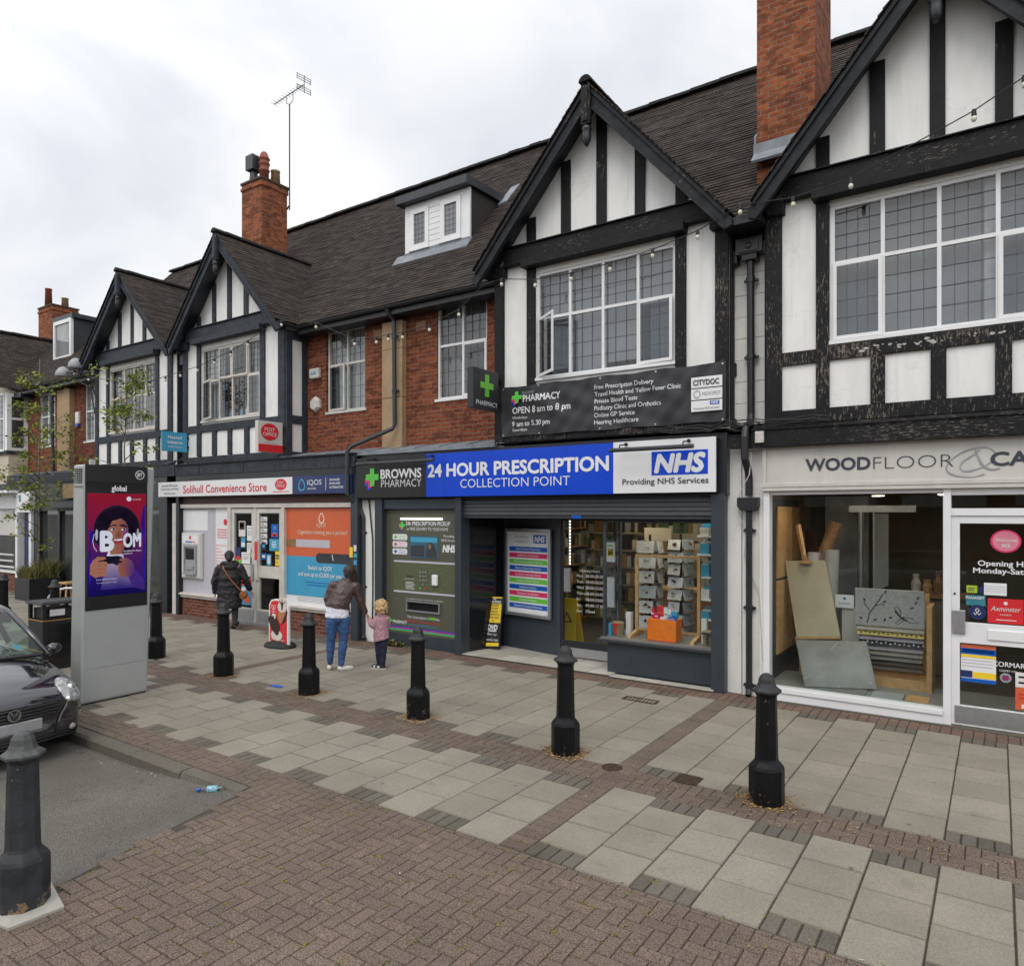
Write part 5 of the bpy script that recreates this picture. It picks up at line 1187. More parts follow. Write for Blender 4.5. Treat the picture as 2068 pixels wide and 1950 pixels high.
for k, t_ in enumerate(('ADVANCED', 'SMOKE-FREE', 'ALTERNATIVES')): text(q, t_, OF, XF, ZF, -10.97, 3.125-.075*k, .042, w_=(.3, .31, .40)[k], bold=.015)
q.build('lettering', M.bold_white, s, recalc=False)
# carpet shop lettering on its fascia board
OW = Vector((0, 9.737, 0))
M.charcoal = paint('charcoal_lettering', (.035, .042, .06), .5)
s = thing('shop_sign', 'charcoal lettering with scrolled ampersand on the pale carpet shop fascia', 'shop sign', (-1, 9.74, 3.03))
letters('lettering', 'WOOD', M.charcoal, s, OW, XF, ZF, -2.06, 3.035, .15, w_=.76, bold=.03)
letters('lettering', 'FLOOR', M.charcoal, s, OW, XF, ZF, -1.27, 3.03, .155, w_=.84, bold=-.022)
letters('lettering', 'CARPET', M.charcoal, s, OW, XF, ZF, -.075, 3.03, .15, w_=.95, bold=.03)
def stroke(mb, O, U, V, pts, ws, d=.004):
    P = [Vector((a, b)) for a, b in pts]; L = []; R_ = []
    for i, p in enumerate(P):
        t_ = (P[min(i+1, len(P)-1)] - P[max(i-1, 0)]).normalized(); n = Vector((-t_.y, t_.x)); wv = ws[i] if isinstance(ws, list) else ws
        L.append(p + n*wv/2); R_.append(p - n*wv/2)
    O, U, V = Vector(O), Vector(U), Vector(V); N = U.cross(V)
    pts3 = [O + U*p.x + V*p.y + N*d for p in L + R_]; n = len(P)
    return mb.add(pts3, [(i, n+i, n+i+1, i+1) for i in range(n-1)])
q = MB()
def spl(ctrl, n=8):
    out_ = []; C_ = [Vector(c) for c in ctrl]; C_ = [C_[0]] + C_ + [C_[-1]]
    for i in range(1, len(C_)-2):
        for k in range(n):
            t_ = k/n; a, b, c, d = C_[i-1:i+3]
            out_.append(tuple(.5*((2*b) + (c-a)*t_ + (2*a-5*b+4*c-d)*t_*t_ + (3*b-a-3*c+d)*t_**3)))
    out_.append(tuple(C_[-2])); return out_
sp = spl([(-.17, 3.22), (-.22, 3.17), (-.33, 3.09), (-.365, 3.02), (-.33, 2.975), (-.25, 2.98), (-.12, 3.03), (-.05, 3.1), (-.03, 3.17), (-.08, 3.225), (-.17, 3.24), (-.33, 3.2), (-.46, 3.1), (-.50, 3.0), (-.42, 2.93), (-.25, 2.905), (-.13, 2.935)])
stroke(q, OW, XF, ZF, sp, [.008+.010*abs(math.sin(i*.13)) for i in range(len(sp))])
sp = spl([(-.215, 3.215), (-.19, 3.13), (-.14, 3.03), (-.06, 2.985), (.02, 3.0)]); stroke(q, OW, XF, ZF, sp, [.02*math.sin(.3+2.6*i/len(sp))+.004 for i in range(len(sp))], d=.005)
q.build('ampersand', M.grey, s, recalc=False)

# banner below the pharmacy window
M.banner = paint('charcoal_banner', (.022, .023, .026), .5, .15, 3)
s = thing('banner', 'charcoal vinyl banner listing pharmacy services below the gable window', 'banner', (-4.95, 9.68, 3.76))
q = MB(); nx_, nz_ = 60, 14
def wv(x, z):
    e_ = min(1, (x+6.84)*1.2, (-3.08-x)*1.2); 
    return 9.685 - .012*math.sin(x*9+z*14)*math.sin(z*5.5)*max(0, e_) - .008*math.sin(x*21-z*17) - .018*math.exp(-((x+6.2-(4.5-z)*1.1)/.18)**2) - .014*math.exp(-((x+3.5+(4.5-z)*.9)/.12)**2)
def bt(x): return 4.575 - .02*math.sin((x+6.84)/3.76*math.pi*4)**2
def bbm(x): return 3.745 + .015*math.sin((x+6.84)/3.76*math.pi*4)**2
pt = []; 
for i in range(nz_+1):
    for j in range(nx_+1):
        x = -6.84 + 3.76*j/nx_; z = bbm(x) + (bt(x)-bbm(x))*i/nz_; pt.append((x, wv(x, z), z))
q.add(pt, [(i*(nx_+1)+j, i*(nx_+1)+j+1, (i+1)*(nx_+1)+j+1, (i+1)*(nx_+1)+j) for i in range(nz_) for j in range(nx_)]); q.build('sheet', M.banner, s, smooth=True, recalc=False)
ON = Vector((0, 9.648, 0))
def onb(q, nm, m):  # lay lettering on the rippled sheet
    for p in q.v: p.y = wv(p.x, p.z) - .006
    return q.build(nm, m, s, recalc=False)
q = MB(); text(q, 'BROWNS', ON, XF, ZF, -6.42, 4.425, .045, w_=.24); onb(q, 'lettering', M.grey)
q = MB(); text(q, 'PHARMACY', ON, XF, ZF, -6.42, 4.305, .105, w_=.72, bold=.025); text(q, 'OPEN 8 am to 8 pm', ON, XF, ZF, -6.62, 4.12, .105, w_=1.1, bold=.012); text(q, 'Weekdays', ON, XF, ZF, -6.62, 4.03, .045, w_=.29); text(q, '9 am to 5.30 pm', ON, XF, ZF, -6.62, 3.91, .082, w_=.72, bold=.012); text(q, 'Saturdays', ON, XF, ZF, -6.62, 3.83, .045, w_=.29)
onb(q, 'lettering', M.bold_white)
q = MB()
for k, (t_, ww) in enumerate((('Free Prescription Delivery', .97), ('Travel Health and Yellow Fever Clinic', 1.38), ('Private Blood Tests', .71), ('Podiatry Clinic and Orthotics', 1.08), ('Online GP Service', .67), ('Hearing Healthcare', .73))): text(q, t_, ON, XF, ZF, -5.1, 4.375-.107*k, .067, w_=ww, bold=.008)
onb(q, 'lettering', M.bold_white)
cross3(s, (0, 9.665, 0), XF, ZF, -6.53, 4.37, .10)
for k, z in enumerate((4.24, 4.075, 3.91)):
    MB().box(-3.56, -3.12, 9.655, 9.66, z-.005, z+.145).build('white_box', M.wsign, s)
OX = Vector((0, 9.653, 0))
letters('lettering', 'CITYDOC', M.ink, s, OX, XF, ZF, -3.53, 4.27, .075, w_=.37, bold=.03)
letters('lettering', 'MEDICSPOT', M.grey, s, OX, XF, ZF, -3.40, 4.125, .045, w_=.26)
ring_(MB(), OX, XF, ZF, -3.475, 4.145, .05, .055, .012).build('logo', M.grey, s)
MB().box(-3.29, -3.16, 9.651, 9.655, 3.99, 4.04).build('blue_lozenge', M.nhs, s)
letters('lettering', 'NHS', M.wsign, s, (0, 9.6505, 0), XF, ZF, -3.225, 4.0, .03, w_=.1, align='C', bold=.04, shear=.2, d=.001)
letters('lettering', 'Providing NHS services', M.ink, s, OX, XF, ZF, -3.16, 3.935, .025, w_=.36, align='R')
q = MB()
for x in (-6.8, -6.1, -5.0, -4.1, -3.12):
    for z in (3.775, 4.54): q.cyl((x, wv(x, z)-.001, z), (x, wv(x, z)-.008, z), .014, n=10)
q.build('eyelet', M.alu, s)

# projecting signs: faces look along the street
def proj(name, lab, x, y0, y1, z0, z1, t, m):
    o = thing(name, lab, 'projecting sign', (x, y1, z0)); MB().box(x-t/2, x+t/2, y0, y1, z0, z1).build('sign_box', m, o, bevel=.004)
    q = MB(); 
    for z in (z0+.12, z1-.12): q.box(x-.03, x+.03, y1-.01, y1+.1, z-.03, z+.03)
    q.build('bracket', M.iron, o); return o
U_, V_ = Vector((0, 1, 0)), ZF   # normal = +X
s = proj('projecting_sign', 'charcoal box sign with green cross fixed beside the brick bay', -6.92, 8.93, 9.62, 4.17, 4.81, .12, M.banner)
O1 = Vector((-6.858, 0, 0)); q = MB(); cx_, cz_ = 9.29, 4.55
flat(q, O1, U_, V_, [(cx_-.05, cz_-.18), (cx_+.05, cz_-.18), (cx_+.05, cz_-.05), (cx_+.17, cz_-.05), (cx_+.17, cz_+.05), (cx_+.05, cz_+.05), (cx_+.05, cz_+.18), (cx_-.05, cz_+.18), (cx_-.05, cz_+.05), (cx_-.17, cz_+.05), (cx_-.17, cz_-.05), (cx_-.05, cz_-.05)], .012); q.build('green_cross', M.green, s)
letters('lettering', 'PHARMACY', M.bold_white, s, O1, U_, V_, 9.29, 4.225, .075, w_=.58, align='C')
s = proj('projecting_sign', 'white and red post office box sign on the store gable post', -12.50, 9.02, 9.62, 3.74, 4.38, .1, M.offw)
O1 = Vector((-12.448, 0, 0)); q = MB(); flat(q, O1, U_, V_, ell(9.30, 4.16, .215, .175, 32), .004); q.build('red_oval', M.red, s)
MB().box(-12.449, -12.442, 9.025, 9.615, 3.745, 3.90).build('red_band', M.red, s)
q = MB(); text(q, 'POST', O1, U_, V_, 9.30, 4.175, .075, w_=.25, align='C', d=.006); text(q, 'OFFICE', O1, U_, V_, 9.30, 4.075, .075, w_=.33, align='C', d=.006); q.build('lettering', M.wsign, s, recalc=False)
letters('lettering', 'Dovehouse Lane', M.grey, s, O1, U_, V_, 9.32, 3.92, .03, w_=.34, align='C')
s = proj('projecting_sign', 'sky blue heated tobacco sign beside the stone pier', -16.16, 9.08, 9.70, 3.94, 4.40, .05, M.sky)
O1 = Vector((-16.133, 0, 0)); q = MB(); text(q, 'Heated', O1, U_, V_, 9.39, 4.24, .075, w_=.34, align='C', bold=.02); text(q, 'tobacco', O1, U_, V_, 9.39, 4.125, .075, w_=.38, align='C', bold=.02); text(q, 'sold here', O1, U_, V_, 9.39, 4.03, .05, w_=.34, align='C'); q.build('lettering', M.bold_white, s, recalc=False)

# health services board in the recess
a, b = Vector((-7.44, 10.72, 0)), Vector((-6.36, 10.535, 0)); UU = (b-a).normalized(); VV = ZF; NN = UU.cross(VV); WW = (b-a).length
s = thing('notice_board', 'white framed board of coloured health service strips in the recess', 'notice board', (-6.9, 10.6, .64)); OO = a + Vector((0, 0, 0)) + NN*.02
q = MB(); z0, z1 = .64, 2.21
for (x, z, ww, hh) in ((0, z0, .06, z1-z0), (WW-.06, z0, .06, z1-z0), (.06, z0, WW-.12, .06), (.06, z1-.06, WW-.12, .06)): q.obox(OO+UU*x+VV*z, UU*ww, VV*hh, NN*.05)
q.build('frame', M.alu, s, bevel=.008)
q = MB(); q.obox(OO+UU*.06+VV*(z0+.06), UU*(WW-.12), VV*(z1-z0-.12), NN*.02); q.build('panel', M.wsign, s)
OP = OO + NN*.021
strips_ = [('NHS & Private Dispensing', M.nhs), ('Collection & Delivery', M.pink), ('Electronic Prescription Service', M.green), ('Repeat Dispensing Service', M.nhs), ('Services to Nursing Homes', M.pink), ('Monitored Dose Systems', M.green), ('Healthcare Advice', M.nhs), ('Medicines Use Reviews', M.pink), ('Consultation Room', M.green), ('Disposal of Unwanted Medicines', M.nhs)]
for k, (t_, m) in enumerate(strips_):
    z = 1.80 - .113*k; q = MB(); flat(q, OP, UU, VV, [(.09, z), (WW-.09, z), (WW-.09, z+.083), (.09, z+.083)]); q.build('strip', m, s)
    letters('lettering', t_, M.bold_white, s, OP, UU, VV, WW/2, z+.024, .04, w_=min(.68, .034*len(t_)*.72), align='C')
q = MB(); text(q, 'NHS services', OP, UU, VV, .22, 2.04, .04, w_=.34); text(q, 'available here', OP, UU, VV, .2, 1.96, .04, w_=.4); q.build('lettering', M.grey, s, recalc=False)
q = MB(); flat(q, OP, UU, VV, [(.68, 1.95), (.98, 1.95), (.98, 2.10), (.68, 2.10)]); q.build('blue_lozenge', M.nhs, s)
letters('lettering', 'NHS', M.bold_white, s, OP, UU, VV, .83, 1.975, .1, w_=.25, align='C', bold=.05, shear=.2)

# prescription machine
M.olive = paint('olive_machine_front', (.085, .085, .06), .4, .05, 3)
s = thing('prescription_machine', 'olive grey prescription collection machine with keypad in the shopfront', 'machine', (-8.75, 9.86, .24))
MB().box(-9.635, -7.865, 9.825, 9.95, .24, 2.555).build('front_panel', M.olive, s)
OM = Vector((0, 9.824, 0)); S = lambda q, *p: flat(q, OM, XF, ZF, list(p))
def rect(q, x0, x1, z0, z1, d=.0, t=.003): return flat(q, OM, XF, ZF, [(x0, z0), (x1, z0), (x1, z1), (x0, z1)], t, d)
q = MB(); q.box(-9.24, -8.24, 9.79, 9.825, 2.36, 2.395); q.build('light_bar', M.led, s)
q = MB(); text(q, '24h PRESCRIPTION PICKUP', OM, XF, ZF, -9.13, 2.255, .075, w_=1.07, bold=.015); text(q, 'or FREE DELIVERY TO YOUR HOME', OM, XF, ZF, -9.1, 2.165, .055, w_=.99); text(q, 'Providing', OM, XF, ZF, -8.09, 2.05, .045, w_=.24, align='C'); text(q, 'NHS Services', OM, XF, ZF, -8.09, 1.975, .045, w_=.34, align='C'); text(q, 'use one hand to open door and the other to take items', OM, XF, ZF, -8.68, .885, .022, w_=.9, align='C'); text(q, 'Your prescriptions now online', OM, XF, ZF, -8.7, .54, .045, w_=.78, align='C'); text(q, 'PHARMACY', OM, XF, ZF, -9.46, .415, .055, w_=.36, bold=.02)
q.build('lettering', M.bold_white, s, recalc=False)
cross3(s, OM, XF, ZF, -9.225, 2.245, .075); cross3(s, OM, XF, ZF, -9.53, .45, .05)
for k, (m, t1, t2) in enumerate(((M.green, 'Collect your', 'Prescription'), (M.pink, 'We deliver', 'to your home'), (M.nhs, 'Order your', 'medicine here'))):
    z = 2.035 - .135*k; q = MB(); S(q, *[(-9.28 + sx*.185 - sx*.03*(1-abs(math.cos(rad(a_)))) , z + sz*.055) for a_, sx, sz in ((0, 1, .6), (90, .93, 1), (0, -.93, 1), (0, -1, .6), (0, -1, -.6), (0, -.93, -1), (0, .93, -1), (0, 1, -.6))]); c = q.build('button_label', M.wsign, s)
    q = MB(); rect(q, -9.425, -9.345, z-.012, z+.012, .003); rect(q, -9.397, -9.373, z-.04, z+.04, .0032); text(q, t1, OM, XF, ZF, -9.31, z+.01, .026, w_=.19, d=.005); text(q, t2, OM, XF, ZF, -9.31, z-.035, .026, w_=.19, d=.005); q.build('button_print', m, s, recalc=False)
q = MB(); rect(q, -9.02, -8.34, 1.66, 2.06, .0, .012); q.build('screen', lampmat('machine_screen', (.05, .11, .16), 1.0), s)
q = MB(); flat(q, OM, XF, ZF, [(-8.62, 1.67), (-8.36, 1.67), (-8.37, 1.8), (-8.44, 1.92), (-8.52, 1.96), (-8.6, 1.9), (-8.62, 1.8)], .002, .0122); flat(q, OM, XF, ZF, [(-9.0, 1.68), (-8.66, 1.68), (-8.66, 1.9), (-9.0, 1.88)], .001, .0122); q.build('screen_figure', M.ink, s)
q = MB(); flat(q, OM, XF, ZF, ell(-8.53, 1.87, .035, .05), .001, .0145); q.build('screen_face', M.woodd, s)
q = MB(); rect(q, -9.0, -8.36, 1.95, 2.04, .0122, .001); q.build('screen_banner', M.sky, s)
letters('lettering', 'NHS', M.bold_white, s, OM, XF, ZF, -8.24, 1.79, .12, w_=.31, bold=.06, shear=.2)
q = MB(); rect(q, -9.43, -7.93, 1.02, 1.6, .0, .004); q.build('hex_panel', paint('mottled_olive_panel', (.085, .10, .05), .45, .35, 28), s)
q = MB(); rect(q, -9.43, -7.93, 1.565, 1.6, .004); rect(q, -9.43, -7.93, 1.0, 1.035, .004); q.build('trim_strip', M.lgrey, s)
q = MB(); rect(q, -9.12, -8.95, 1.30, 1.325, .004, .006); q.build('card_slot', M.ink, s)
q = MB(); text(q, 'prescription pickup', OM, XF, ZF, -9.03, 1.255, .022, w_=.24, align='C', d=.008)
for k in range(6): rect(q, -9.13, -8.9-.02*(k % 3), 1.075+.025*k, 1.083+.025*k, .0045, .001)
q.build('small_print', M.card, s, recalc=False)
q = MB()
for i in range(3):
    for j in range(3): q.cyl((-8.76+.065*i, 9.82, 1.40-.075*j), (-8.76+.065*i, 9.806, 1.40-.075*j), .021, n=10)
q.cyl((-8.695, 9.82, 1.175), (-8.695, 9.806, 1.175), .021, n=10); q.build('keypad', M.alu, s)
q = MB(); q.cyl((-8.63, 9.82, 1.10), (-8.63, 9.806, 1.10), .02); q.build('cancel_key', M.red, s); q = MB(); q.cyl((-8.76, 9.82, 1.10), (-8.76, 9.806, 1.10), .02); q.build('enter_key', M.green, s)
q = MB(); q.box(-8.46, -8.33, 9.77, 9.822, 1.17, 1.37); q.build('dispenser', M.pvc, s, bevel=.02)
q = MB(); q.box(-9.1, -8.28, 9.79, 9.825, .66, .69); q.box(-9.1, -8.28, 9.79, 9.825, .84, .86); q.box(-9.1, -9.07, 9.79, 9.825, .69, .84); q.box(-8.31, -8.28, 9.79, 9.825, .69, .84); q.build('hatch_frame', M.alu, s)
q = MB(); rect(q, -9.07, -8.31, .69, .84); q.build('hatch', M.gblack, s)
q = MB(); rect(q, -8.56, -8.41, .54, .585, .001); q.build('lettering_highlight', M.green, s)
letters('lettering', '#prescriptionondoor', M.red, s, OM, XF, ZF, -8.7, .465, .04, w_=.86, align='C', shear=.2); letters('lettering', 'www.brownspharmacy.co.uk', M.sky, s, OM, XF, ZF, -8.72, .40, .032, w_=.72, align='C', shear=.2)
for k, m in enumerate((M.blue, M.pink, M.sky, M.green)): q = MB(); rect(q, -9.6, -7.9, .345-.022*k, .362-.022*k); q.build('stripe', m, s)

# swing board with DVD transfer advert, leaning in the recess
s = thing('leaning_board', 'narrow black and yellow film transfer board leaning in the recess', 'board', (-7.55, 10.35, .05))
a = Vector((-7.70, 10.31, .05)); UU = Vector((.985, .17, 0)).normalized(); VV = Vector((-.04, .17, .95)).normalized(); VV = (VV - UU*VV.dot(UU)).normalized(); NN = UU.cross(VV); ww, hh = .33, .93
q = MB(); q.obox(a, UU*ww, VV*hh, -NN*.035); q.build('board', M.bsign, s)
for (z0, z1) in ((.90, .925), (.46, .80)): q = MB(); flat(q, a, UU, VV, [(.02, z0), (ww-.02, z0), (ww-.02, z1), (.02, z1)], .003); q.build('yellow_panel', M.yellow, s)
q = MB(); flat(q, a, UU, VV, [(.02, .03), (ww-.02, .05), (ww-.02, .11), (.02, .09)], .003); flat(q, a, UU, VV, [(.02, .885), (.12, .925), (.02, .925)], .0032); q.build('yellow_panel', M.yellow, s)
q = MB(); text(q, 'WE', a, UU, VV, ww/2, .865, .03, align='C', bold=.02); text(q, 'TRANSFER', a, UU, VV, ww/2, .815, .04, w_=.27, align='C', bold=.02); text(q, 'DVD', a, UU, VV, ww/2, .33, .09, w_=.2, align='C', bold=.05, shear=.2); text(q, 'Blu-ray', a, UU, VV, ww/2, .235, .04, w_=.2, align='C', shear=.2); text(q, 'or', a, UU, VV, ww/2, .19, .02, align='C'); text(q, 'DIGITAL FILES', a, UU, VV, ww/2, .135, .03, w_=.26, align='C', bold=.02)
flat(q, a, UU, VV, ell(ww/2, .31, .09, .012), .001, .003); q.build('lettering', M.bold_white, s, recalc=False)
q = MB()
for k, t_ in enumerate(('VIDEOTAPES', 'CAMCORDER', 'CINE FILM', 'SLIDES/PHOTOS', 'MEMORY CARDS', 'TO')): text(q, t_, a, UU, VV, ww/2, .755-.055*k, .03, w_=.025*len(t_)*.72, align='C', bold=.02, d=.006)
q.build('lettering', M.ink, s, recalc=False)

# ice cream pavement sign
s = thing('pavement_sign', 'red ice cream sign on a black rocking base on pavement', 'pavement sign', (-11.0, 8.46, 0))
q = MB(); n = 24; rg = lambda r, z: [Vector((-11.02 + r*.36*math.cos(6.2832*k/n), 8.46 + r*.24*math.sin(6.2832*k/n), z)) for k in range(n)]
q.loft([rg(1, .004), rg(1.0, .03), rg(.9, .07), rg(.55, .1), rg(.3, .105)]); q.build('base', M.rubber, s, smooth=True)
a = Vector((-11.37, 8.47, .06)); UU = Vector((.985, -.10, 0)).normalized(); VV = ZF; NN = UU.cross(VV)
ol = [(0, 0), (.66, 0), (.66, .72), (.6, .80)] + [(.53, .85), (.44, .83), (.38, .82), (.2, .82)] + [(.08, .79), (.01, .7)]
q = MB(); flat(q, a, UU, VV, ol, .045, -.045); q.build('panel', M.wsign, s, bevel=.006)
q = MB(); flat(q, a, UU, VV, [(.04, .03), (.62, .03), (.62, .66), (.4, .79), (.2, .79), (.1, .76), (.05, .68)], .003); q.build('red_field', M.red, s)
cone = lambda q, pts, d: flat(q, a, UU, VV, pts, .004, d)
M.choc = paint('chocolate_print', (.03, .012, .01), .35); M.cone = paint('wafer_print', (.42, .17, .06), .5); M.creamp = paint('ice_cream_print', (.68, .63, .56), .4)
q = MB(); cone(q, [(.32, .47), (.44, .37), (.62, .64), (.34, .67)], .004); q.build('wafer_cone', M.cone, s)
q = MB(); cone(q, [(.44, .36), (.58, .44), (.64, .60), (.62, .64), (.5, .53)], .0035); q.build('chocolate_flake', M.choc, s)
q = MB(); cone(q, ell(.47, .69, .145, .1, 18), .008); cone(q, ell(.5, .80, .12, .075, 16), .006); cone(q, ell(.28, .15, .19, .1, 18), .004); q.build('cream', M.creamp, s)
q = MB(); cone(q, [(.46, .62), (.5, .66), (.51, .74), (.6, .82), (.5, .76), (.47, .86), (.46, .76), (.38, .82), (.45, .72)], .012); q.build('sauce', M.choc, s)
q = MB(); cone(q, [(.0, .43), (.09, .53), (.2, .55), (.27, .52), (.31, .43), (.39, .34), (.37, .22), (.33, .16), (.27, .155), (.12, .25)], .010); q.build('chocolate_lolly', M.choc, s)
q = MB(); cone(q, [(.12, .50), (.17, .55), (.28, .535), (.27, .47), (.24, .50), (.25, .45), (.21, .46), (.22, .50)], .0145); q.build('bite', M.creamp, s)
q = MB()
for sx in (-1, 1): stroke(q, a, UU, VV, [(.18, .665), (.18+sx*.03, .70), (.18+sx*.06, .70), (.18+sx*.07, .67), (.18+sx*.045, .635), (.18, .61), (.18-sx*.012, .64), (.18+sx*.01, .665)], .011, d=.005)
text(q, "WALL'S", a, UU, VV, .18, .565, .025, w_=.13, align='C', bold=.02, d=.005); text(q, 'Today in Ice Cream!', a, UU, VV, .31, .06, .035, w_=.46, align='C', shear=.2, d=.005); q.build('logo', M.wsign, s, recalc=False)

# boxes on the brickwork
o = thing('alarm_box', 'rounded white alarm box with blue lettering, upper one on the store brickwork', 'alarm box', (-12.2, 10.25, 5.4), 'alarm boxes on the brick')
q = MB(); q.box(-12.32, -12.02, 10.20, 10.3, 5.38, 5.60); q.build('case', M.cream, o, bevel=.03)
letters('lettering', 'adt', M.sky, o, (0, 10.199, 0), XF, ZF, -12.17, 5.46, .07, w_=.17, align='C', bold=.03)
o = thing('alarm_box', 'hexagonal cream alarm box, lower one on the store brickwork', 'alarm box', (-12.17, 10.25, 4.68), 'alarm boxes on the brick')
MB().lathe((-12.17, 0, 0), [(0, 0)]) if False else None
q = MB(); hx = [(-12.17 + .16*math.cos(rad(60*k+30)), 4.83 + .17*math.sin(rad(60*k+30))) for k in range(6)]
q.prism([(a_, 10.3, b_) for a_, b_ in hx], (0, -.05, 0)); q.loft([[Vector((-12.17+(a_+12.17)*f, y, 4.83+(b_-4.83)*f)) for a_, b_ in hx] for f, y in ((1, 10.25), (.75, 10.2))]); q.build('case', M.cream, o)
o = thing('alarm_box', 'narrow white alarm box with blue foot on the far brick bay', 'alarm box', (-22.7, 10.25, 5.1), 'alarm boxes on the brick')
q = MB(); q.box(-22.98, -22.78, 10.22, 10.3, 5.16, 5.52); q.build('case', M.pvc, o, bevel=.02); MB().box(-22.97, -22.79, 10.215, 10.3, 5.08, 5.155).build('foot', M.nhs, o)

# festoon lights slung along the fronts
fs = [(1.2, 7.6), (.23, 7.14), (-.22, 6.92), (-1.46, 6.50), (-2.12, 6.44), (-2.78, 6.50), (-3.35, 6.30), (-4.0, 6.18), (-4.66, 6.12), (-5.31, 6.10), (-5.95, 6.12), (-6.59, 6.25), (-6.95, 6.22), (-7.47, 5.90), (-8.12, 5.74), (-8.75, 5.70), (-9.1, 5.71), (-9.4, 5.70), (-9.97, 5.74), (-11.05, 6.22), (-12.11, 6.42), (-12.35, 6.42), (-13.22, 6.16), (-13.83, 6.02), (-14.44, 5.92), (-15.1, 5.83), (-15.8, 5.78), (-16.43, 5.74), (-17.12, 5.70), (-17.79, 5.76), (-18.41, 5.80), (-19.2, 5.95), (-20.2, 6.15), (-21.0, 6.4)]
s = thing('festoon_lights', 'string of round festoon bulbs on black cable along the gables', 'string lights', (-8, 9.35, 5.7))
MB().tube([(x, 9.33, z) for x, z in fs], .007, 6).build('cable', M.cable, s)
for i, (x, z) in enumerate(fs):
    if i in (0, 12, 21): continue
    o = MB(); o.cyl((x, 9.33, z+.012), (x, 9.33, z-.055), .022, .026, 8); ho = o.build('lamp_holder', M.cable, s)
    MB().ball((x, 9.33, z-.088), .029, .029, .036, 10, 7).build('bulb', M.bulb, ho, smooth=True)
s = thing('wall_lamp', 'pair of grey swan-neck lamps on a bracket at the far gable', 'lamp', (-20.45, 9.6, 5.6))
MB().tube([(-20.55, 9.68, 5.65), (-20.5, 9.5, 6.3), (-20.3, 9.4, 6.3), (-21.6, 9.3, 6.42)], .02, 6).build('bracket', M.pipe, s)
MB().tube([(-20.55, 9.66, 5.2), (-20.45, 9.5, 5.9), (-20.9, 9.3, 6.15)], .02, 6).build('bracket', M.pipe, s)
for (x, y, z) in ((-21.6, 9.3, 6.4), (-20.85, 9.3, 6.55)):
    q = MB(); q.lathe((x, y, z-.12), [(.0, .3), (.05, .28), (.1, .25), (.18, .14), (.2, .02), (.18, .0), (.0, .03)], 14); q.build('lamp_head', M.grey, s, smooth=True)
s = thing('tv_aerial', 'tall thin television aerial strapped to the brick chimney', 'aerial', (-15.5, 12.2, 10.4))
q = MB(); q.cyl((-15.5, 12.2, 10.5), (-15.5, 12.2, 13.3), .018, n=8); q.build('mast', M.pipe, s)
q = MB(); q.bar((-15.6, 12.2, 10.55), (-15.4, 12.1, 10.55), .03, .03); q.bar((-15.6, 12.2, 11.0), (-15.4, 12.1, 11.02), .03, .03); q.build('wall_bracket', M.pipe, s)
q = MB(); A, B_ = Vector((-16.0, 12.1, 13.42)), Vector((-15.05, 12.3, 13.72)); q.tube([A, B_], .012, 6)
for k in range(11): p = A.lerp(B_, k/11); q.tube([p+Vector((0, -.10, 0))+Vector((0, 0, 0)), p+Vector((0, .10, 0))], .006, 5)
q.tube([(-15.62, 12.2, 13.52), (-15.62, 12.2, 13.36), (-15.5, 12.2, 13.3), (-15.36, 12.2, 13.36), (-15.36, 12.2, 13.6)], .01, 6)
for zz in (-.2, -.14, -.08, .08, .14, .2): q.tube([(-15.05, 12.07, 13.72+zz), (-15.0, 12.5, 13.72+zz)], .008, 5)
for yy in (12.07, 12.5): q.tube([(-15.03, yy, 13.52), (-15.03, yy, 13.64)], .008, 5); q.tube([(-15.03, yy, 13.8), (-15.03, yy, 13.92)], .008, 5)
q.tube([(-15.03, 12.3, 13.5), (-15.03, 12.3, 13.95)], .01, 5)
q.build('antenna', M.pipe, s)
# ------------------------------------------------------------------ bollards
BLAB = ['black bollard nearest the carpet shop window, chipped at its base', 'black bollard before the pharmacy display window, beside a round cover', 'black bollard standing before the olive prescription machine', 'black bollard just left of the woman in blue jeans', 'black bollard in front of the woman in the black coat', 'black bollard half hidden behind the advertising kiosk', 'black bollard at the left edge beyond the parked car', 'bollard whose domed tip shows before the black planter']
def bollard_parts(t, x, y, m, mc):
    q = MB(); r8 = math.pi/8
    q.lathe((x, y, 0), [(.148, -.02), (.150, .02), (.150, .30), (.140, .325), (.104, .365), (.098, .385), (.086, .92), (.094, .925), (.094, .945)], 8, r8); b = q.build('body', m, t, bevel=.006)
    q = MB(); q.lathe((x, y, 0), [(.10, .945), (.123, .952), (.125, .972), (.108, .985), (.085, 1.0), (.072, 1.03), (.066, 1.065), (.05, 1.095), (.025, 1.11), (0, 1.113)], 8, r8); q.build('cap', mc, t, bevel=.004)
M.boll = timber('black_bollard_paint', (.0055, .006, .007), (.13, .085, .06), .69, (7, 7, 7), wear=.13); M.bollcap = paint('dusty_bollard_cap', (.02, .0215, .023), .6, .35, 20, bmp=.2)
for _m in (M.boll,): _m.node_tree.nodes['Principled BSDF'].inputs['Roughness'].default_value = .42
b0 = thing('bollard', BLAB[0], 'bollard', (BOLL[0][0], BOLL[0][1], 0), 'black bollards along the pavement'); bollard_parts(b0, BOLL[0][0], BOLL[0][1], M.boll, M.bollcap)
for k, (x, y) in enumerate(BOLL[1:] + [(-16.05, 6.75)]):
    r = b0.copy(); COL.objects.link(r); r.location = (x, y, 0); r['label'] = BLAB[k+1]; r.rotation_euler = (0, 0, RN.uniform(-.12, .12)); r.rotation_euler.x = RN.uniform(-.012, .012)
    for ch in [c for c in b0.children]: c = ch.copy(); COL.objects.link(c); c.parent = r
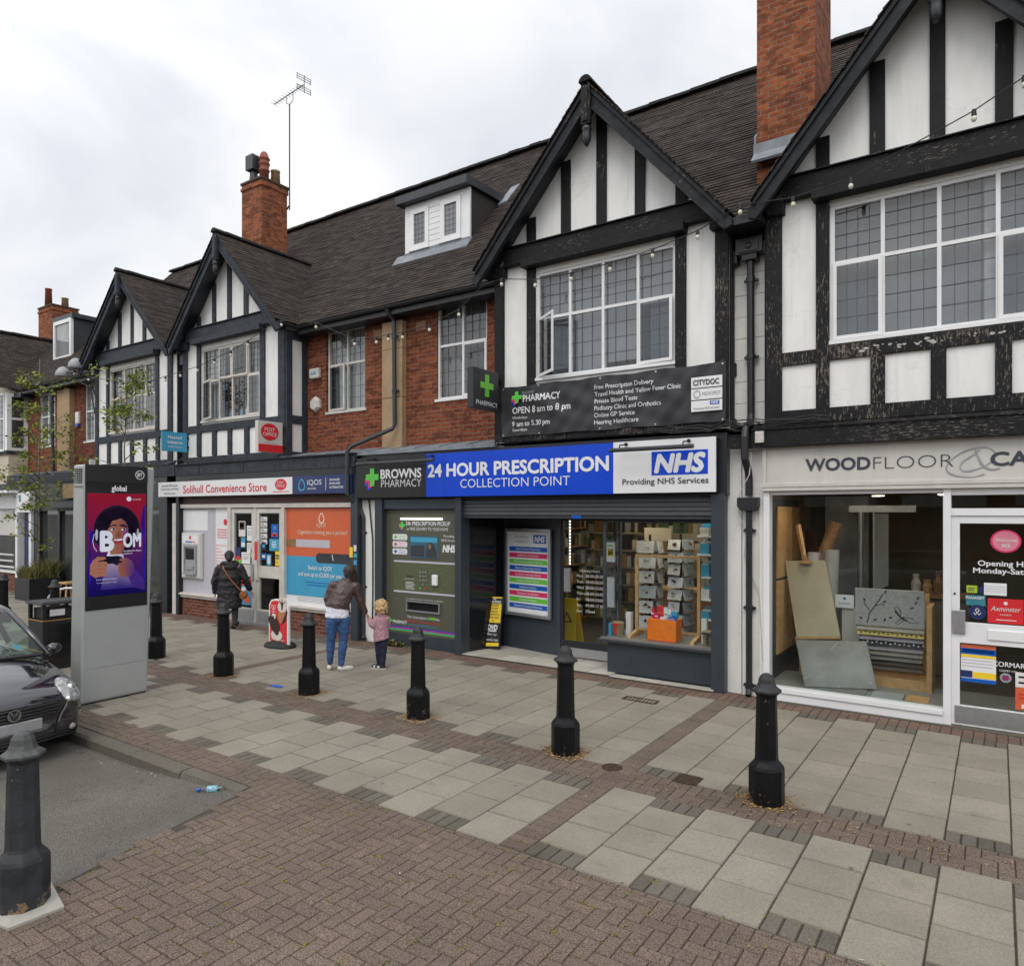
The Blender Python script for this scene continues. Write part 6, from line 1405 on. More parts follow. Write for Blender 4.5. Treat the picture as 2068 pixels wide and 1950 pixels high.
M.bollg = timber('weathered_grey_bollard_paint', (.033, .036, .040), (.25, .17, .10), .64, (7, 7, 7), wear=.2); M.bollgc = paint('grey_bollard_cap', (.06, .063, .064), .6, .3, 25, bmp=.3)
t = thing('bollard', 'weathered grey bollard with rust chips in the left foreground', 'bollard', (-5.12, 1.97, 0)); bollard_parts(t, -5.12, 1.97, M.bollg, M.bollgc)
q = MB(); q.prism([(-5.42, 1.72, -.005), (-4.88, 1.80, -.005), (-4.86, 2.10, -.005), (-5.3, 2.2, -.005)], (0, 0, .022)); q.build('concrete_footing', paint('pale_concrete', (.36, .35, .31), .85, .15, 8, bmp=.3), t)

# ------------------------------------------------------------------ advertising kiosk
s = thing('advertising_kiosk', 'tall grey digital advertising kiosk with a glowing game advert', 'kiosk', (-9.9, 4.85, 0))
def kx(z): return -9.72
yl = lambda z: 4.40 + .05*z/3.15; yr = lambda z: 5.27 + .11*z/3.15
q = MB(); D_ = .26
q.loft([[Vector((-9.74-D_*(1-.0*z/3.15), yl(z)-.02, z)), Vector((-9.74, yl(z), z)), Vector((-9.74, yr(z), z)), Vector((-9.74-D_, yr(z)+.02, z))] for z in (.02, .6, 1.3, 2.9, 3.12)])
q.build('cabinet', M.satin, s, bevel=.025)
q = MB(); q.box(-9.98, -9.76, 4.40, 5.25, 0, .02); q.build('plinth', M.rubber, s)
q = MB(); q.obox((-9.742, 4.455, 1.22), (0, .81, 0), (0, 0, 1.90), (.012, 0, 0)); q.build('screen_glass', M.gblack, s, bevel=.004)
q = MB(); q.box(-9.745, -9.728, 4.457, 5.268, 2.90, 3.12); q.build('header', M.bsign, s)
q = MB(); q.box(-9.742, -9.735, 4.47, 5.24, .46, 1.2); q.build('lower_door', M.satin, s, bevel=.002)
q = MB(); q.box(-9.742, -9.737, 4.45, 5.23, .06, .45); q.build('lower_door', M.satin, s, bevel=.002)
q = MB()
for k in range(12): q.box(-9.7305, -9.722, 4.47, 5.25, 1.235+.0135*k, 1.235+.0135*k+.007)
q.build('louvre', M.rubber, s)
q = MB()
for k in range(9):
    for j in range(4): q.box(-9.97+.05*j, -9.97+.05*j+.03, 4.425, 4.44, 2.88+.022*k, 2.88+.022*k+.012)
q.build('side_vent', M.pipe, s)
q = MB(); q.box(-9.99, -9.75, 4.424, 4.432, 2.83, 2.838); q.build('panel_joint', M.pipe, s)
q = MB(); q.box(-9.95, -9.9, 4.6, 4.66, 3.12, 3.2); q.build('antenna', M.satin, s)
KO = Vector((-9.7285, 0, 0)); KU, KV = Vector((0, 1, 0)), ZF
q = MB(); ring_(q, KO, KU, KV, 5.16, 3.01, .062, .062, .009); text(q, 'BT', KO, KU, KV, 5.16, 2.985, .05, w_=.07, align='C', bold=.03); q.build('logo', M.bold_white, s, recalc=False)
letters('lettering', 'global', M.bold_white, s, KO, KU, KV, 4.88, 2.785, .07, w_=.20, align='C', bold=.04)
# lit advert: coloured shapes behind glass, each gives off its own light
def emat(name, cols, scale=1.4, st=1.0, axis=None):
    m = bpy.data.materials.new(name); m.use_nodes = True; t_ = m.node_tree; t_.nodes.clear()
    o = nn(t_, 'ShaderNodeOutputMaterial'); em = nn(t_, 'ShaderNodeEmission'); em.inputs['Strength'].default_value = st
    if axis:
        sp_ = nn(t_, 'ShaderNodeSeparateXYZ'); lk(t_, pos(t_), sp_.inputs[0]); mr_ = nn(t_, 'ShaderNodeMapRange'); mr_.inputs['From Min'].default_value = axis[1]; mr_.inputs['From Max'].default_value = axis[2]; lk(t_, sp_.outputs[axis[0]], mr_.inputs['Value'])
        ad_ = nn(t_, 'ShaderNodeMath', operation='MULTIPLY_ADD'); lk(t_, noise(t_, pos(t_), scale, 2), ad_.inputs[0]); ad_.inputs[1].default_value = .35; lk(t_, mr_.outputs[0], ad_.inputs[2])
        sb_ = nn(t_, 'ShaderNodeMath', operation='SUBTRACT'); sb_.inputs[1].default_value = .17; lk(t_, ad_.outputs[0], sb_.inputs[0]); f = sb_.outputs[0]
    else: f = noise(t_, pos(t_), scale, 2)
    lk(t_, ramp(t_, f, cols), em.inputs['Color']); lk(t_, em.outputs[0], o.inputs['Surface']); return m
sc_ = MB(); sc_.box(-9.7295, -9.728, 4.48, 5.245, 1.40, 2.75); adv = sc_.build('screen', emat('advert_background', [(0, (.004, .003, .045)), (.2, (.012, .006, .12)), (.42, (.06, .012, .10)), (.7, (.17, .009, .05)), (1, (.22, .009, .025))], 2.0, 1.0, ('Z', 1.40, 2.70)), s)
AD = lambda y, z: (4.50 + y*.73, 1.40 + z*1.34)
def ad(name, m, pts, d): q = MB(); flat(q, KO, KU, KV, [AD(*p) for p in pts], .0004, d); return q.build(name, m, adv)
el = lambda a, b, c, d, n=26, a0=0, a1=360: ell(a, b, c, d, n, a0, a1)
E_hair = emat('advert_hair', [(.3, (.004, .003, .006)), (.7, (.012, .006, .02))], 9)
E_skin = emat('advert_skin', [(0, (.30, .125, .085)), (.5, (.22, .075, .055)), (1, (.04, .02, .16))], 5, 1.0, ('Y', 4.75, 5.1))
E_wht = emat('advert_white', [(.3, (.50, .52, .62)), (.7, (.6, .62, .70))], 3)
E_blk = emat('advert_black', [(.3, (.006, .006, .012)), (.7, (.014, .012, .03))], 6)
E_blue = emat('advert_blue_glow', [(.3, (.012, .008, .14)), (.7, (.03, .012, .30))], 3)
E_red = emat('advert_red', [(.3, (.32, .03, .04)), (.7, (.4, .05, .06))], 4)
ad('blue_glow', E_blue, [(0, .1), (.05, .25), (.02, .5), (.1, .62), (.0, .66)], .0005); ad('blue_glow', E_blue, [(1, .08), (.95, .3), (.97, .5), (.92, .7), (.97, .88), (1, .9)], .0005)
ad('shirt', emat('advert_shirt', [(0, (.03, .02, .16)), (1, (.30, .24, .36))], 3, 1.0, ('Z', 1.50, 1.85)), [(.20, .06), (.80, .06), (.66, .22), (.60, .40), (.30, .40), (.26, .24)], .0008)
ad('collar', E_wht, [(.30, .385), (.59, .385), (.56, .435), (.33, .435)], .0010)
ad('headband', E_blk, el(.49, .645, .415, .245), .0009); ad('hair', E_hair, el(.50, .65, .37, .215), .0012)
ad('neck', E_skin, [(.36, .40), (.58, .40), (.58, .5), (.36, .5)], .0013)
ad('face', E_skin, [(.315, .64), (.34, .72), (.42, .765), (.53, .77), (.63, .745), (.69, .66), (.68, .57), (.63, .48), (.57, .42), (.49, .41), (.41, .46), (.34, .55)], .0016)
ad('fringe', E_hair, [(.29, .62), (.30, .72), (.42, .83), (.60, .83), (.72, .74), (.73, .60), (.69, .68), (.62, .735), (.55, .76), (.48, .745), (.40, .735), (.34, .67)], .0019)
ad('cheek', emat('advert_cheek', [(.3, (.22, .06, .10)), (.7, (.12, .04, .20))], 6), [(.60, .62), (.68, .64), (.67, .56), (.62, .49), (.58, .52)], .0018)
for yy, sl in ((.41, -1), (.60, 1)): ad('eyebrow', E_blk, [(yy-.07, .675+.006*sl), (yy, .683-.004*sl), (yy+.07, .672-.010*sl), (yy+.06, .688-.008*sl), (yy, .70), (yy-.06, .69+.006*sl)], .002); ad('eye_white', E_wht, el(yy, .648, .042, .010, 14), .002); ad('pupil', E_blk, el(yy+.012, .649, .02, .0105, 12), .0023); ad('eyelid', E_blk, [(yy-.05, .650), (yy, .660), (yy+.05, .650), (yy, .665)], .0024)
E_nose = emat('advert_nose', [(.3, (.15, .05, .035)), (.7, (.19, .065, .05))], 9)
ad('nose', E_nose, [(.495, .63), (.52, .63), (.565, .585), (.545, .572), (.475, .572), (.455, .585)], .002)
ad('mouth', emat('advert_mouth', [(.3, (.16, .012, .02)), (.7, (.22, .02, .03))], 5), [(.405, .555), (.45, .562), (.51, .556), (.58, .566), (.60, .55), (.57, .515), (.51, .498), (.45, .51)], .0021); ad('teeth', E_wht, [(.42, .553), (.50, .551), (.585, .558), (.57, .538), (.50, .534), (.44, .538)], .0023); ad('tongue', E_red, el(.51, .512, .045, .011, 12), .0023)
for yy in (.125, .865): ad('ear_cup', E_blk, el(yy, .60, .06, .085), .0021); ad('ear_cup_trim', emat('advert_trim', [(.3, (.25, .25, .32)), (.7, (.4, .4, .46))], 9), el(yy, .60, .022, .055), .0024)
def fist(x0, x1, z0, z1, s_):  # four curled fingers over a palm, thumb across the top
    X = lambda u: x0 + (x1-x0)*(u if s_ > 0 else 1-u); Z = lambda v: z0 + (z1-z0)*v
    ad('hand', E_skin, [(X(.0), Z(.15)), (X(.02), Z(.6)), (X(.18), Z(.86)), (X(.45), Z(.95)), (X(.78), Z(.78)), (X(1), Z(.55)), (X(.97), Z(.25)), (X(.75), Z(.02)), (X(.3), Z(-.05))], .0026)
    for k in range(4): ad('finger', E_skin, ell(X(.72), Z(.66-.19*k), abs(x1-x0)*(.30-.02*k), (z1-z0)*.10, 14), .0031+.0001*k); ad('finger_gap', E_nose, [(X(.45), Z(.57-.19*k)), (X(.98), Z(.555-.19*k)), (X(.98), Z(.57-.19*k)), (X(.45), Z(.59-.19*k))], .0036)
    ad('thumb', E_skin, [(X(.15), Z(.8)), (X(.42), Z(1.0)), (X(.85), Z(.98)), (X(.95), Z(.90)), (X(.8), Z(.84)), (X(.4), Z(.78))], .0037)
fist(.01, .31, .19, .385, 1); fist(.50, .80, .175, .36, -1)
ad('wrist', emat('advert_sleeve', [(.3, (.03, .014, .13)), (.7, (.05, .02, .18))], 4), [(.66, .20), (.80, .25), (1.0, .12), (1.0, .02), (.78, .06)], .0024)
ad('controller', E_blk, [(.15, .345), (.17, .375), (.24, .392), (.37, .386), (.50, .388), (.57, .37), (.59, .335), (.55, .295), (.48, .29), (.40, .312), (.31, .308), (.24, .288), (.19, .30)], .0029)
def adt(t_, y, z, h, w_, bold=.06, m=None, sh=0.0, name='lettering'):
    q = MB(); yy, zz = AD(y, z); text(q, t_, KO, KU, KV, yy, zz, h, w_=w_, bold=bold, shear=sh, d=.0037); return q.build(name, m or E_wht, adv, recalc=False)
adt('B', .18, .445, .25, .185, .05); adt('OM', .59, .475, .175, .245, .045)
ad('bubble', E_red, el(.36, .50, .0, .0, 6), .003) if False else None
q = MB(); yy, zz = AD(.0, .0); stroke(q, KO, KU, KV, [AD(*p) for p in [(.13, .44), (.08, .48), (.06, .54), (.08, .60), (.15, .635)]], .007, d=.0036); q.build('swirl', E_wht, adv, recalc=False)
adt('Broadband for Players', .60, .425, .018, .24, .02); adt('Upgrade now', .60, .40, .016, .12, .02)
adt('Search full fibre broadband', .12, .155, .016, .26, .0); adt('terms apply, see website for details', .12, .125, .011, .26, .0)
ad('logo', E_wht, el(.70, .955, .045, .024, 16), .003); adt('sportsclub', .77, .948, .014, .11, .02)

# ------------------------------------------------------------------ litter bin, planter, trees, stool, rack
s = thing('litter_bin', 'black litter bin with gold bands and a flat canopy behind kiosk', 'litter bin', (-12.6, 5.3, 0))
BX0, BX1, BY0, BY1 = -12.86, -12.34, 5.02, 5.6
q = MB(); q.box(BX0, BX1, BY0, BY1, 0, .80); b = q.build('body', M.iron, s, bevel=.01)
q = MB()
for xx in (BX0, BX1-.05):
    for yy in (BY0, BY1-.05): q.box(xx, xx+.05, yy, yy+.05, .80, 1.04)
q.box(BX0+.06, BX1-.06, BY0+.06, BY1-.06, .80, .97); q.build('post', M.iron, s)
q = MB(); q.prism([(BX0-.03, BY0-.03, 1.04), (BX1+.03, BY0-.03, 1.04), (BX1+.03, BY1+.03, 1.04), (BX0-.03, BY1+.03, 1.04)], (0, 0, .03)); q.box(BX0, BX1, BY0, BY1, 1.07, 1.085); q.build('canopy', M.pipe, s, bevel=.01)
q = MB()
for z in (.78, .30, .16): q.box(BX0-.006, BX1+.006, BY0-.006, BY1+.006, z, z+.02)
q.build('gold_band', paint('gold_line', (.28, .16, .05), .4, .1), s)
q = MB(); q.box(BX1, BX1+.004, BY0+.1, BY0+.32, .86, .96); q.build('label_plate', M.card, s)
q = MB(); q.box(BX1+.0005, BX1+.008, BY0+.08, BY1-.06, .10, .72); q.build('door', M.gblack, s)
M.leafg = tonemat('tree_leaf', (.06, .11, .012), (.27, .31, .04), grain=15, gvar=.2, rough=.6)
M.leafy = tonemat('grass_blade', (.07, .085, .02), (.26, .24, .09), grain=15, gvar=.2, rough=.7)
M.bark = paint('pale_bark', (.16, .13, .10), .85, .35, 14, bmp=.5)
s = thing('planter', 'black square planter of tufted grasses and shrubs on pavement', 'planter', (-22.9, 9.2, 0))
PXa, PXb, PYa, PYb = -23.3, -22.35, 8.75, 9.6
q = MB(); q.prism([(PXa, PYa, 0), (PXb, PYa, 0), (PXb, PYb, 0), (PXa, PYb, 0)], (0, 0, .62)); q.build('box', M.iron, s, bevel=.01)
MB().box(PXa+.03, PXb-.03, PYa+.03, PYb-.03, .6, .625).build('soil', paint('soil', (.03, .022, .015), .9), s)
q = MB()
for k in range(1500):
    side = RN.random(); x = RN.uniform(PXa+.05, PXb-.05); y = RN.uniform(PYa+.05, PYb-.05)
    L = RN.uniform(.22, .52)*(1.3 if y > 9.2 else .9); a = RN.uniform(0, 6.28); le = RN.uniform(.1, .6); q.ct = RN.random()
    p = Vector((x, y, .61)); d = Vector((math.cos(a)*le, math.sin(a)*le, 1)).normalized()*L; n_ = Vector((-math.sin(a), math.cos(a), 0))*.009
    m1 = p + d*.55; tip = p + d + Vector((math.cos(a)*le*L*.45, math.sin(a)*le*L*.45, -.06*le))
    q.add([p-n_, p+n_, m1+n_*.8, m1-n_*.8, tip], [(0, 1, 2, 3), (3, 2, 4)])
q.build('grasses', M.leafy, s, recalc=False)
def tree(lab, base, h, lean, crown, seed, nleaf, cats='tree'):
    r = random.Random(seed); s = thing('street_tree', lab, cats, base); bx, by, bz = base
    pts = [Vector((bx + lean*(k/9)**1.5 + r.gauss(0, .015), by + r.gauss(0, .015), bz + h*k/9)) for k in range(10)]
    q = MB(); q.tube(pts, [.030*(1-.85*k/9)+.004 for k in range(10)], 7)
    tips = []
    for k in range(crown[3]):
        f = r.uniform(crown[0], crown[1]); i = min(8, int(f*9)); p = pts[i].lerp(pts[i+1], f*9-i); a = r.uniform(0, 6.28); L = crown[2]*r.uniform(.5, 1.0)*(1.15-.6*f)
        e = p + Vector((math.cos(a)*L, math.sin(a)*L, L*r.uniform(.25, .8))); m1 = p.lerp(e, .5) + Vector((0, 0, .06*L)); q.tube([p, m1, e], [.012, .008, .003], 5)
        tips.append((p, m1, e))
        for w in range(3):
            b0_ = p.lerp(e, r.uniform(.3, .9)); a2 = a + r.uniform(-1.2, 1.2); L2 = L*r.uniform(.25, .5); e2 = b0_ + Vector((math.cos(a2)*L2, math.sin(a2)*L2, L2*r.uniform(-.4, .5))); q.tube([b0_, e2], [.005, .002], 4); tips.append((b0_, b0_.lerp(e2, .5), e2))
    q.build('trunk', M.bark, s, smooth=True)
    q = MB()
    for k in range(nleaf):
        p, m1, e = r.choice(tips); f = r.betavariate(2.2, 1.1); c = p.lerp(e, f) + Vector((r.gauss(0, .06), r.gauss(0, .06), r.gauss(-.02, .05)))
        sz = r.uniform(.03, .065); u = Vector((r.gauss(0, 1), r.gauss(0, 1), r.gauss(0, .5))).normalized(); v = u.cross(Vector((r.gauss(0, 1), r.gauss(0, 1), r.gauss(0, 1)))).normalized(); q.ct = min(1, max(0, r.gauss(.55, .28)))
        q.add([c-u*sz, c+v*sz*.55, c+u*sz*1.1, c-v*sz*.55], [(0, 1, 2, 3)])
    q.build('crown', M.leafg, s, recalc=False); return s
tree('slender young tree with sparse leaves growing from the black planter', (-22.75, 9.15, .6), 6.3, .1, (.10, .95, 1.3, 46), 4, 1900)
tree('young tree whose thin crown rises behind the kiosk', (-17.0, 8.6, 0), 5.9, .25, (.5, .98, 1.3, 26), 9, 1000)
s = thing('stool', 'pale wooden stool beside the planter', 'stool', (-20.3, 8.9, 0))
q = MB(); q.box(-20.6, -20.2, 8.75, 9.1, .60, .65); q.build('seat', M.wood, s, bevel=.01)
for sx in (-1, 1):
    for sy in (-1, 1): q = MB(); q.bar((-20.4+sx*.14, 8.92+sy*.11, .60), (-20.4+sx*.20, 8.92+sy*.17, .0), .035, .035); q.build('leg', M.wood, s)
q = MB(); q.bar((-20.58, 8.77, .2), (-20.22, 8.77, .2), .025, .025); q.bar((-20.22, 8.77, .2), (-20.22, 9.07, .2), .025, .025); q.build('stretcher', M.wood, s)
o = MB(); o.tube([(-17.4, 7.2, 0), (-17.4, 7.2, .62), (-17.35, 7.28, .74), (-17.2, 7.45, .8), (-16.9, 7.8, .8), (-16.75, 7.95, .74), (-16.7, 8.0, .62), (-16.7, 8.0, 0)], .028, 8); tag(o.build('bicycle_hoop', M.alu, smooth=True), 'low steel bicycle hoop just left of the kiosk', 'bicycle stand')
# dropped things
s = thing('plastic_bottle', 'crushed water bottle with blue label lying by the kerb end', 'bottle', (-5.88, 3.76, -.03))
p0, d_ = Vector((-6.0, 3.70, -.018)), Vector((.80, .60, .04)).normalized()
def alongb(rs, f0): return [(p0 + d_*f, r) for f, r in rs]
def bl(rs): 
    q = MB(); q.tube([p0 + d_*f for f, r in rs], [r for f, r in rs], 12); return q
M.clear = glassmat('clear_plastic', (.85, .9, .92), 1.5); bl([(.03, .013), (.05, .016), (.075, .03), (.10, .032), (.19, .032), (.215, .03), (.235, .03), (.25, .022)]).build('body', M.clear, s, smooth=True)
bl([(.098, .0328), (.13, .0335), (.16, .033), (.188, .0328)]).build('label', paint('bottle_label', (.20, .40, .47), .35, .6, 60), s, smooth=True); bl([(.0, .015), (.03, .015)]).build('cap', M.nhs, s)
s_ = MB(); n_ = 9
pm = [(-8.62+.2*i/n_, 6.44+.09*j/3+.01*math.sin(i*2+j), .008+.012*math.sin(i*1.3+j*2)**2) for j in range(4) for i in range(n_+1)]
s_.add(pm, [(j*(n_+1)+i, j*(n_+1)+i+1, (j+1)*(n_+1)+i+1, (j+1)*(n_+1)+i) for j in range(3) for i in range(n_)]); s_.tube([(-8.62, 6.46, .012), (-8.7, 6.5, .008), (-8.66, 6.53, .008), (-8.6, 6.52, .012)], .002, 4)
tag(s_.build('face_mask', M.nhs, recalc=False), 'crumpled blue paper face mask dropped on the brick band', 'face mask')
s = thing('weed_plant', 'low yellowing weed growing at the foot of prescription machine', 'weed', (-9.3, 9.72, 0)); q = MB()
for k in range(120):
    a = RN.uniform(0, 6.28); L = RN.uniform(.05, .17); q.ct = RN.random(); c = Vector((-9.3+RN.gauss(0, .1), 9.70+RN.gauss(0, .03), RN.uniform(0, .06))); u = Vector((math.cos(a), math.sin(a)*.7, RN.uniform(.1, .7)))*L; v = Vector((-math.sin(a), math.cos(a), .2))*.022
    q.add([c, c+u*.5+v, c+u, c+u*.5-v], [(0, 1, 2, 3)])
q.build('leaves', M.leafy, s, recalc=False)

# ------------------------------------------------------------------ pharmacy window display
s = thing('window_display', 'pale wood open frame stand in the pharmacy window', 'display stand', (-4.18, 10.3, .57))
q = MB(); 
for x in (-4.70, -3.70): q.box(x, x+.045, 10.28, 10.325, .6, 1.80)
q.box(-4.70, -3.655, 10.28, 10.325, 1.80, 1.84); q.box(-4.655, -3.70, 10.285, 10.32, .66, .69); q.build('frame', M.wood, s)
for x in (-4.70, -3.70): q = MB(); q.prism([(x-.005, 9.99, .572), (x-.005, 10.56, .572), (x-.005, 10.5, .62), (x-.005, 10.33, .66), (x-.005, 10.27, .66), (x-.005, 10.02, .61)], (.055, 0, 0)); q.build('foot', M.wood, s)
o = thing('orange_box', 'orange paper covered box in the middle of pharmacy window', 'display box', (-4.15, 10.1, .57)); q = MB(); q.box(-4.37, -3.92, 10.0, 10.26, .572, .90); q.build('box', paint('orange_paper', (.85, .19, .015), .35, .15, 7, bmp=.3, bscale=14), o, bevel=.006)
q = MB(); q.box(-4.37, -3.92, 9.996, 10.0, .575, .582) ; q.build('paper_edge', M.red, o)
def pack(lab, name, x, y, w_, d__, h, m, z=.90, rnd=False, capm=None):
    o = thing(name, lab, 'product', (x, y, z), 'products standing on the orange box')
    q = MB()
    if rnd: q.lathe((x, y, z), [(w_/2, 0), (w_/2, h*.8), (w_/3.2, h*.86), (w_/3.2, h), (0, h)], 12)
    else: q.box(x-w_/2, x+w_/2, y-d__/2, y+d__/2, z, z+h)
    q.build('pack', m, o)
    q = MB(); q.box(x-w_*.36, x+w_*.36, y-d__/2-.003 if not rnd else y-w_/2-.003, y-d__/2 if not rnd else y-w_/2+.004, z+h*.35, z+h*.5); q.build('print', capm or M.wsign, o)
pack('red bottle with white top at left of the orange box', 'bottle', -4.31, 10.08, .05, .05, .17, M.red, rnd=True)
pack('tall red and orange carton on the orange box', 'carton', -4.21, 10.14, .11, .05, .18, M.red, capm=M.orange)
pack('small magenta carton before the red carton on orange box', 'carton', -4.24, 10.05, .06, .04, .09, M.pink)
pack('white tube box near the centre of the orange box', 'carton', -4.11, 10.1, .06, .05, .17, M.card, capm=M.grey)
pack('white round bottle beside the white tube box', 'bottle', -4.045, 10.07, .05, .05, .15, M.wsign, rnd=True, capm=M.sky)
pack('teal carton at right of the orange box', 'carton', -3.97, 10.1, .08, .05, .12, M.sky, capm=M.nhs)
pack('flat blue packet at the front right of orange box', 'packet', -3.985, 10.03, .11, .04, .045, M.nhs)
pack('flat white packet at the front centre of orange box', 'packet', -4.13, 10.03, .09, .03, .035, M.card)
def basket(lab, x, y, w_, bow):
    o = thing('gift_basket', lab, 'gift basket', (x, y, .57)); MB().lathe((x, y, .572), [(w_*.42, 0), (w_*.5, .2), (w_*.46, .21), (0, .19)], 14).build('basket', paint('hamper_brown', (.26, .19, .10), .7, .3, 50), o)
    q = MB(); q.box(x-.02, x+.02, y-w_*.52, y-w_*.48, .6, .77); q.box(x-.08, x+.08, y-w_*.53, y-w_*.5, .74, .77); q.build('ribbon', bow, o)
basket('round gift tin with red ribbon at left of the pharmacy window', -4.93, 10.15, .2, M.red); basket('gift basket with dark ribbon at the right end of pharmacy window', -3.45, 10.1, .2, M.ink)
def carton_(lab, x0, x1, y0, y1, h, m, z=.572): o = MB().box(x0, x1, y0, y1, z, z+h).build('carton', m); tag(o, lab, 'carton', 'cartons in the pharmacy window'); return o
carton_('cream carton behind the round gift tin', -4.82, -4.74, 10.2, 10.3, .36, M.card); carton_('white and blue carton at left end of pharmacy window sill', -5.03, -4.985, 10.02, 10.1, .2, M.sky)
carton_('left one of two cream cartons by the right end basket', -3.60, -3.52, 10.18, 10.26, .36, M.card); carton_('right one of two cream cartons by the right end basket', -3.43, -3.36, 10.22, 10.3, .40, M.card)
poster('orange and white charity poster on glass beside the pharmacy door', 10.49, -5.32, -5.14, 1.68, 2.02, M.wsign, [(0, 1, .97, 1, M.blue), (0, 1, 0, .03, M.blue), (0, .04, 0, 1, M.blue), (.96, 1, 0, 1, M.blue), (.2, .8, .3, .66, M.yellow), (.3, .48, .34, .6, M.navy), (.55, .72, .36, .66, M.orange), (.2, .75, .78, .84, M.green)], group='notices on the pharmacy glass')
poster('blank grey sheet below the charity poster by pharmacy door', 10.49, -5.29, -5.16, .95, 1.44, M.lgrey, group='notices on the pharmacy glass')
poster('small blue tab under the shutter above pharmacy door', 9.775, -5.55, -5.38, 2.40, 2.47, M.nhs, group='notices on the pharmacy glass')
M.cardd = paint('muted_card', (.42, .41, .41), .4, .2, 14)
def rack(lab, x, y, w_, z0, z1, rows, rot, seed):
    r = random.Random(seed); o = thing('card_rack', lab, 'card rack', (x, y, .04), 'greeting card racks behind the pharmacy window'); MB().cyl((x, y, .05), (x, y, z1+.05), .02).build('pole', M.iron, o); MB().lathe((x, y, .04), [(.22, 0), (.22, .03), (.03, .05)], 12).build('base', M.iron, o)
    for i in range(rows):
        h = (z1-z0)/rows; z = z0 + h*i
        for k in range(4):
            a = rot + k*math.pi/2; U2 = Vector((math.cos(a), math.sin(a), 0)); N2 = Vector((math.sin(a), -math.cos(a), 0))
            q = MB(); ww_ = w_*.46
            q.obox(Vector((x, y, z)) - U2*ww_ + N2*(w_*.5), U2*ww_*2*r.uniform(.66, .95), Vector((0, 0, h*.80)) - N2*.04, N2*.008); c = q.build('card', r.choice([M.lgrey, M.cardd, M.cardd, M.grey]), o)
            q = MB(); O2 = Vector((x, y, z)) + N2*(w_*.5+.0085)
            for m_k in range(3): q.obox(O2 + U2*r.uniform(-.07, .03) + Vector((0, 0, h*r.uniform(.25, .55))) , U2*r.uniform(.02, .06), Vector((0, 0, h*r.uniform(.05, .2))), N2*.002)
            q.build('picture', r.choice([M.grey, M.rust, M.woodd, M.pipe, M.grey]), c)
        q = MB(); q.tube([(x+w_*.55*math.cos(rot+.785+t_*1.5708), y+w_*.55*math.sin(rot+.785+t_*1.5708), z) for t_ in range(5)], .006, 4); q.build('wire', M.iron, o)
rack('wide rotating rack of large cards at left behind wooden frame', -4.74, 10.95, .38, .62, 2.08, 6, .15, 1); rack('narrow rotating rack of small cards at right behind wooden frame', -4.22, 10.98, .32, .50, 2.1, 8, -.2, 2)
s = thing('wall_shelf', 'white glass shelves of goods at right wall inside the pharmacy', 'shelves', (-3.4, 10.9, .8))
for z in (.86, 1.16, 1.50, 1.84, 2.12): MB().box(-3.78, -3.13, 10.5, 11.6, z, z+.025).build('shelf', M.pvc, s)
q = MB(); r = random.Random(3); q2 = MB()
for z in (.885, 1.185, 1.525, 1.865, 2.145):
    for k in range(9): y = 10.52 + .11*k; h = r.uniform(.08, .2); (q if r.random() < .6 else q2).box(-3.74, -3.6, y, y+.08, z, z+h)
kind(q.build('goods', M.sky, s), 'stuff'); kind(q2.build('goods', M.card, s), 'stuff')
s = thing('wall_shelf', 'long stocked shelving along the back wall of the pharmacy', 'shelves', (-5.3, 14.6, .1))
gm = [M.tanwall, M.rust, M.woodd, paint('dull_green_pack', (.05, .10, .03), .6), paint('ochre_pack', (.22, .15, .05), .6), M.grey, M.pipe]
for j in range(7): MB().box(-7.6, -3.2, 13.6, 14.0, .25+.36*j, .28+.36*j).build('shelf', M.tanwall, s)
r = random.Random(8); qs = [MB() for _ in gm]
for j in range(7):
    x = -7.6
    while x < -3.3: w__ = r.uniform(.06, .16); r.choice(qs).box(x, x+w__*.92, 13.58, 13.8, .28+.36*j, .28+.36*j+r.uniform(.14, .3)); x += w__
for q, m in zip(qs, gm): kind(q.build('goods', m, s), 'stuff')
s = thing('wall_shelf', 'dark stocked shelving seen through the pharmacy door', 'shelves', (-7.4, 12.5, .1)); qs = [MB() for _ in gm]
for j in range(6): MB().box(-7.64, -7.3, 11.2, 14, .25+.38*j, .28+.38*j).build('shelf', M.woodd, s)
for j in range(6):
    y = 11.2
    while y < 13.9: w__ = r.uniform(.06, .16); r.choice(qs).box(-7.55, -7.32, y, y+w__*.9, .28+.38*j, .28+.38*j+r.uniform(.14, .3)); y += w__
for q, m in zip(qs, gm): kind(q.build('goods', m, s), 'stuff')
s = thing('counter', 'dark wood counter with paper sign deep inside the pharmacy', 'counter', (-5, 12.6, .04)); MB().box(-5.6, -3.3, 12.5, 13.0, .04, 1.05).build('body', M.woodd, s); MB().box(-5.65, -3.28, 12.45, 13.05, 1.05, 1.09).build('top', M.wood, s)
o = MB().box(-5.7, -5.15, 12.9, 12.92, 1.95, 2.2).build('hanging_sign', M.tanwall); tag(o, 'cream hanging sign board inside the pharmacy', 'sign')
s = thing('wet_floor_sign', 'yellow wet floor stand behind pharmacy door glass', 'floor sign', (-6.5, 11.5, .04))
for sy in (-1, 1):
    q = MB(); q.prism([(-6.74, 11.5+sy*.17, .04), (-6.36, 11.5+sy*.17, .04), (-6.42, 11.5+sy*.02, .9), (-6.68, 11.5+sy*.02, .9)], (0, .012, 0)); q.build('panel', M.yellow, s)
q = MB(); q.prism([(-6.65, 11.375, .48), (-6.45, 11.375, .48), (-6.55, 11.345, .68)], (0, -.006, 0)); q.build('warning_triangle', M.ink, s)
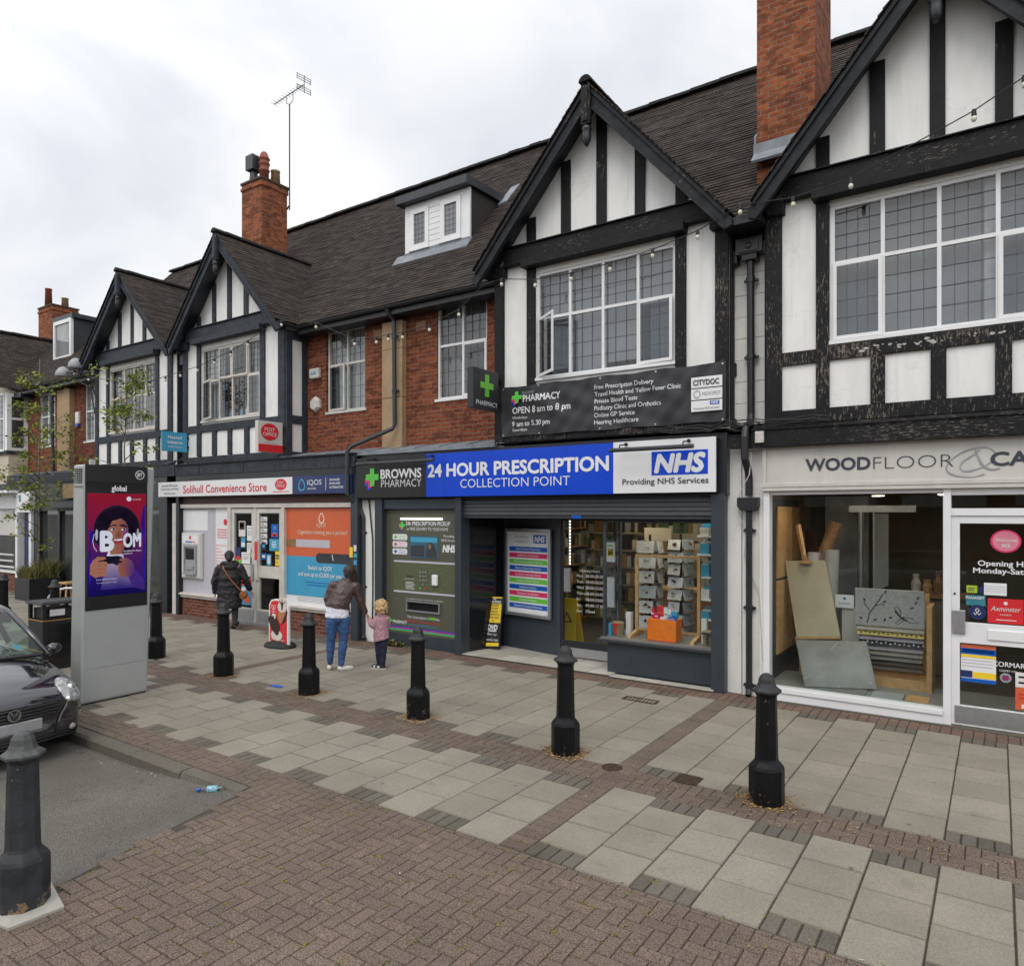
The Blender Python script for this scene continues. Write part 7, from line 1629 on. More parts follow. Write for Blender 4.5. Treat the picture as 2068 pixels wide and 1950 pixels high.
q = MB(); q.prism([(-6.615, 11.366, .5), (-6.485, 11.366, .5), (-6.55, 11.344, .64)], (0, -.004, 0)); q.build('triangle_inner', M.yellow, s)

# ------------------------------------------------------------------ carpet shop window display
s = thing('easel', 'wooden easel holding a tall stone-coloured board', 'easel', (-2.2, 10.75, .17))
q = MB(); q.bar((-2.39, 10.82, 2.32), (-2.28, 10.74, 1.80), .05, .05); q.build('mast', M.wood, s); q = MB(); q.box(-2.34, -2.18, 10.66, 10.76, 1.77, 1.81); q.cyl((-2.27, 10.73, 1.86), (-2.27, 10.68, 1.86), .03); q.build('clamp', M.wood, s)
q = MB(); q.prism([(-2.38, 10.6, .70), (-1.8, 10.6, .76), (-1.8, 10.72, .72), (-2.38, 10.72, .66)], (0, 0, .035))
for x in (-2.32, -2.1, -1.92): q.bar((x, 10.7, .7), (x+.0, 10.72, .18), .05, .04)
q.bar((-2.2, 11.2, .17), (-2.27, 10.75, 1.7), .04, .04); q.build('leg', M.wood, s)
M.beige = paint('beige_tile_board', (.40, .335, .23), .5, .12, 2.2); M.slateb = paint('grey_stone_board', (.17, .17, .165), .5, .3, 3)
o = MB(); o.prism([(-2.55, 10.74, 1.79), (-2.01, 10.74, 1.82), (-1.79, 10.60, .79), (-2.36, 10.60, .735)], (0, .02, .003)); tag(o.build('sample_board', M.beige), 'tall beige flooring board propped on the easel', 'sample board', 'flooring sample boards')
o = MB(); o.prism([(-2.35, 10.5, .70), (-1.46, 10.56, .76), (-1.30, 10.30, .20), (-2.12, 9.98, .19)], (0, .02, .005)); sb = o.build('sample_board', M.slateb); tag(sb, 'grey slate board leaning at the foot of the easel', 'sample board', 'flooring sample boards')
q = MB(); 
A4, B4, C4, D4 = V4 = [Vector(p) for p in ((-2.35, 10.5, .70), (-1.46, 10.56, .76), (-1.30, 10.30, .20), (-2.12, 9.98, .19))]
SP = lambda u, v: A4.lerp(B4, u).lerp(D4.lerp(C4, u), v) + Vector((0, -.006, .003))
for (u0, v0, u1, v1) in ((.62, 0, .18, .62), (.18, .62, .02, .85), (.18, .62, .5, 1), (.4, .32, .95, .9), (.72, .0, 1, .3)): q.bar(SP(u0, v0), SP(u1, v1), .007, .003)
q.build('grout_line', M.lgrey, sb)
for k, (lab, x0, x1, y0, y1) in enumerate((('pale grey floor board lying flat by the window glass', -2.1, -1.4, 9.95, 10.25), ('darker grey square sample lying flat at window front', -1.33, -.98, 9.93, 10.28), ('tan cork square sample lying flat at window front', -.95, -.7, 9.98, 10.3))):
    o = MB().box(x0, x1, y0, y1, .172, .185).build('floor_sample', [M.slateb, M.grey, M.wood][k]); tag(o, lab, 'floor sample', 'floor samples laid in the window')
s = thing('sample_cabinet', 'tall oak door panels standing at the left end of window', 'panels', (-2.45, 10.5, .2)); q = MB(); q.box(-2.599, -2.58, 10.05, 11.72, .2, 2.7); q.build('back', M.ink, s)
for (z0, z1) in ((.50, 1.53), (1.57, 2.58)): MB().box(-2.58, -2.555, 10.34, 11.18, z0, z1).build('oak_panel', M.wood, s); MB().box(-2.58, -2.555, 11.2, 11.66, z0, z1).build('oak_panel', M.woodd, s)
s = thing('carpet_stand', 'stand of hanging carpet samples in the carpet shop window', 'carpet stand', (-1.15, 10.8, .17))
q = MB(); q.box(-.76, -.70, 10.55, 11.1, .17, 1.28); q.box(-1.56, -.76, 10.62, 11.05, .17, .30); q.box(-1.56, -1.5, 10.8, 11.1, .3, 1.3); q.box(-1.5, -.76, 11.02, 11.08, .3, 1.4); q.build('frame', M.wood, s); 
cc = [(.30, .29, .285), (.34, .30, .26), (.55, .43, .14), (.24, .21, .25), (.04, .04, .05), (.26, .23, .25), (.24, .21, .18), (.17, .16, .15), (.06, .045, .04), (.10, .075, .06)]
for k, c in enumerate(cc):
    z = 1.50 - (0 if k == 0 else .50 + .072*k); y = 10.62 - .012*k if k else 10.58; x0, x1 = -1.60+.012*k, -.78-.004*k
    q = MB()
    if k == 0: q.box(x0, x1, 10.55, 10.57, .98, 1.48)
    else:
        z1 = .985 - .066*(k-1); y = 10.585 + .012*k
        q.prism([(x0, y-.05, z1-.062), (x1, y-.05, z1-.062), (x1, y, z1+.02), (x0, y, z1+.02)], (0, .03, 0))
    mt = paint('carpet_sample_%d' % k if False else 'carpet_pile', c, .9, .12, 25, bmp=.6, bscale=200); o = q.build('carpet_sample', mt, s, bevel=.012)
    if k == 0:
        q = MB(); OQ = Vector((0, 10.549, 0))
        stroke(q, OQ, XF, ZF, [(-1.45, 1.02), (-1.42, 1.15), (-1.36, 1.25), (-1.30, 1.34), (-1.26, 1.42)], .012, d=.002); stroke(q, OQ, XF, ZF, [(-1.36, 1.25), (-1.29, 1.28), (-1.24, 1.27)], .01, d=.002); stroke(q, OQ, XF, ZF, [(-1.42, 1.18), (-1.47, 1.26), (-1.49, 1.3)], .01, d=.002)
        for (x, z, a) in ((-1.27, 1.3, .5), (-1.47, 1.3, 2), (-1.25, 1.42, 1), (-1.5, 1.06, 2.4), (-1.38, 1.05, .6), (-1.25, 1.05, 1.2), (-1.2, 1.1, .3), (-.9, 1.3, .8), (-.87, 1.36, 1.1), (-.95, 1.24, .5)): flat(q, OQ, XF, ZF, [(x, z), (x+.035*math.cos(a-.4), z+.035*math.sin(a-.4)), (x+.06*math.cos(a), z+.06*math.sin(a)), (x+.035*math.cos(a+.4), z+.035*math.sin(a+.4))], .002)
        stroke(q, OQ, XF, ZF, [(-1.12, 1.2), (-1.05, 1.12), (-.98, 1.08)], .02, d=.002)
        for pts in ([(-1.06, 1.14), (-1.13, 1.24), (-1.1, 1.27), (-1.05, 1.2)], [(-1.04, 1.13), (-.92, 1.12), (-.86, 1.06), (-.95, 1.06)], [(-1.05, 1.11), (-1.12, 1.04), (-1.08, 1.03), (-1.02, 1.09)]): stroke(q, OQ, XF, ZF, pts + [pts[0]], .008, d=.002)
        q.build('motif', M.pipe, o, recalc=False)
    if k in (2, 4):
        q = MB()
        for j in range(14): x = x0+.05+j*.054; q.ball((x, y-.05+.0, z1-.03+.012*(j % 2)), .012, .004, .01, 6, 4)
        q.build('motif', M.card if k == 4 else M.ink, o)
def roll(lab, p, q_, r, m): o = MB(); o.tube([p, q_], r, 14); tag(o.build('carpet_roll', m, smooth=True), lab, 'carpet roll', 'carpet rolls at the back of the window')
roll('mottled grey carpet roll standing behind the easel board', (-2.05, 11.2, .2), (-2.02, 11.3, 1.95), .10, M.grey); roll('tan carpet roll tilted to the right behind the easel', (-2.5, 11.4, .9), (-2.0, 11.5, 2.35), .09, M.woodd); roll('speckled pale roll beside the mottled grey roll', (-2.28, 11.3, .2), (-2.28, 11.35, 1.9), .09, M.lgrey); roll('dark red roll standing in the rear left corner', (-2.42, 11.8, .1), (-2.4, 11.8, 2.2), .09, M.rust)
s = thing('display_card', 'white brand card above a small white display block between boards', 'display card', (-1.7, 10.9, .6)); MB().box(-1.9, -1.66, 10.86, 10.88, 1.16, 1.34).build('card', M.wsign, s); MB().box(-1.82, -1.60, 10.9, 11.0, .3, 1.15).build('block', M.offw, s); q = MB(); text(q, 'Axminster', (0, 10.859, 0), XF, ZF, -1.78, 1.21, .03, w_=.15, align='C'); flat(q, (0, 10.859, 0), XF, ZF, ell(-1.78, 1.29, .02, .02, 6), .001); q.build('lettering', M.nhs, s, recalc=False)
s = thing('shop_mirror', 'tall pale mirror panel hanging deep in the carpet shop', 'mirror', (-1.45, 12.2, 1.3)); q = MB(); q.prism([(-1.55, 12.0, 1.3), (-1.36, 12.0, 1.4), (-1.36, 12.0, 2.52), (-1.55, 12.0, 2.5)], (0, .02, 0)); q.build('panel', M.panel, s); MB().box(-1.57, -1.55, 12.0, 12.02, 1.3, 2.5).build('frame', M.alu, s)
s = thing('steel_rail', 'bright steel post and rail behind the carpet display', 'rail', (-1.8, 12, .1)); MB().cyl((-1.74, 12, .1), (-1.74, 12, 2.5), .05).build('post', M.alu, s); MB().box(-1.9, -1.0, 11.95, 12.0, 2.5, 2.6).build('rail', M.alu, s)
s = thing('display_table', 'low table of baskets and jars deep in the carpet shop', 'table', (-.9, 12.6, .05)); MB().box(-1.2, -.3, 12.4, 12.9, 1.2, 1.26).build('top', M.woodd, s); MB().box(-1.15, -.35, 12.45, 12.85, .05, 1.2).build('body', M.darkroom, s)
for k, (x, h) in enumerate(((-1.05, .28), (-.9, .2), (-.75, .34))): o = thing('jar', ['left jar on the low table in carpet shop', 'middle jar on the low table in carpet shop', 'right tall jar on the low table in carpet shop'][k], 'jar', (x, 12.6, 1.26), 'jars on the low table'); MB().lathe((x, 12.6, 1.262), [(.06, 0), (.07, h*.5), (.04, h*.8), (.05, h), (0, h)], 12).build('body', [M.offw, M.wood, M.woodd][k], o)
# stickers on the carpet shop door
def stick(lab, x0, x1, z0, z1, m, bits=(), y=9.823): return poster(lab, y, x0, x1, z0, z1, m, bits, 'door_sticker', 'stickers on the carpet shop door')
YS = 9.820
o = MB(); flat(o, (0, YS, 0), XF, ZF, ell(.07, 2.17, .145, .13, 28)); c = o.build('door_sticker', M.pink); tag(c, 'round pink welcome back sticker near top of the shop door', 'sticker', 'stickers on the carpet shop door')
q = MB(); flat(q, (0, YS-.0022, 0), XF, ZF, ell(.07, 2.17, .125, .112, 28)); q.build('inner_disc', paint('rose_print', (.62, .20, .27), .4), c)
q = MB(); text(q, 'Welcome', (0, YS-.003, 0), XF, ZF, .075, 2.165, .04, w_=.2, align='C', shear=.15); text(q, 'BACK', (0, YS-.003, 0), XF, ZF, .075, 2.105, .035, w_=.08, align='C', bold=.03); q.build('lettering', M.card, c, recalc=False)
stick('lime green leaf shaped sticker left of the white notice', -.305, -.2, 1.565, 1.65, paint('lime_print', (.36, .48, .03), .4), [(.15, .8, .6, .7, M.navy), (.15, .7, .3, .4, M.navy)]); stick('small navy label touching the white notice', -.19, -.13, 1.565, 1.635, M.navy); stick('white paper notice stuck across the shop door glass', -.135, .08, 1.55, 1.69, M.wsign, [(.05, .95, .7, .73, M.lgrey), (.05, .95, .5, .53, M.lgrey), (.05, .95, .3, .33, M.lgrey)], y=9.8225)
c = stick('teal flooring brand sticker on the shop door', -.31, -.12, 1.42, 1.54, paint('teal_sticker', (.03, .18, .22), .5)); letters('lettering', 'PANAGET', M.wsign, c, (0, 9.819, 0), XF, ZF, -.31, 1.495, .03, w_=.18, bold=.02)
o = MB(); flat(o, (0, YS, 0), XF, ZF, ell(-.2, 1.345, .085, .085, 26)); c = o.build('door_sticker', M.navy); tag(c, 'round navy sticker with white ribbon figure', 'sticker', 'stickers on the carpet shop door')
q = MB(); stroke(q, (0, YS-.003, 0), XF, ZF, [(-.235, 1.34), (-.22, 1.315), (-.2, 1.34), (-.18, 1.37), (-.2, 1.39), (-.22, 1.37), (-.2, 1.34), (-.18, 1.315), (-.165, 1.34)], .009); q.build('figure', M.card, c, recalc=False)
c = stick('red brand panel with white script on the shop door', -.10, .235, 1.235, 1.515, M.red); q = MB(); text(q, 'Axminster', (0, 9.819, 0), XF, ZF, .07, 1.375, .055, w_=.28, align='C', shear=.3); text(q, 'CARPETS', (0, 9.819, 0), XF, ZF, .07, 1.325, .018, w_=.11, align='C'); flat(q, (0, 9.8195, 0), XF, ZF, ell(.07, 1.465, .022, .022, 6)); q.box(-.02, .17, 9.8165, 9.82, 1.27, 1.278); q.build('lettering', M.card, c, recalc=False)
stick('orange, blue and white service leaflet low on the shop door', -.36, -.02, .53, .965, M.wsign, [(0, 1, .9, 1, M.orange), (0, 1, .74, .9, M.nhs), (.05, .95, .79, .82, M.yellow), (.05, .95, .84, .87, M.yellow), (0, 1, .66, .73, M.yellow), (.05, .9, .58, .6, M.lgrey), (.05, .9, .5, .52, M.lgrey), (.05, .9, .42, .44, M.lgrey), (.34, 1, .12, .28, M.yellow), (0, .33, .12, .3, M.navy), (0, 1, 0, .1, M.nhs)])
o = thing('door_lettering', 'white carpet maker lettering on the lower door glass', 'lettering', (.1, 9.82, .69)); q = MB(); text(q, 'CORMAR', (0, 9.819, 0), XF, ZF, -.05, .745, .055, w_=.30, bold=.01); text(q, 'CARPET CO', (0, 9.819, 0), XF, ZF, .01, .69, .022, w_=.16); q.build('lettering', M.wsign, o, recalc=False)
o = MB(); flat(o, (0, YS, 0), XF, ZF, ell(.07, .62, .055, .055, 22)); c = o.build('door_sticker', M.grey); tag(c, 'small round flag badge on lower door glass', 'sticker', 'stickers on the carpet shop door')
q = MB(); flat(q, (0, YS-.0022, 0), XF, ZF, ell(.07, .62, .035, .03, 18)); q.build('flag_field', M.navy, c); q = MB(); flat(q, (0, YS-.0035, 0), XF, ZF, [(.038, .613), (.102, .613), (.102, .627), (.038, .627)]); flat(q, (0, YS-.0035, 0), XF, ZF, [(.063, .592), (.077, .592), (.077, .648), (.063, .648)]); q.build('flag_cross', M.pink, c)
stick('orange offer leaflet at the right of lower door glass', .16, .44, .28, .70, M.orange, [(0, 1, .6, 1, M.card), (.1, .9, .85, .9, M.rust), (.1, .9, .7, .75, M.rust), (.1, .8, .4, .44, M.red), (.1, .8, .3, .34, M.red), (.2, .7, .04, .15, M.card)])
# ------------------------------------------------------------------ parked car (nose towards +X)
CX, CYc, CZ = -8.17, 3.06, -.11
M.carp = paint('black_car_paint', (.012, .012, .018), .09, .05, 2, 0.0, spec=.7); M.carp.node_tree.nodes['Principled BSDF'].inputs['Coat Weight'].default_value = .8
M.carblk = paint('black_bumper_plastic', (.012, .012, .013), .5, .1, 10); M.chrome = paint('chrome', (.6, .6, .62), .12, .03, 10, 1.0)
car = thing('parked_car', 'dark parked hatchback facing the camera beside the kerb', 'car', (CX-1.9, CYc, CZ))
P3 = lambda s_, y, z: Vector((CX - s_, CYc + y, CZ + z))
def ring(s_, w, zb, zm, zs, zt, cr_, bow=0.0):
    half = [(0, zb), (w*.6, zb), (w*.90, zb+.03), (w*.985, zb+.12), (w, zm), (w*.985, zs-.06), (w*.93, zs), (w*.72, zt-.012), (w*.4, zt+cr_*.7), (0, zt+cr_)]
    pts = [P3(s_ + bow*(y/.8)**2, y, z) for y, z in half]; pts += [P3(s_ + bow*(y/.8)**2, -y, z) for y, z in half[-2:0:-1]]; return pts
q = MB()
secs = [(-.0, .60, .30, .40, .55, .60, .0, .10), (.015, .66, .24, .42, .62, .665, .01, .13), (.06, .72, .21, .44, .665, .715, .015, .15), (.16, .765, .19, .46, .70, .765, .018, .13), (.34, .79, .18, .48, .75, .825, .022, .08), (.62, .80, .18, .50, .80, .88, .03, .05), (.9, .805, .19, .52, .85, .925, .035, .03), (1.08, .81, .2, .54, .885, .955, .03, .03),
        (1.5, .815, .2, .55, .90, .95, .02, 0), (2.4, .82, .2, .55, .92, .96, .02, 0), (3.3, .81, .22, .56, .93, .97, .02, 0), (3.75, .77, .28, .6, .9, .95, .02, -.05), (3.85, .70, .34, .6, .85, .9, .0, -.1)]
q.loft([ring(*s_) for s_ in secs]); body = q.build('body', M.carp, car, smooth=True, sub=2)
# cabin: glass band and roof
def rc(s_, w0, w1, z0, z1, f):
    w_ = w0 + (w1-w0)*f; return (s_, w_, z0 + (z1-z0)*f)
q = MB(); prof = [(1.02, .70, .96), (1.72, .585, 1.405), (1.95, .57, 1.445), (2.8, .565, 1.455), (3.45, .55, 1.40), (3.82, .66, .96)]
top = [[P3(s_, -w_, z), P3(s_-.045 if i < 2 else s_, -w_*.5, z+.012), P3(s_-.06 if i < 2 else s_, 0, z+.018), P3(s_-.045 if i < 2 else s_, w_*.5, z+.012), P3(s_, w_, z)] for i, (s_, w_, z) in enumerate(prof)]
for i in range(len(top)-1):
    q.cm = {0: 1, 4: 1}.get(i, 0)
    for k in range(4): q.add([top[i][k], top[i][k+1], top[i+1][k+1], top[i+1][k]], [(0, 1, 2, 3)])
q.cm = 1
for sgn in (-1, 1):
    lo = [P3(1.06, sgn*.775, .945), P3(2.0, sgn*.79, .95), P3(2.9, sgn*.79, .96), P3(3.7, sgn*.76, .965)]; hi = [P3(1.72, sgn*.59, 1.40), P3(2.0, sgn*.575, 1.435), P3(2.9, sgn*.57, 1.445), P3(3.45, sgn*.555, 1.395)]
    for k in range(3): q.add([lo[k], lo[k+1], hi[k+1], hi[k]], [(0, 1, 2, 3)])
M.carglass = glassmat('car_glass', (.62, .78, .72), 1.6)
q.build('cabin', [M.carp, M.carglass], car, smooth=False, recalc=False)
q = MB()
for sgn in (-1, 1):
    q.tube([P3(1.0, sgn*.735, .945), P3(1.40, sgn*.665, 1.205), P3(1.74, sgn*.592, 1.415), P3(1.98, sgn*.58, 1.45), P3(2.9, sgn*.575, 1.46), P3(3.5, sgn*.56, 1.4), P3(3.8, sgn*.7, .97)], .032, 8); q.bar(P3(2.25, sgn*.79, .95), P3(2.25, sgn*.58, 1.43), .06, .02, up=(1, 0, 0))
q.build('pillar', M.carp, car, smooth=True)
q = MB(); q.box(CX-3.6, CX-1.2, CYc-.7, CYc+.7, CZ+.3, CZ+.9); q.prism([P3(1.08, -.7, .90), P3(1.5, -.7, .95), P3(1.6, -.7, .7), P3(1.1, -.7, .7)], (0, 1.4, 0)); q.build('interior', paint('grey_green_cabin_trim', (.10, .115, .105), .8), car)
for y in (-.36, .36): q = MB(); q.ball(P3(2.1, y, 1.0), .1, .22, .32); q.ball(P3(2.15, y, 1.3), .06, .12, .1); q.build('seat', M.carblk, car, smooth=True)
MB().tube([P3(1.65, -.36 + .18*math.cos(a*.52), .98 + .18*math.sin(a*.52)) for a in range(13)], .015, 6).build('steering_wheel', M.carblk, car)
q = MB(); q.tube([P3(.98, -.64, .965), P3(1.0, .0, .985), P3(.98, .64, .965)], .022, 6); q.build('wiper_cowl', M.carblk, car)
q = MB(); q.bar(P3(1.04, .5, .985), P3(1.09, -.1, 1.012), .018, .014); q.bar(P3(1.04, -.1, .985), P3(1.09, -.6, 1.0), .018, .014); q.build('wiper', M.carblk, car)
q = MB(); q.add([P3(1.12, .44, 1.034), P3(1.12, .50, 1.030), P3(1.20, .49, 1.078), P3(1.20, .43, 1.082)], [(0, 1, 2, 3)]); 
for p in q.v: p.z += .004; p.x += .006
q.build('permit_sticker', M.sky, car, recalc=False)
# bonnet shut line, grille, emblem, plate, bumper vents, lamps
def nose(y, z, out_=.0):  # approximate nose surface position at (y, z) looking along X
    b = .13*(y/.8)**2; s_ = .015 + max(0, (z-.60))*.9 + max(0, .30-z)*.25 + max(0, abs(y)-.55)**2*1.9; return P3(s_ + b - out_, y, z)
q = MB(); pl = [(-.70, .70), (-.60, .655), (-.3, .635), (0, .63), (.3, .635), (.60, .655), (.70, .70)]
q.tube([nose(y, z, .006) for y, z in pl], .008, 6); q.build('bonnet_gap', M.rubber, car)
q = MB()
for k, z in enumerate((.605, .572, .54, .508)):
    hw = .50 - .035*k; q.tube([nose(-hw, z, .012), nose(-hw/2, z, .012), nose(0, z, .012), nose(hw/2, z, .012), nose(hw, z, .012)], .010, 6)
q.build('grille_bar', M.carblk, car)
q = MB(); n_ = 12; pts = []
for z in (.49, .62):
    for k in range(n_+1): y = -.53 + 1.06*k/n_; pts.append(nose(y*(1 if z > .5 else .88), z, .006))
q.add(pts, [(k, k+1, n_+2+k, n_+1+k) for k in range(n_)]); q.build('grille', M.rubber, car, recalc=False)
q = MB(); 
for sgn in (-1, 1): q.tube([nose(sgn*.56, .635, .012), nose(sgn*.52, .55, .012), nose(sgn*.46, .47, .012), nose(sgn*.42, .36, .012), nose(sgn*.41, .28, .012)], .014, 6)
q.build('grille_surround', M.carp, car, smooth=True)
EO = P3(.0-.02, 0, .565); q = MB(); ring_(q, EO, Vector((0, 1, 0)), ZF, 0, 0, .062, .062, .011, d=0)
for pts in ([(-.036, .045), (-.012, -.0), (0, .022), (.012, -.0), (.036, .045)], [(-.052, .02), (-.026, -.05), (0, .002), (.026, -.05), (.052, .02)]): stroke(q, EO, Vector((0, 1, 0)), ZF, pts, .011, d=.002)
q.build('emblem', M.chrome, car, recalc=False); q = MB(); flat(q, EO, Vector((0, 1, 0)), ZF, ell(0, 0, .058, .058), .002, -.004); q.build('emblem_disc', M.carblk, car)
q = MB(); q.box(CX-.03, CX+.012, CYc-.26, CYc+.26, CZ+.375, CZ+.485); q.build('number_plate', paint('blank_pale_plate', (.30, .30, .31), .5, .15, 3), car, bevel=.01)
q = MB()
for z in (.335, .30, .265, .23): q.tube([nose(-.62, z, .006), nose(-.3, z, .01), nose(0, z, .01), nose(.3, z, .01), nose(.62, z, .006)], .007, 5)
q.tube([nose(.5, .42, .008), nose(.62, .445, .01), nose(.70, .47, .008)], .009, 5); q.build('bumper_grille', M.carblk, car)
M.lens = paint('headlight_lens', (.27, .28, .28), .05, .55, 26, spec=.9); M.refl = paint('headlight_reflector', (.75, .76, .76), .15, .1, 30, .9)
for sgn in (-1, 1):
    q = MB(); rr = []
    base = P3(.27, sgn*.60, .66)
    for k in range(18):
        a = 2*math.pi*k/18; y = .115*math.cos(a) - .04*math.sin(a); z = .13*math.sin(a)*(1.15 if math.sin(a) > 0 else .8)
        rr.append((y, z))
    rings = []
    for f, o_ in ((1, -.05), (1, .0), (.9, .022), (.6, .036), (.2, .042)):
        rings.append([Vector((0, 0, 0)) + nose(sgn*(.585 + y*f), .665 + z*f, o_ + .012) for y, z in rr])
    q.loft(rings); hl = q.build('headlight', M.lens, car, smooth=True)
    q = MB(); c = nose(sgn*.60, .70, .018); q.ball(c, .03, .05, .05); q.ball(nose(sgn*.54, .61, .02), .025, .035, .035); q.build('bulb_housing', M.refl, hl, smooth=True)
    q = MB(); c = nose(sgn*.58, .31, .0); q.ball(c, .02, .04, .035); q.build('fog_lamp', M.lens, car, smooth=True)
    q = MB(); c = P3(1.26, sgn*.90, .97); q.ball(c, .055, .085, .062, 12, 8); q.bar(P3(1.2, sgn*.78, .95), c, .05, .04); mi = q.build('mirror', M.carp, car, smooth=True)
    for wx in (.72, 3.12):
        q = MB(); q.cyl(P3(wx, sgn*.62, .29), P3(wx, sgn*.80, .29), .29, n=24); wh = q.build('wheel', M.rubber, car); q = MB(); q.cyl(P3(wx, sgn*.70, .29), P3(wx, sgn*.805, .29), .19, n=20); q.build('rim', M.alu, wh)

# ------------------------------------------------------------------ people
def capsule(q, p, r0, t, r1, n=14):
    p, t = Vector(p), Vector(t); d = (t-p); L = d.length; d = d/L if L > 1e-5 else Vector((0, 0, 1))
    pts = []; rs = []
    for a in (80, 50, 25): pts.append(p - d*r0*math.sin(rad(a))); rs.append(r0*math.cos(rad(a)))
    pts.append(p); rs.append(r0); pts.append(t); rs.append(r1)
    for a in (25, 50, 80): pts.append(t + d*r1*math.sin(rad(a))); rs.append(r1*math.cos(rad(a)))
    q.tube(pts, rs, n)
def chain(q, pts):
    for (p, r0), (t, r1) in zip(pts[:-1], pts[1:]): capsule(q, p, r0, t, r1)
class Fig:
    """builds in a local frame: x across, y away from the camera, z up; then turned into the street"""
    def __init__(s, name, lab, org, yaw, cat='person'):
        s.o = Vector(org); s.r = Vector((math.cos(yaw), math.sin(yaw), 0)); s.v = Vector((-math.sin(yaw), math.cos(yaw), 0)); s.lab = lab; s.root = None; s.name = name; s.k = 1.0
    def W(s, p): return s.o + (s.r*p[0] + s.v*p[1] + Vector((0, 0, p[2])))*s.k
    def blob(s, name, fn, m, vox=.011, smooth=6, jitter=0.0, parent=True, fold=0.0, fs=.07):
        q = MB(); fn(q); q.v = [s.W(p) for p in q.v]
        o = q.build(name, m, s.root if parent else None)
        md = o.modifiers.new('r', 'REMESH'); md.mode = 'VOXEL'; md.voxel_size = vox; md.use_smooth_shade = True
        sm = o.modifiers.new('s', 'SMOOTH'); sm.iterations = smooth; sm.factor = .5
        if fold:
            tx = bpy.data.textures.new('fold', 'CLOUDS'); tx.noise_scale = fs; tx.noise_depth = 1; dm_ = o.modifiers.new('d', 'DISPLACE'); dm_.texture = tx; dm_.strength = fold; dm_.mid_level = .5; dm_.texture_coords = 'GLOBAL'
        dg = bpy.context.evaluated_depsgraph_get(); dg.update(); me = bpy.data.meshes.new_from_object(o.evaluated_get(dg))
        o.modifiers.clear(); old = o.data; o.data = me; me.name = name; bpy.data.meshes.remove(old)
        if not me.materials: me.materials.append(m)
        for p in me.polygons: p.use_smooth = True
        if not parent: tag(o, s.lab, 'person'); s.root = o
        return o
    def mesh(s, name, q, m, **k):
        q.v = [s.W(p) for p in q.v]; return q.build(name, m, s.root, **k)
def hand(q, w, d, up, sc=1.0, curl=.5, side=1):
    w, d, up = Vector(w), Vector(d).normalized(), Vector(up); sd_ = d.cross(up).normalized()*side; up = sd_.cross(d).normalized()*side
    pl_ = w + d*.085*sc
    for k in (-1.5, -.5, .5, 1.5): capsule(q, w + sd_*k*.012*sc, .014*sc, pl_ + sd_*k*.0185*sc, .0115*sc, 8)
    for k, L in zip((-1.5, -.5, .5, 1.5), (.060, .075, .078, .066)):
        b = pl_ + sd_*k*.019*sc; a1 = b + (d*math.cos(curl) - up*math.sin(curl))*L*.5*sc; a2 = a1 + (d*math.cos(curl*2) - up*math.sin(curl*2))*L*.5*sc
        capsule(q, b, .0095*sc, a1, .0088*sc, 8); capsule(q, a1, .0088*sc, a2, .0075*sc, 8)
    t0 = w + d*.03*sc - sd_*.026*sc; t1 = t0 + (d*.6 - sd_*.75 - up*.25).normalized()*.036*sc; t2 = t1 + (d*.9 - sd_*.25 - up*.35).normalized()*.032*sc
    capsule(q, t0, .013*sc, t1, .0105*sc, 8); capsule(q, t1, .0105*sc, t2, .008*sc, 8)
def head(q, c, r, fwd, up=(0, 0, 1)):
    c, f, u = Vector(c), Vector(fwd).normalized(), Vector(up); sd_ = f.cross(u).normalized()
    q.ball(c, r*.82, r*.92, r*1.08, 14, 10); jaw = c + f*r*.35 - u*r*.7; q.ball(jaw, r*.55, r*.55, r*.55, 12, 8)
    capsule(q, c + f*r*.86 + u*r*.05, r*.07, c + f*r*1.08 - u*r*.25, r*.13, 8)
    for s_ in (-1, 1): q.ball(c + sd_*s_*r*.86 - u*r*.1 - f*r*.05, r*.12, r*.2, r*.28, 8, 6); q.ball(c + f*r*.72 + sd_*s_*r*.4 - u*r*.25, r*.25, r*.25, r*.22, 8, 6)
    capsule(q, c + f*r*.86 - u*r*.62 - sd_*r*.18, r*.07, c + f*r*.86 - u*r*.62 + sd_*r*.18, r*.07, 8)
def eyes(fig, c, r, fwd):
    c, f, u = Vector(c), Vector(fwd).normalized(), Vector((0, 0, 1)); sd_ = f.cross(u).normalized(); q = MB()
    for s_ in (-1, 1): q.ball(c + f*r*.84 + sd_*s_*r*.36 + u*r*.02, r*.12, r*.12, r*.07, 8, 6)
    fig.mesh('eyes', q, M.ink)
def hairmat(name, col):
    m, t, b = newmat(name); f = noise(t, mapped(t, pos(t), (140, 140, 9)), 1.0, 3); lk(t, ramp(t, f, [(.3, tuple(c*.5 for c in col)), (.7, tuple(c*2.2 for c in col))]), b.inputs['Base Color']); b.inputs['Roughness'].default_value = .5; bump(t, b, f, .9, .01); return m
M.skin = paint('skin', (.50, .27, .18), .5, .1, 20); M.jeans = paint('blue_denim', (.035, .085, .22), .85, .35, 14, bmp=.5, bscale=120); M.leather = paint('brown_leather', (.062, .036, .033), .42, .25, 14, bmp=.6, bscale=30)
M.hairb = hairmat('dark_brown_hair', (.022, .012, .009)); M.shirt = paint('white_shirt', (.66, .66, .74), .8, .06, 8, bmp=.4, bscale=22); M.shoe = paint('white_canvas_shoe', (.62, .60, .57), .7, .08, 12)
M.coat = paint('black_padded_coat', (.013, .011, .014), .65, .4, 14, bmp=.9, bscale=26); M.hairk = hairmat('black_hair', (.008, .006, .006)); M.tan = paint('tan_leather', (.27, .10, .035), .45, .2, 10)
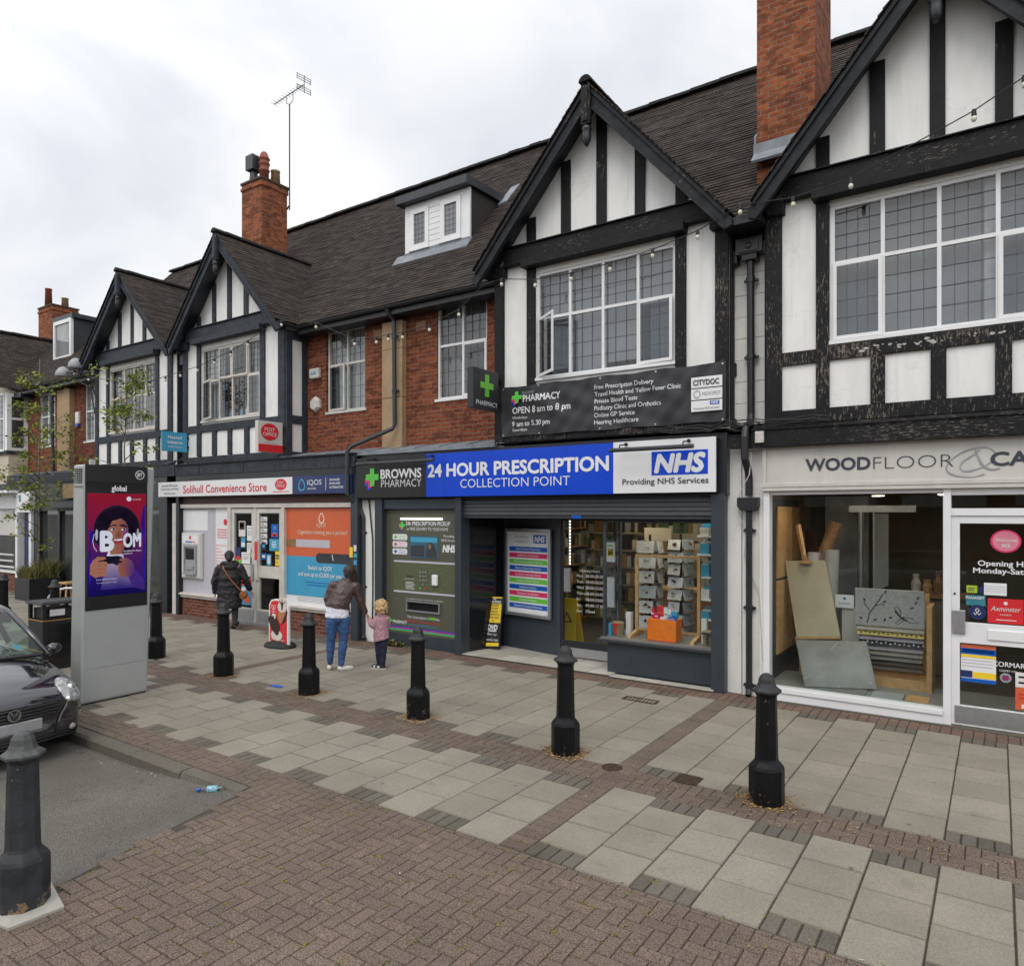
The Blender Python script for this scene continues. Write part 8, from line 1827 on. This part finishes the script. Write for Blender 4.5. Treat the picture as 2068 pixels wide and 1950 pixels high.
M.blond = paint('curly_blond_hair', (.44, .29, .15), .6, .4, 40, bmp=.9, bscale=70); M.pinkc = paint('dusty_pink_coat', (.36, .20, .235), .85, .1, 12, bmp=.6, bscale=26); M.navyj = paint('navy_jeans', (.008, .012, .035), .8, .3, 12)
V = Vector
# --- woman in the brown jacket, bending to a child
yaw = math.atan2(.737, .675)
WA = Fig('person', 'person in a brown leather jacket and blue jeans holding a child by the hand', (-8.575, 7.66, 0), rad(42.5)); WA.k = .945
def fa(q, g=0.0, legs=True, arms=True, torso=True, hd=True):
    if legs:
        chain(q, [(V((-.075, 0, .86)), .105+g), (V((-.098, .02, .70)), .088+g), (V((-.105, .045, .50)), .060+g), (V((-.115, .055, .38)), .060+g), (V((-.128, .10, .14)), .040+g)])
        chain(q, [(V((.10, 0, .86)), .105+g), (V((.105, .01, .70)), .088+g), (V((.10, .02, .50)), .060+g), (V((.085, .0, .38)), .061+g), (V((.06, .01, .12)), .040+g)])
    if torso:
        q.ball((.012, .0, .90), .175+g, .125+g, .13+g, 16, 10); q.ball((.02, .0, 1.05), .135+g, .10+g, .16+g, 16, 10); q.ball((.08, .045, 1.27), .165+g, .11+g, .20+g, 16, 10)
        capsule(q, (-.05, .06, 1.42), .065+g, (.27, .08, 1.40), .065+g)
    if arms:
        chain(q, [(V((-.075, .05, 1.42)), .058+g), (V((-.165, .02, 1.20)), .045+g), (V((-.155, .17, 1.07)), .036+g)])
        chain(q, [(V((.30, .06, 1.40)), .058+g), (V((.35, .08, 1.19)), .046+g), (V((.445, .13, .965)), .034+g)])
    if hd:
        capsule(q, (.12, .09, 1.44), .055, (.17, .15, 1.56), .052); head(q, (.19, .20, 1.635), .105, (.55, .7, -.45))
def fab(q):
    fa(q); hand(q, (.45, .135, .955), (.45, .15, -.85), (.7, -.2, .5), .95, .75, 1); hand(q, (-.155, .18, 1.06), (.1, .9, -.4), (0, 0, 1), .95, .6, -1)
    for (p, d) in (((-.13, .10, .06), (-.05, .14)), ((.055, .01, .05), (.15, .09))): capsule(q, p, .035, (p[0]+d[0], p[1]+d[1], .03), .03)
WA.blob('person', fab, M.skin, .008, 3, parent=False)
def jeans(q):
    fa(q, .010, arms=False, torso=False, hd=False); q.ball((.012, .0, .885), .185, .135, .115, 16, 10)
o = WA.blob('jeans', jeans, M.jeans, .010, 3, fold=.018, fs=.06)
def shirt(q):
    rg = lambda z, cx_, rx, ry: [V((cx_ + rx*math.cos(6.2832*k/20), ry*math.sin(6.2832*k/20) - .005, z)) for k in range(20)]
    q.loft([rg(.90, .0, .192, .142), rg(.95, .0, .194, .145), rg(1.05, -.0, .178, .135), rg(1.15, .01, .16, .12)])
WA.blob('shirt', shirt, M.shirt, .010, 2, fold=.022, fs=.05)
def jacket(q):
    fa(q, .016, legs=False, torso=False, hd=False)
    rg = lambda z, cx_, rx, ry, y0, tl=0.0: [V((cx_ + rx*math.cos(6.2832*k/24), y0 + ry*math.sin(6.2832*k/24), z - tl*math.cos(6.2832*k/24))) for k in range(24)]
    q.loft([rg(1.065, .0, .198, .15, .0, .04), rg(1.12, .005, .20, .15, .0, .02), rg(1.22, .05, .195, .145, .02), rg(1.34, .09, .20, .135, .05), rg(1.43, .11, .19, .105, .065), rg(1.50, .125, .10, .08, .08)])
    capsule(q, (-.06, .055, 1.415), .088, (.285, .07, 1.395), .086)
    chain(q, [(V((.17, .03, 1.14)), .03), (V((.175, .06, 1.03)), .03), (V((.185, .07, .93)), .022)])   # front edge hanging forward
    capsule(q, (.09, .06, 1.50), .05, (.16, .08, 1.50), .05)
WA.blob('jacket', jacket, M.leather, .009, 2, fold=.020, fs=.065)
def hairA(q):
    q.ball((.185, .18, 1.655), .108, .118, .113, 16, 10); chain(q, [(V((.25, .2, 1.62)), .06), (V((.285, .22, 1.5)), .05), (V((.31, .22, 1.36)), .028)]); chain(q, [(V((.20, .17, 1.62)), .085), (V((.23, .17, 1.52)), .065), (V((.275, .19, 1.43)), .045), (V((.295, .21, 1.37)), .02)]); chain(q, [(V((.17, .14, 1.60)), .08), (V((.18, .12, 1.52)), .055)])
WA.blob('hair', hairA, M.hairb, .009, 3); eyes(WA, (.19, .20, 1.635), .105, (.55, .7, -.45))
for nm, p, d in (('shoe', (-.135, .10), (-.02, .17)), ('shoe', (.05, .005), (.185, .115))):
    def sh(q, p=p, d=d):
        q.ball((p[0]-d[0]*.05, p[1]-d[1]*.05, .05), .042, .042, .042, 12, 8); chain(q, [(V((p[0], p[1], .042)), .042), (V((p[0]+d[0]*.6, p[1]+d[1]*.6, .036)), .045), (V((p[0]+d[0]*.95, p[1]+d[1]*.95, .03)), .032)])
    WA.blob(nm, sh, M.shoe, .008, 3)
# --- small child in pink
CH = Fig('person', 'small child with curly fair hair in a pink coat and navy trousers', (-8.13, 8.16, 0), rad(44))
hw_ = WA.W((.485, .16, .875)); dl = hw_ - CH.o; HL = V((dl.dot(CH.r), dl.dot(CH.v), dl.z))
def fc(q, g=0.0, legs=True, arms=True, torso=True, hd=True):
    if legs:
        chain(q, [(V((-.03, .02, .48)), .062+g), (V((-.03, .03, .28)), .046+g), (V((-.025, .05, .09)), .032+g)]); chain(q, [(V((.045, -.02, .48)), .062+g), (V((.045, -.02, .28)), .046+g), (V((.035, -.02, .08)), .032+g)])
    if torso: q.ball((.01, 0, .56), .09+g, .08+g, .10+g); q.ball((.01, 0, .72), .095+g, .08+g, .14+g); capsule(q, (-.06, .0, .81), .04+g, (.085, .0, .81), .04+g)
    if arms:
        chain(q, [(V((-.065, 0, .80)), .042+g), (V((-.12, -.02, .70)), .036+g), (HL + V((.035, -.03, -.06)), .027+g)]); chain(q, [(V((.095, 0, .80)), .042+g), (V((.115, .06, .68)), .036+g), (V((.06, .14, .60)), .028+g)])
    if hd: capsule(q, (.01, 0, .84), .04, (.0, .01, .92), .04); head(q, (-.01, .01, .985), .095, (-.85, .5, .1))
def fcb(q):
    fc(q); hand(q, HL + V((.03, -.025, -.05)), (-.3, .3, .9), (.3, .9, -.2), .6, .5, 1); hand(q, (.06, .15, .59), (-.3, .8, -.4), (0, 0, 1), .6, .6, -1)
    for p in ((-.025, .05, .05), (.035, -.02, .04)): capsule(q, p, .025, (p[0]-.09, p[1]+.02, .03), .022)
CH.blob('person', fcb, M.skin, .006, 3, parent=False)
CH.blob('trousers', lambda q: (fc(q, .008, arms=False, torso=False, hd=False), q.ball((.01, 0, .50), .105, .09, .09)), M.navyj, .008, 3, fold=.016, fs=.05)
def coatc(q):
    fc(q, .014, legs=False, torso=False, hd=False)
    rg = lambda z, cx_, rx, ry, t=0.0: [V((cx_ + rx*math.cos(6.2832*k/20), ry*math.sin(6.2832*k/20), z + t*math.cos(6.2832*k/20))) for k in range(20)]
    q.loft([rg(.47, .015, .128, .115, .03), rg(.55, .013, .122, .11, .01), rg(.68, .01, .112, .10), rg(.80, .01, .105, .09), rg(.875, .01, .06, .055)]); capsule(q, (-.06, 0, .80), .055, (.085, 0, .80), .055); q.lathe((.01, 0, .86), [(.065, -.02), (.075, 0), (.065, .03)], 16)
CH.blob('coat', coatc, M.pinkc, .008, 2, fold=.024, fs=.05)
def hairC(q):
    r = random.Random(5); q.ball((.005, .0, 1.015), .10, .10, .095, 14, 10)
    for k in range(70):
        a, b = r.uniform(0, 6.28), r.uniform(-.6, 1.5); d = V((math.cos(a)*math.cos(b), math.sin(a)*math.cos(b), math.sin(b)))
        if d.dot(V((-.85, .5, -.15)).normalized()) > .55: continue
        c = V((.008, -.005, 1.0)) + d*.098; q.ball(c, .026, .026, .026, 7, 5)
    for k in range(12): a = r.uniform(-2.4, .9); c = V((.02 + .075*math.cos(a), .075*math.sin(a), .915)); q.ball(c, .028, .028, .03, 7, 5)
    capsule(q, (.03, 0, 1.09), .015, (.045, 0, 1.125), .008, 8)
CH.blob('hair', hairC, M.blond, .007, 2); eyes(CH, (-.01, .01, .985), .095, (-.85, .5, .1))
for p in ((-.025, .05), (.035, -.02)):
    CH.blob('shoe', lambda q, p=p: chain(q, [(V((p[0]+.015, p[1], .042)), .034), (V((p[0]-.05, p[1]+.01, .04)), .036), (V((p[0]-.095, p[1]+.02, .034)), .028)]), M.rubber, .007, 2)
    q = MB(); q.loft([[V((p[0]-.04+.09*math.cos(6.2832*k/16), p[1]+.01+.038*math.sin(6.2832*k/16)-.2*.09*math.cos(6.2832*k/16), z)) for k in range(16)] for z in (.002, .018)]); q.obox((p[0]-.09, p[1]-.036, .03), (.04, -.01, .0), (0, .01, .0), (0, 0, .03)); CH.mesh('sole', q, M.shoe)
# --- woman in the black coat walking to the store
WB = Fig('person', 'person in a long black coat with a tan shoulder bag walking away', (-13.52, 9.16, 0), rad(55))
WB.o = V((-13.50, 9.18, 0))
def fb(q, g=0.0, legs=True, arms=True, torso=True, hd=True):
    if legs:
        chain(q, [(V((-.17, 0, .84)), .10+g), (V((-.19, .14, .48)), .062+g), (V((-.17, .22, .10)), .042+g)]); chain(q, [(V((.0, 0, .84)), .10+g), (V((.02, .04, .47)), .062+g), (V((.02, -.06, .13)), .042+g)])
    if torso: q.ball((-.09, 0, .92), .185+g, .15+g, .16+g); q.ball((-.09, .0, 1.12), .18+g, .14+g, .2+g); capsule(q, (-.25, .0, 1.31), .075+g, (.08, .0, 1.31), .075+g)
    if arms:
        chain(q, [(V((-.29, 0, 1.30)), .07+g), (V((-.385, .02, 1.04)), .055+g), (V((-.375, .10, .80)), .04+g)]); chain(q, [(V((.13, 0, 1.30)), .07+g), (V((.235, -.02, 1.05)), .055+g), (V((.315, .05, .845)), .04+g)])
    if hd: capsule(q, (-.09, .02, 1.36), .055, (-.09, .04, 1.48), .055); head(q, (-.095, .05, 1.565), .10, (-.1, 1, -.1))
def fbb(q):
    fb(q); hand(q, (.32, .06, .835), (.25, .35, -.8), (-.9, .1, -.2), .95, .8, 1); hand(q, (-.375, .11, .79), (.05, .3, -.9), (.9, 0, 0), .95, .6, -1)
    capsule(q, (-.17, .24, .06), .035, (-.17, .36, .03), .03); capsule(q, (.03, -.08, .10), .035, (.0, .02, .04), .03)
WB.blob('person', fbb, M.skin, .009, 3, parent=False)
WB.blob('trousers', lambda q: fb(q, .012, arms=False, torso=False, hd=False), M.hairk, .011, 4)
def coatb(q):
    fb(q, .018, legs=False, torso=False, hd=False)
    rg = lambda z, cx_, rx, ry: [V((cx_ + rx*(1+.02*math.sin(k*1.9+z*30))*math.cos(6.2832*k/24), ry*math.sin(6.2832*k/24), z)) for k in range(24)]
    prof = [(.46, -.095, .252, .20), (.55, -.095, .25, .20), (.7, -.093, .24, .19), (.85, -.09, .24, .18), (1.0, -.09, .235, .175), (1.15, -.09, .235, .17), (1.28, -.09, .22, .14), (1.36, -.09, .12, .1)]
    q.loft([rg(*p) for p in prof])
    for z in (.62, .78, .94, 1.10): q.loft([rg(z-.035, -.092, .25 if z < .8 else .235, .188), rg(z+.035, -.092, .262 if z < .8 else .243, .195)])
    capsule(q, (-.26, 0, 1.29), .085, (.09, 0, 1.29), .085)
WB.blob('coat', coatb, M.coat, .010, 2, fold=.030, fs=.06)
def hood(q):
    for k in range(14):
        a = 6.2832*k/14; q.ball((-.085 + .135*math.cos(a), .01 + .10*math.sin(a), 1.395 + .02*math.sin(a*2)), .065, .065, .055, 8, 6)
    q.ball((-.075, -.09, 1.33), .15, .07, .09)
WB.blob('hood', hood, M.hairk, .011, 3)
WB.blob('hair', lambda q: (q.ball((-.095, .03, 1.585), .098, .105, .10, 14, 10), q.ball((-.095, -.015, 1.53), .082, .08, .08), q.ball((-.10, -.06, 1.50), .05, .05, .06)), M.hairk, .009, 3); eyes(WB, (-.095, .05, 1.565), .10, (-.1, 1, -.1))
for a, b in (((-.17, .2, .05), (-.17, .37, .035)), ((.055, -.10, .145), (-.02, .035, .035))):
    WB.blob('shoe', lambda q, a=a, b=b: (capsule(q, a, .055, b, .05), capsule(q, V(a)*.4+V(b)*.6, .054, V(b)+(V(b)-V(a))*.12, .042)), M.rubber, .009, 3)
bag = thing('shoulder_bag', 'tan leather shoulder bag hanging at the hip of the black coat', 'bag', WB.W((.19, -.1, .65)))
q = MB()
n_ = 16; pr = [(.07*math.cos(6.2832*k/n_), .10*math.sin(6.2832*k/n_)*(1.0 if math.sin(6.2832*k/n_) < 0 else .85)) for k in range(n_)]
q.loft([[WB.W((.19 + x*f + y_*.6, -.19 + y_, .75 + z*f)) for x, z in pr] for f, y_ in ((.9, -.035), (1.0, -.02), (1.0, .03), (.9, .045))]); q.build('body', M.tan, bag, bevel=.006)
q = MB(); q.loft([[WB.W((.19 + x*f, -.232 + y_, .775 + z*.7*f)) for x, z in pr] for f, y_ in ((1.0, 0), (.95, -.008))]); q.build('flap', M.tan, bag)
q = MB(); pts = [WB.W(p) for p in [(-.21, .02, 1.395), (-.22, -.08, 1.37), (-.19, -.165, 1.28), (-.11, -.195, 1.15), (-.02, -.205, 1.02), (.07, -.212, .92), (.14, -.215, .84)]]; q.tube(pts, .013, 6); q.build('strap', M.tan, bag)
ph = MB(); c = V((.335, .10, .755)); ph.obox(c, (.02, .05, -.12), (.05, -.03, .0), (.004, .008, .002)); ph.v = [WB.W(p) for p in ph.v]; tag(ph.build('letter', M.card), 'pale folded papers in the hand of the black coat figure', 'papers')
# ------------------------------------------------------------------ the other side of the street, seen only as reflections in the shop glass
OT = thing('terrace_building', 'brick shop terrace on the opposite side of the street', 'building', (0, -24, 0))
q = MB(); holes(q, -45, 40, -24.3, -24, 0, 6.6, [(x, x+1.6, 4.2, 5.8) for x in range(-44, 39, 4)] + [(x, x+3.2, .5, 2.7) for x in range(-44, 38, 5)]); q.build('wall', M.brick, OT)
q = MB(); q.add([(-45.3, -23.7, 6.5), (40.3, -23.7, 6.5), (40.3, -28, 9.6), (-45.3, -28, 9.6)], [(0, 1, 2, 3)], [[(0, 0), (85, 0), (85, 5.3), (0, 5.3)]]); q.build('roof', M.tile, OT, recalc=False)
MB().box(-45, 40, -24.6, -24.5, 0, 6.5).build('pane', M.paned, OT)
q = MB()
for x in range(-44, 38, 5): q.box(x-.3, x+3.5, -23.98, -23.9, 2.8, 3.4)
q.build('shop_sign_board', M.offw, OT)

# two cars parked over the road: they show only as reflections in the shop windows
M.silver = paint('silver_car_paint', (.34, .35, .36), .2, .04, 2, .5)
def dup(o, parent=None):
    c = o.copy(); COL.objects.link(c); c.parent = parent
    for ch in list(o.children): dup(ch, c)
    return c
for k, (x, y, rz, lab) in enumerate(((-2.6, -5.6, math.pi, 'silver parked car on the far side of the road, reflected in carpet shop window'), (-9.4, -5.4, math.pi, 'second silver car across the road, reflected in the pharmacy window'))):
    c = dup(car); c.location = (x, y, -.16); c.rotation_euler = (0, 0, rz); c['label'] = lab; c['group'] = 'cars parked across the road'
    for ch in c.children:
        if ch.name.startswith('body'): ch.material_slots[0].link = 'OBJECT'; ch.material_slots[0].material = M.silver
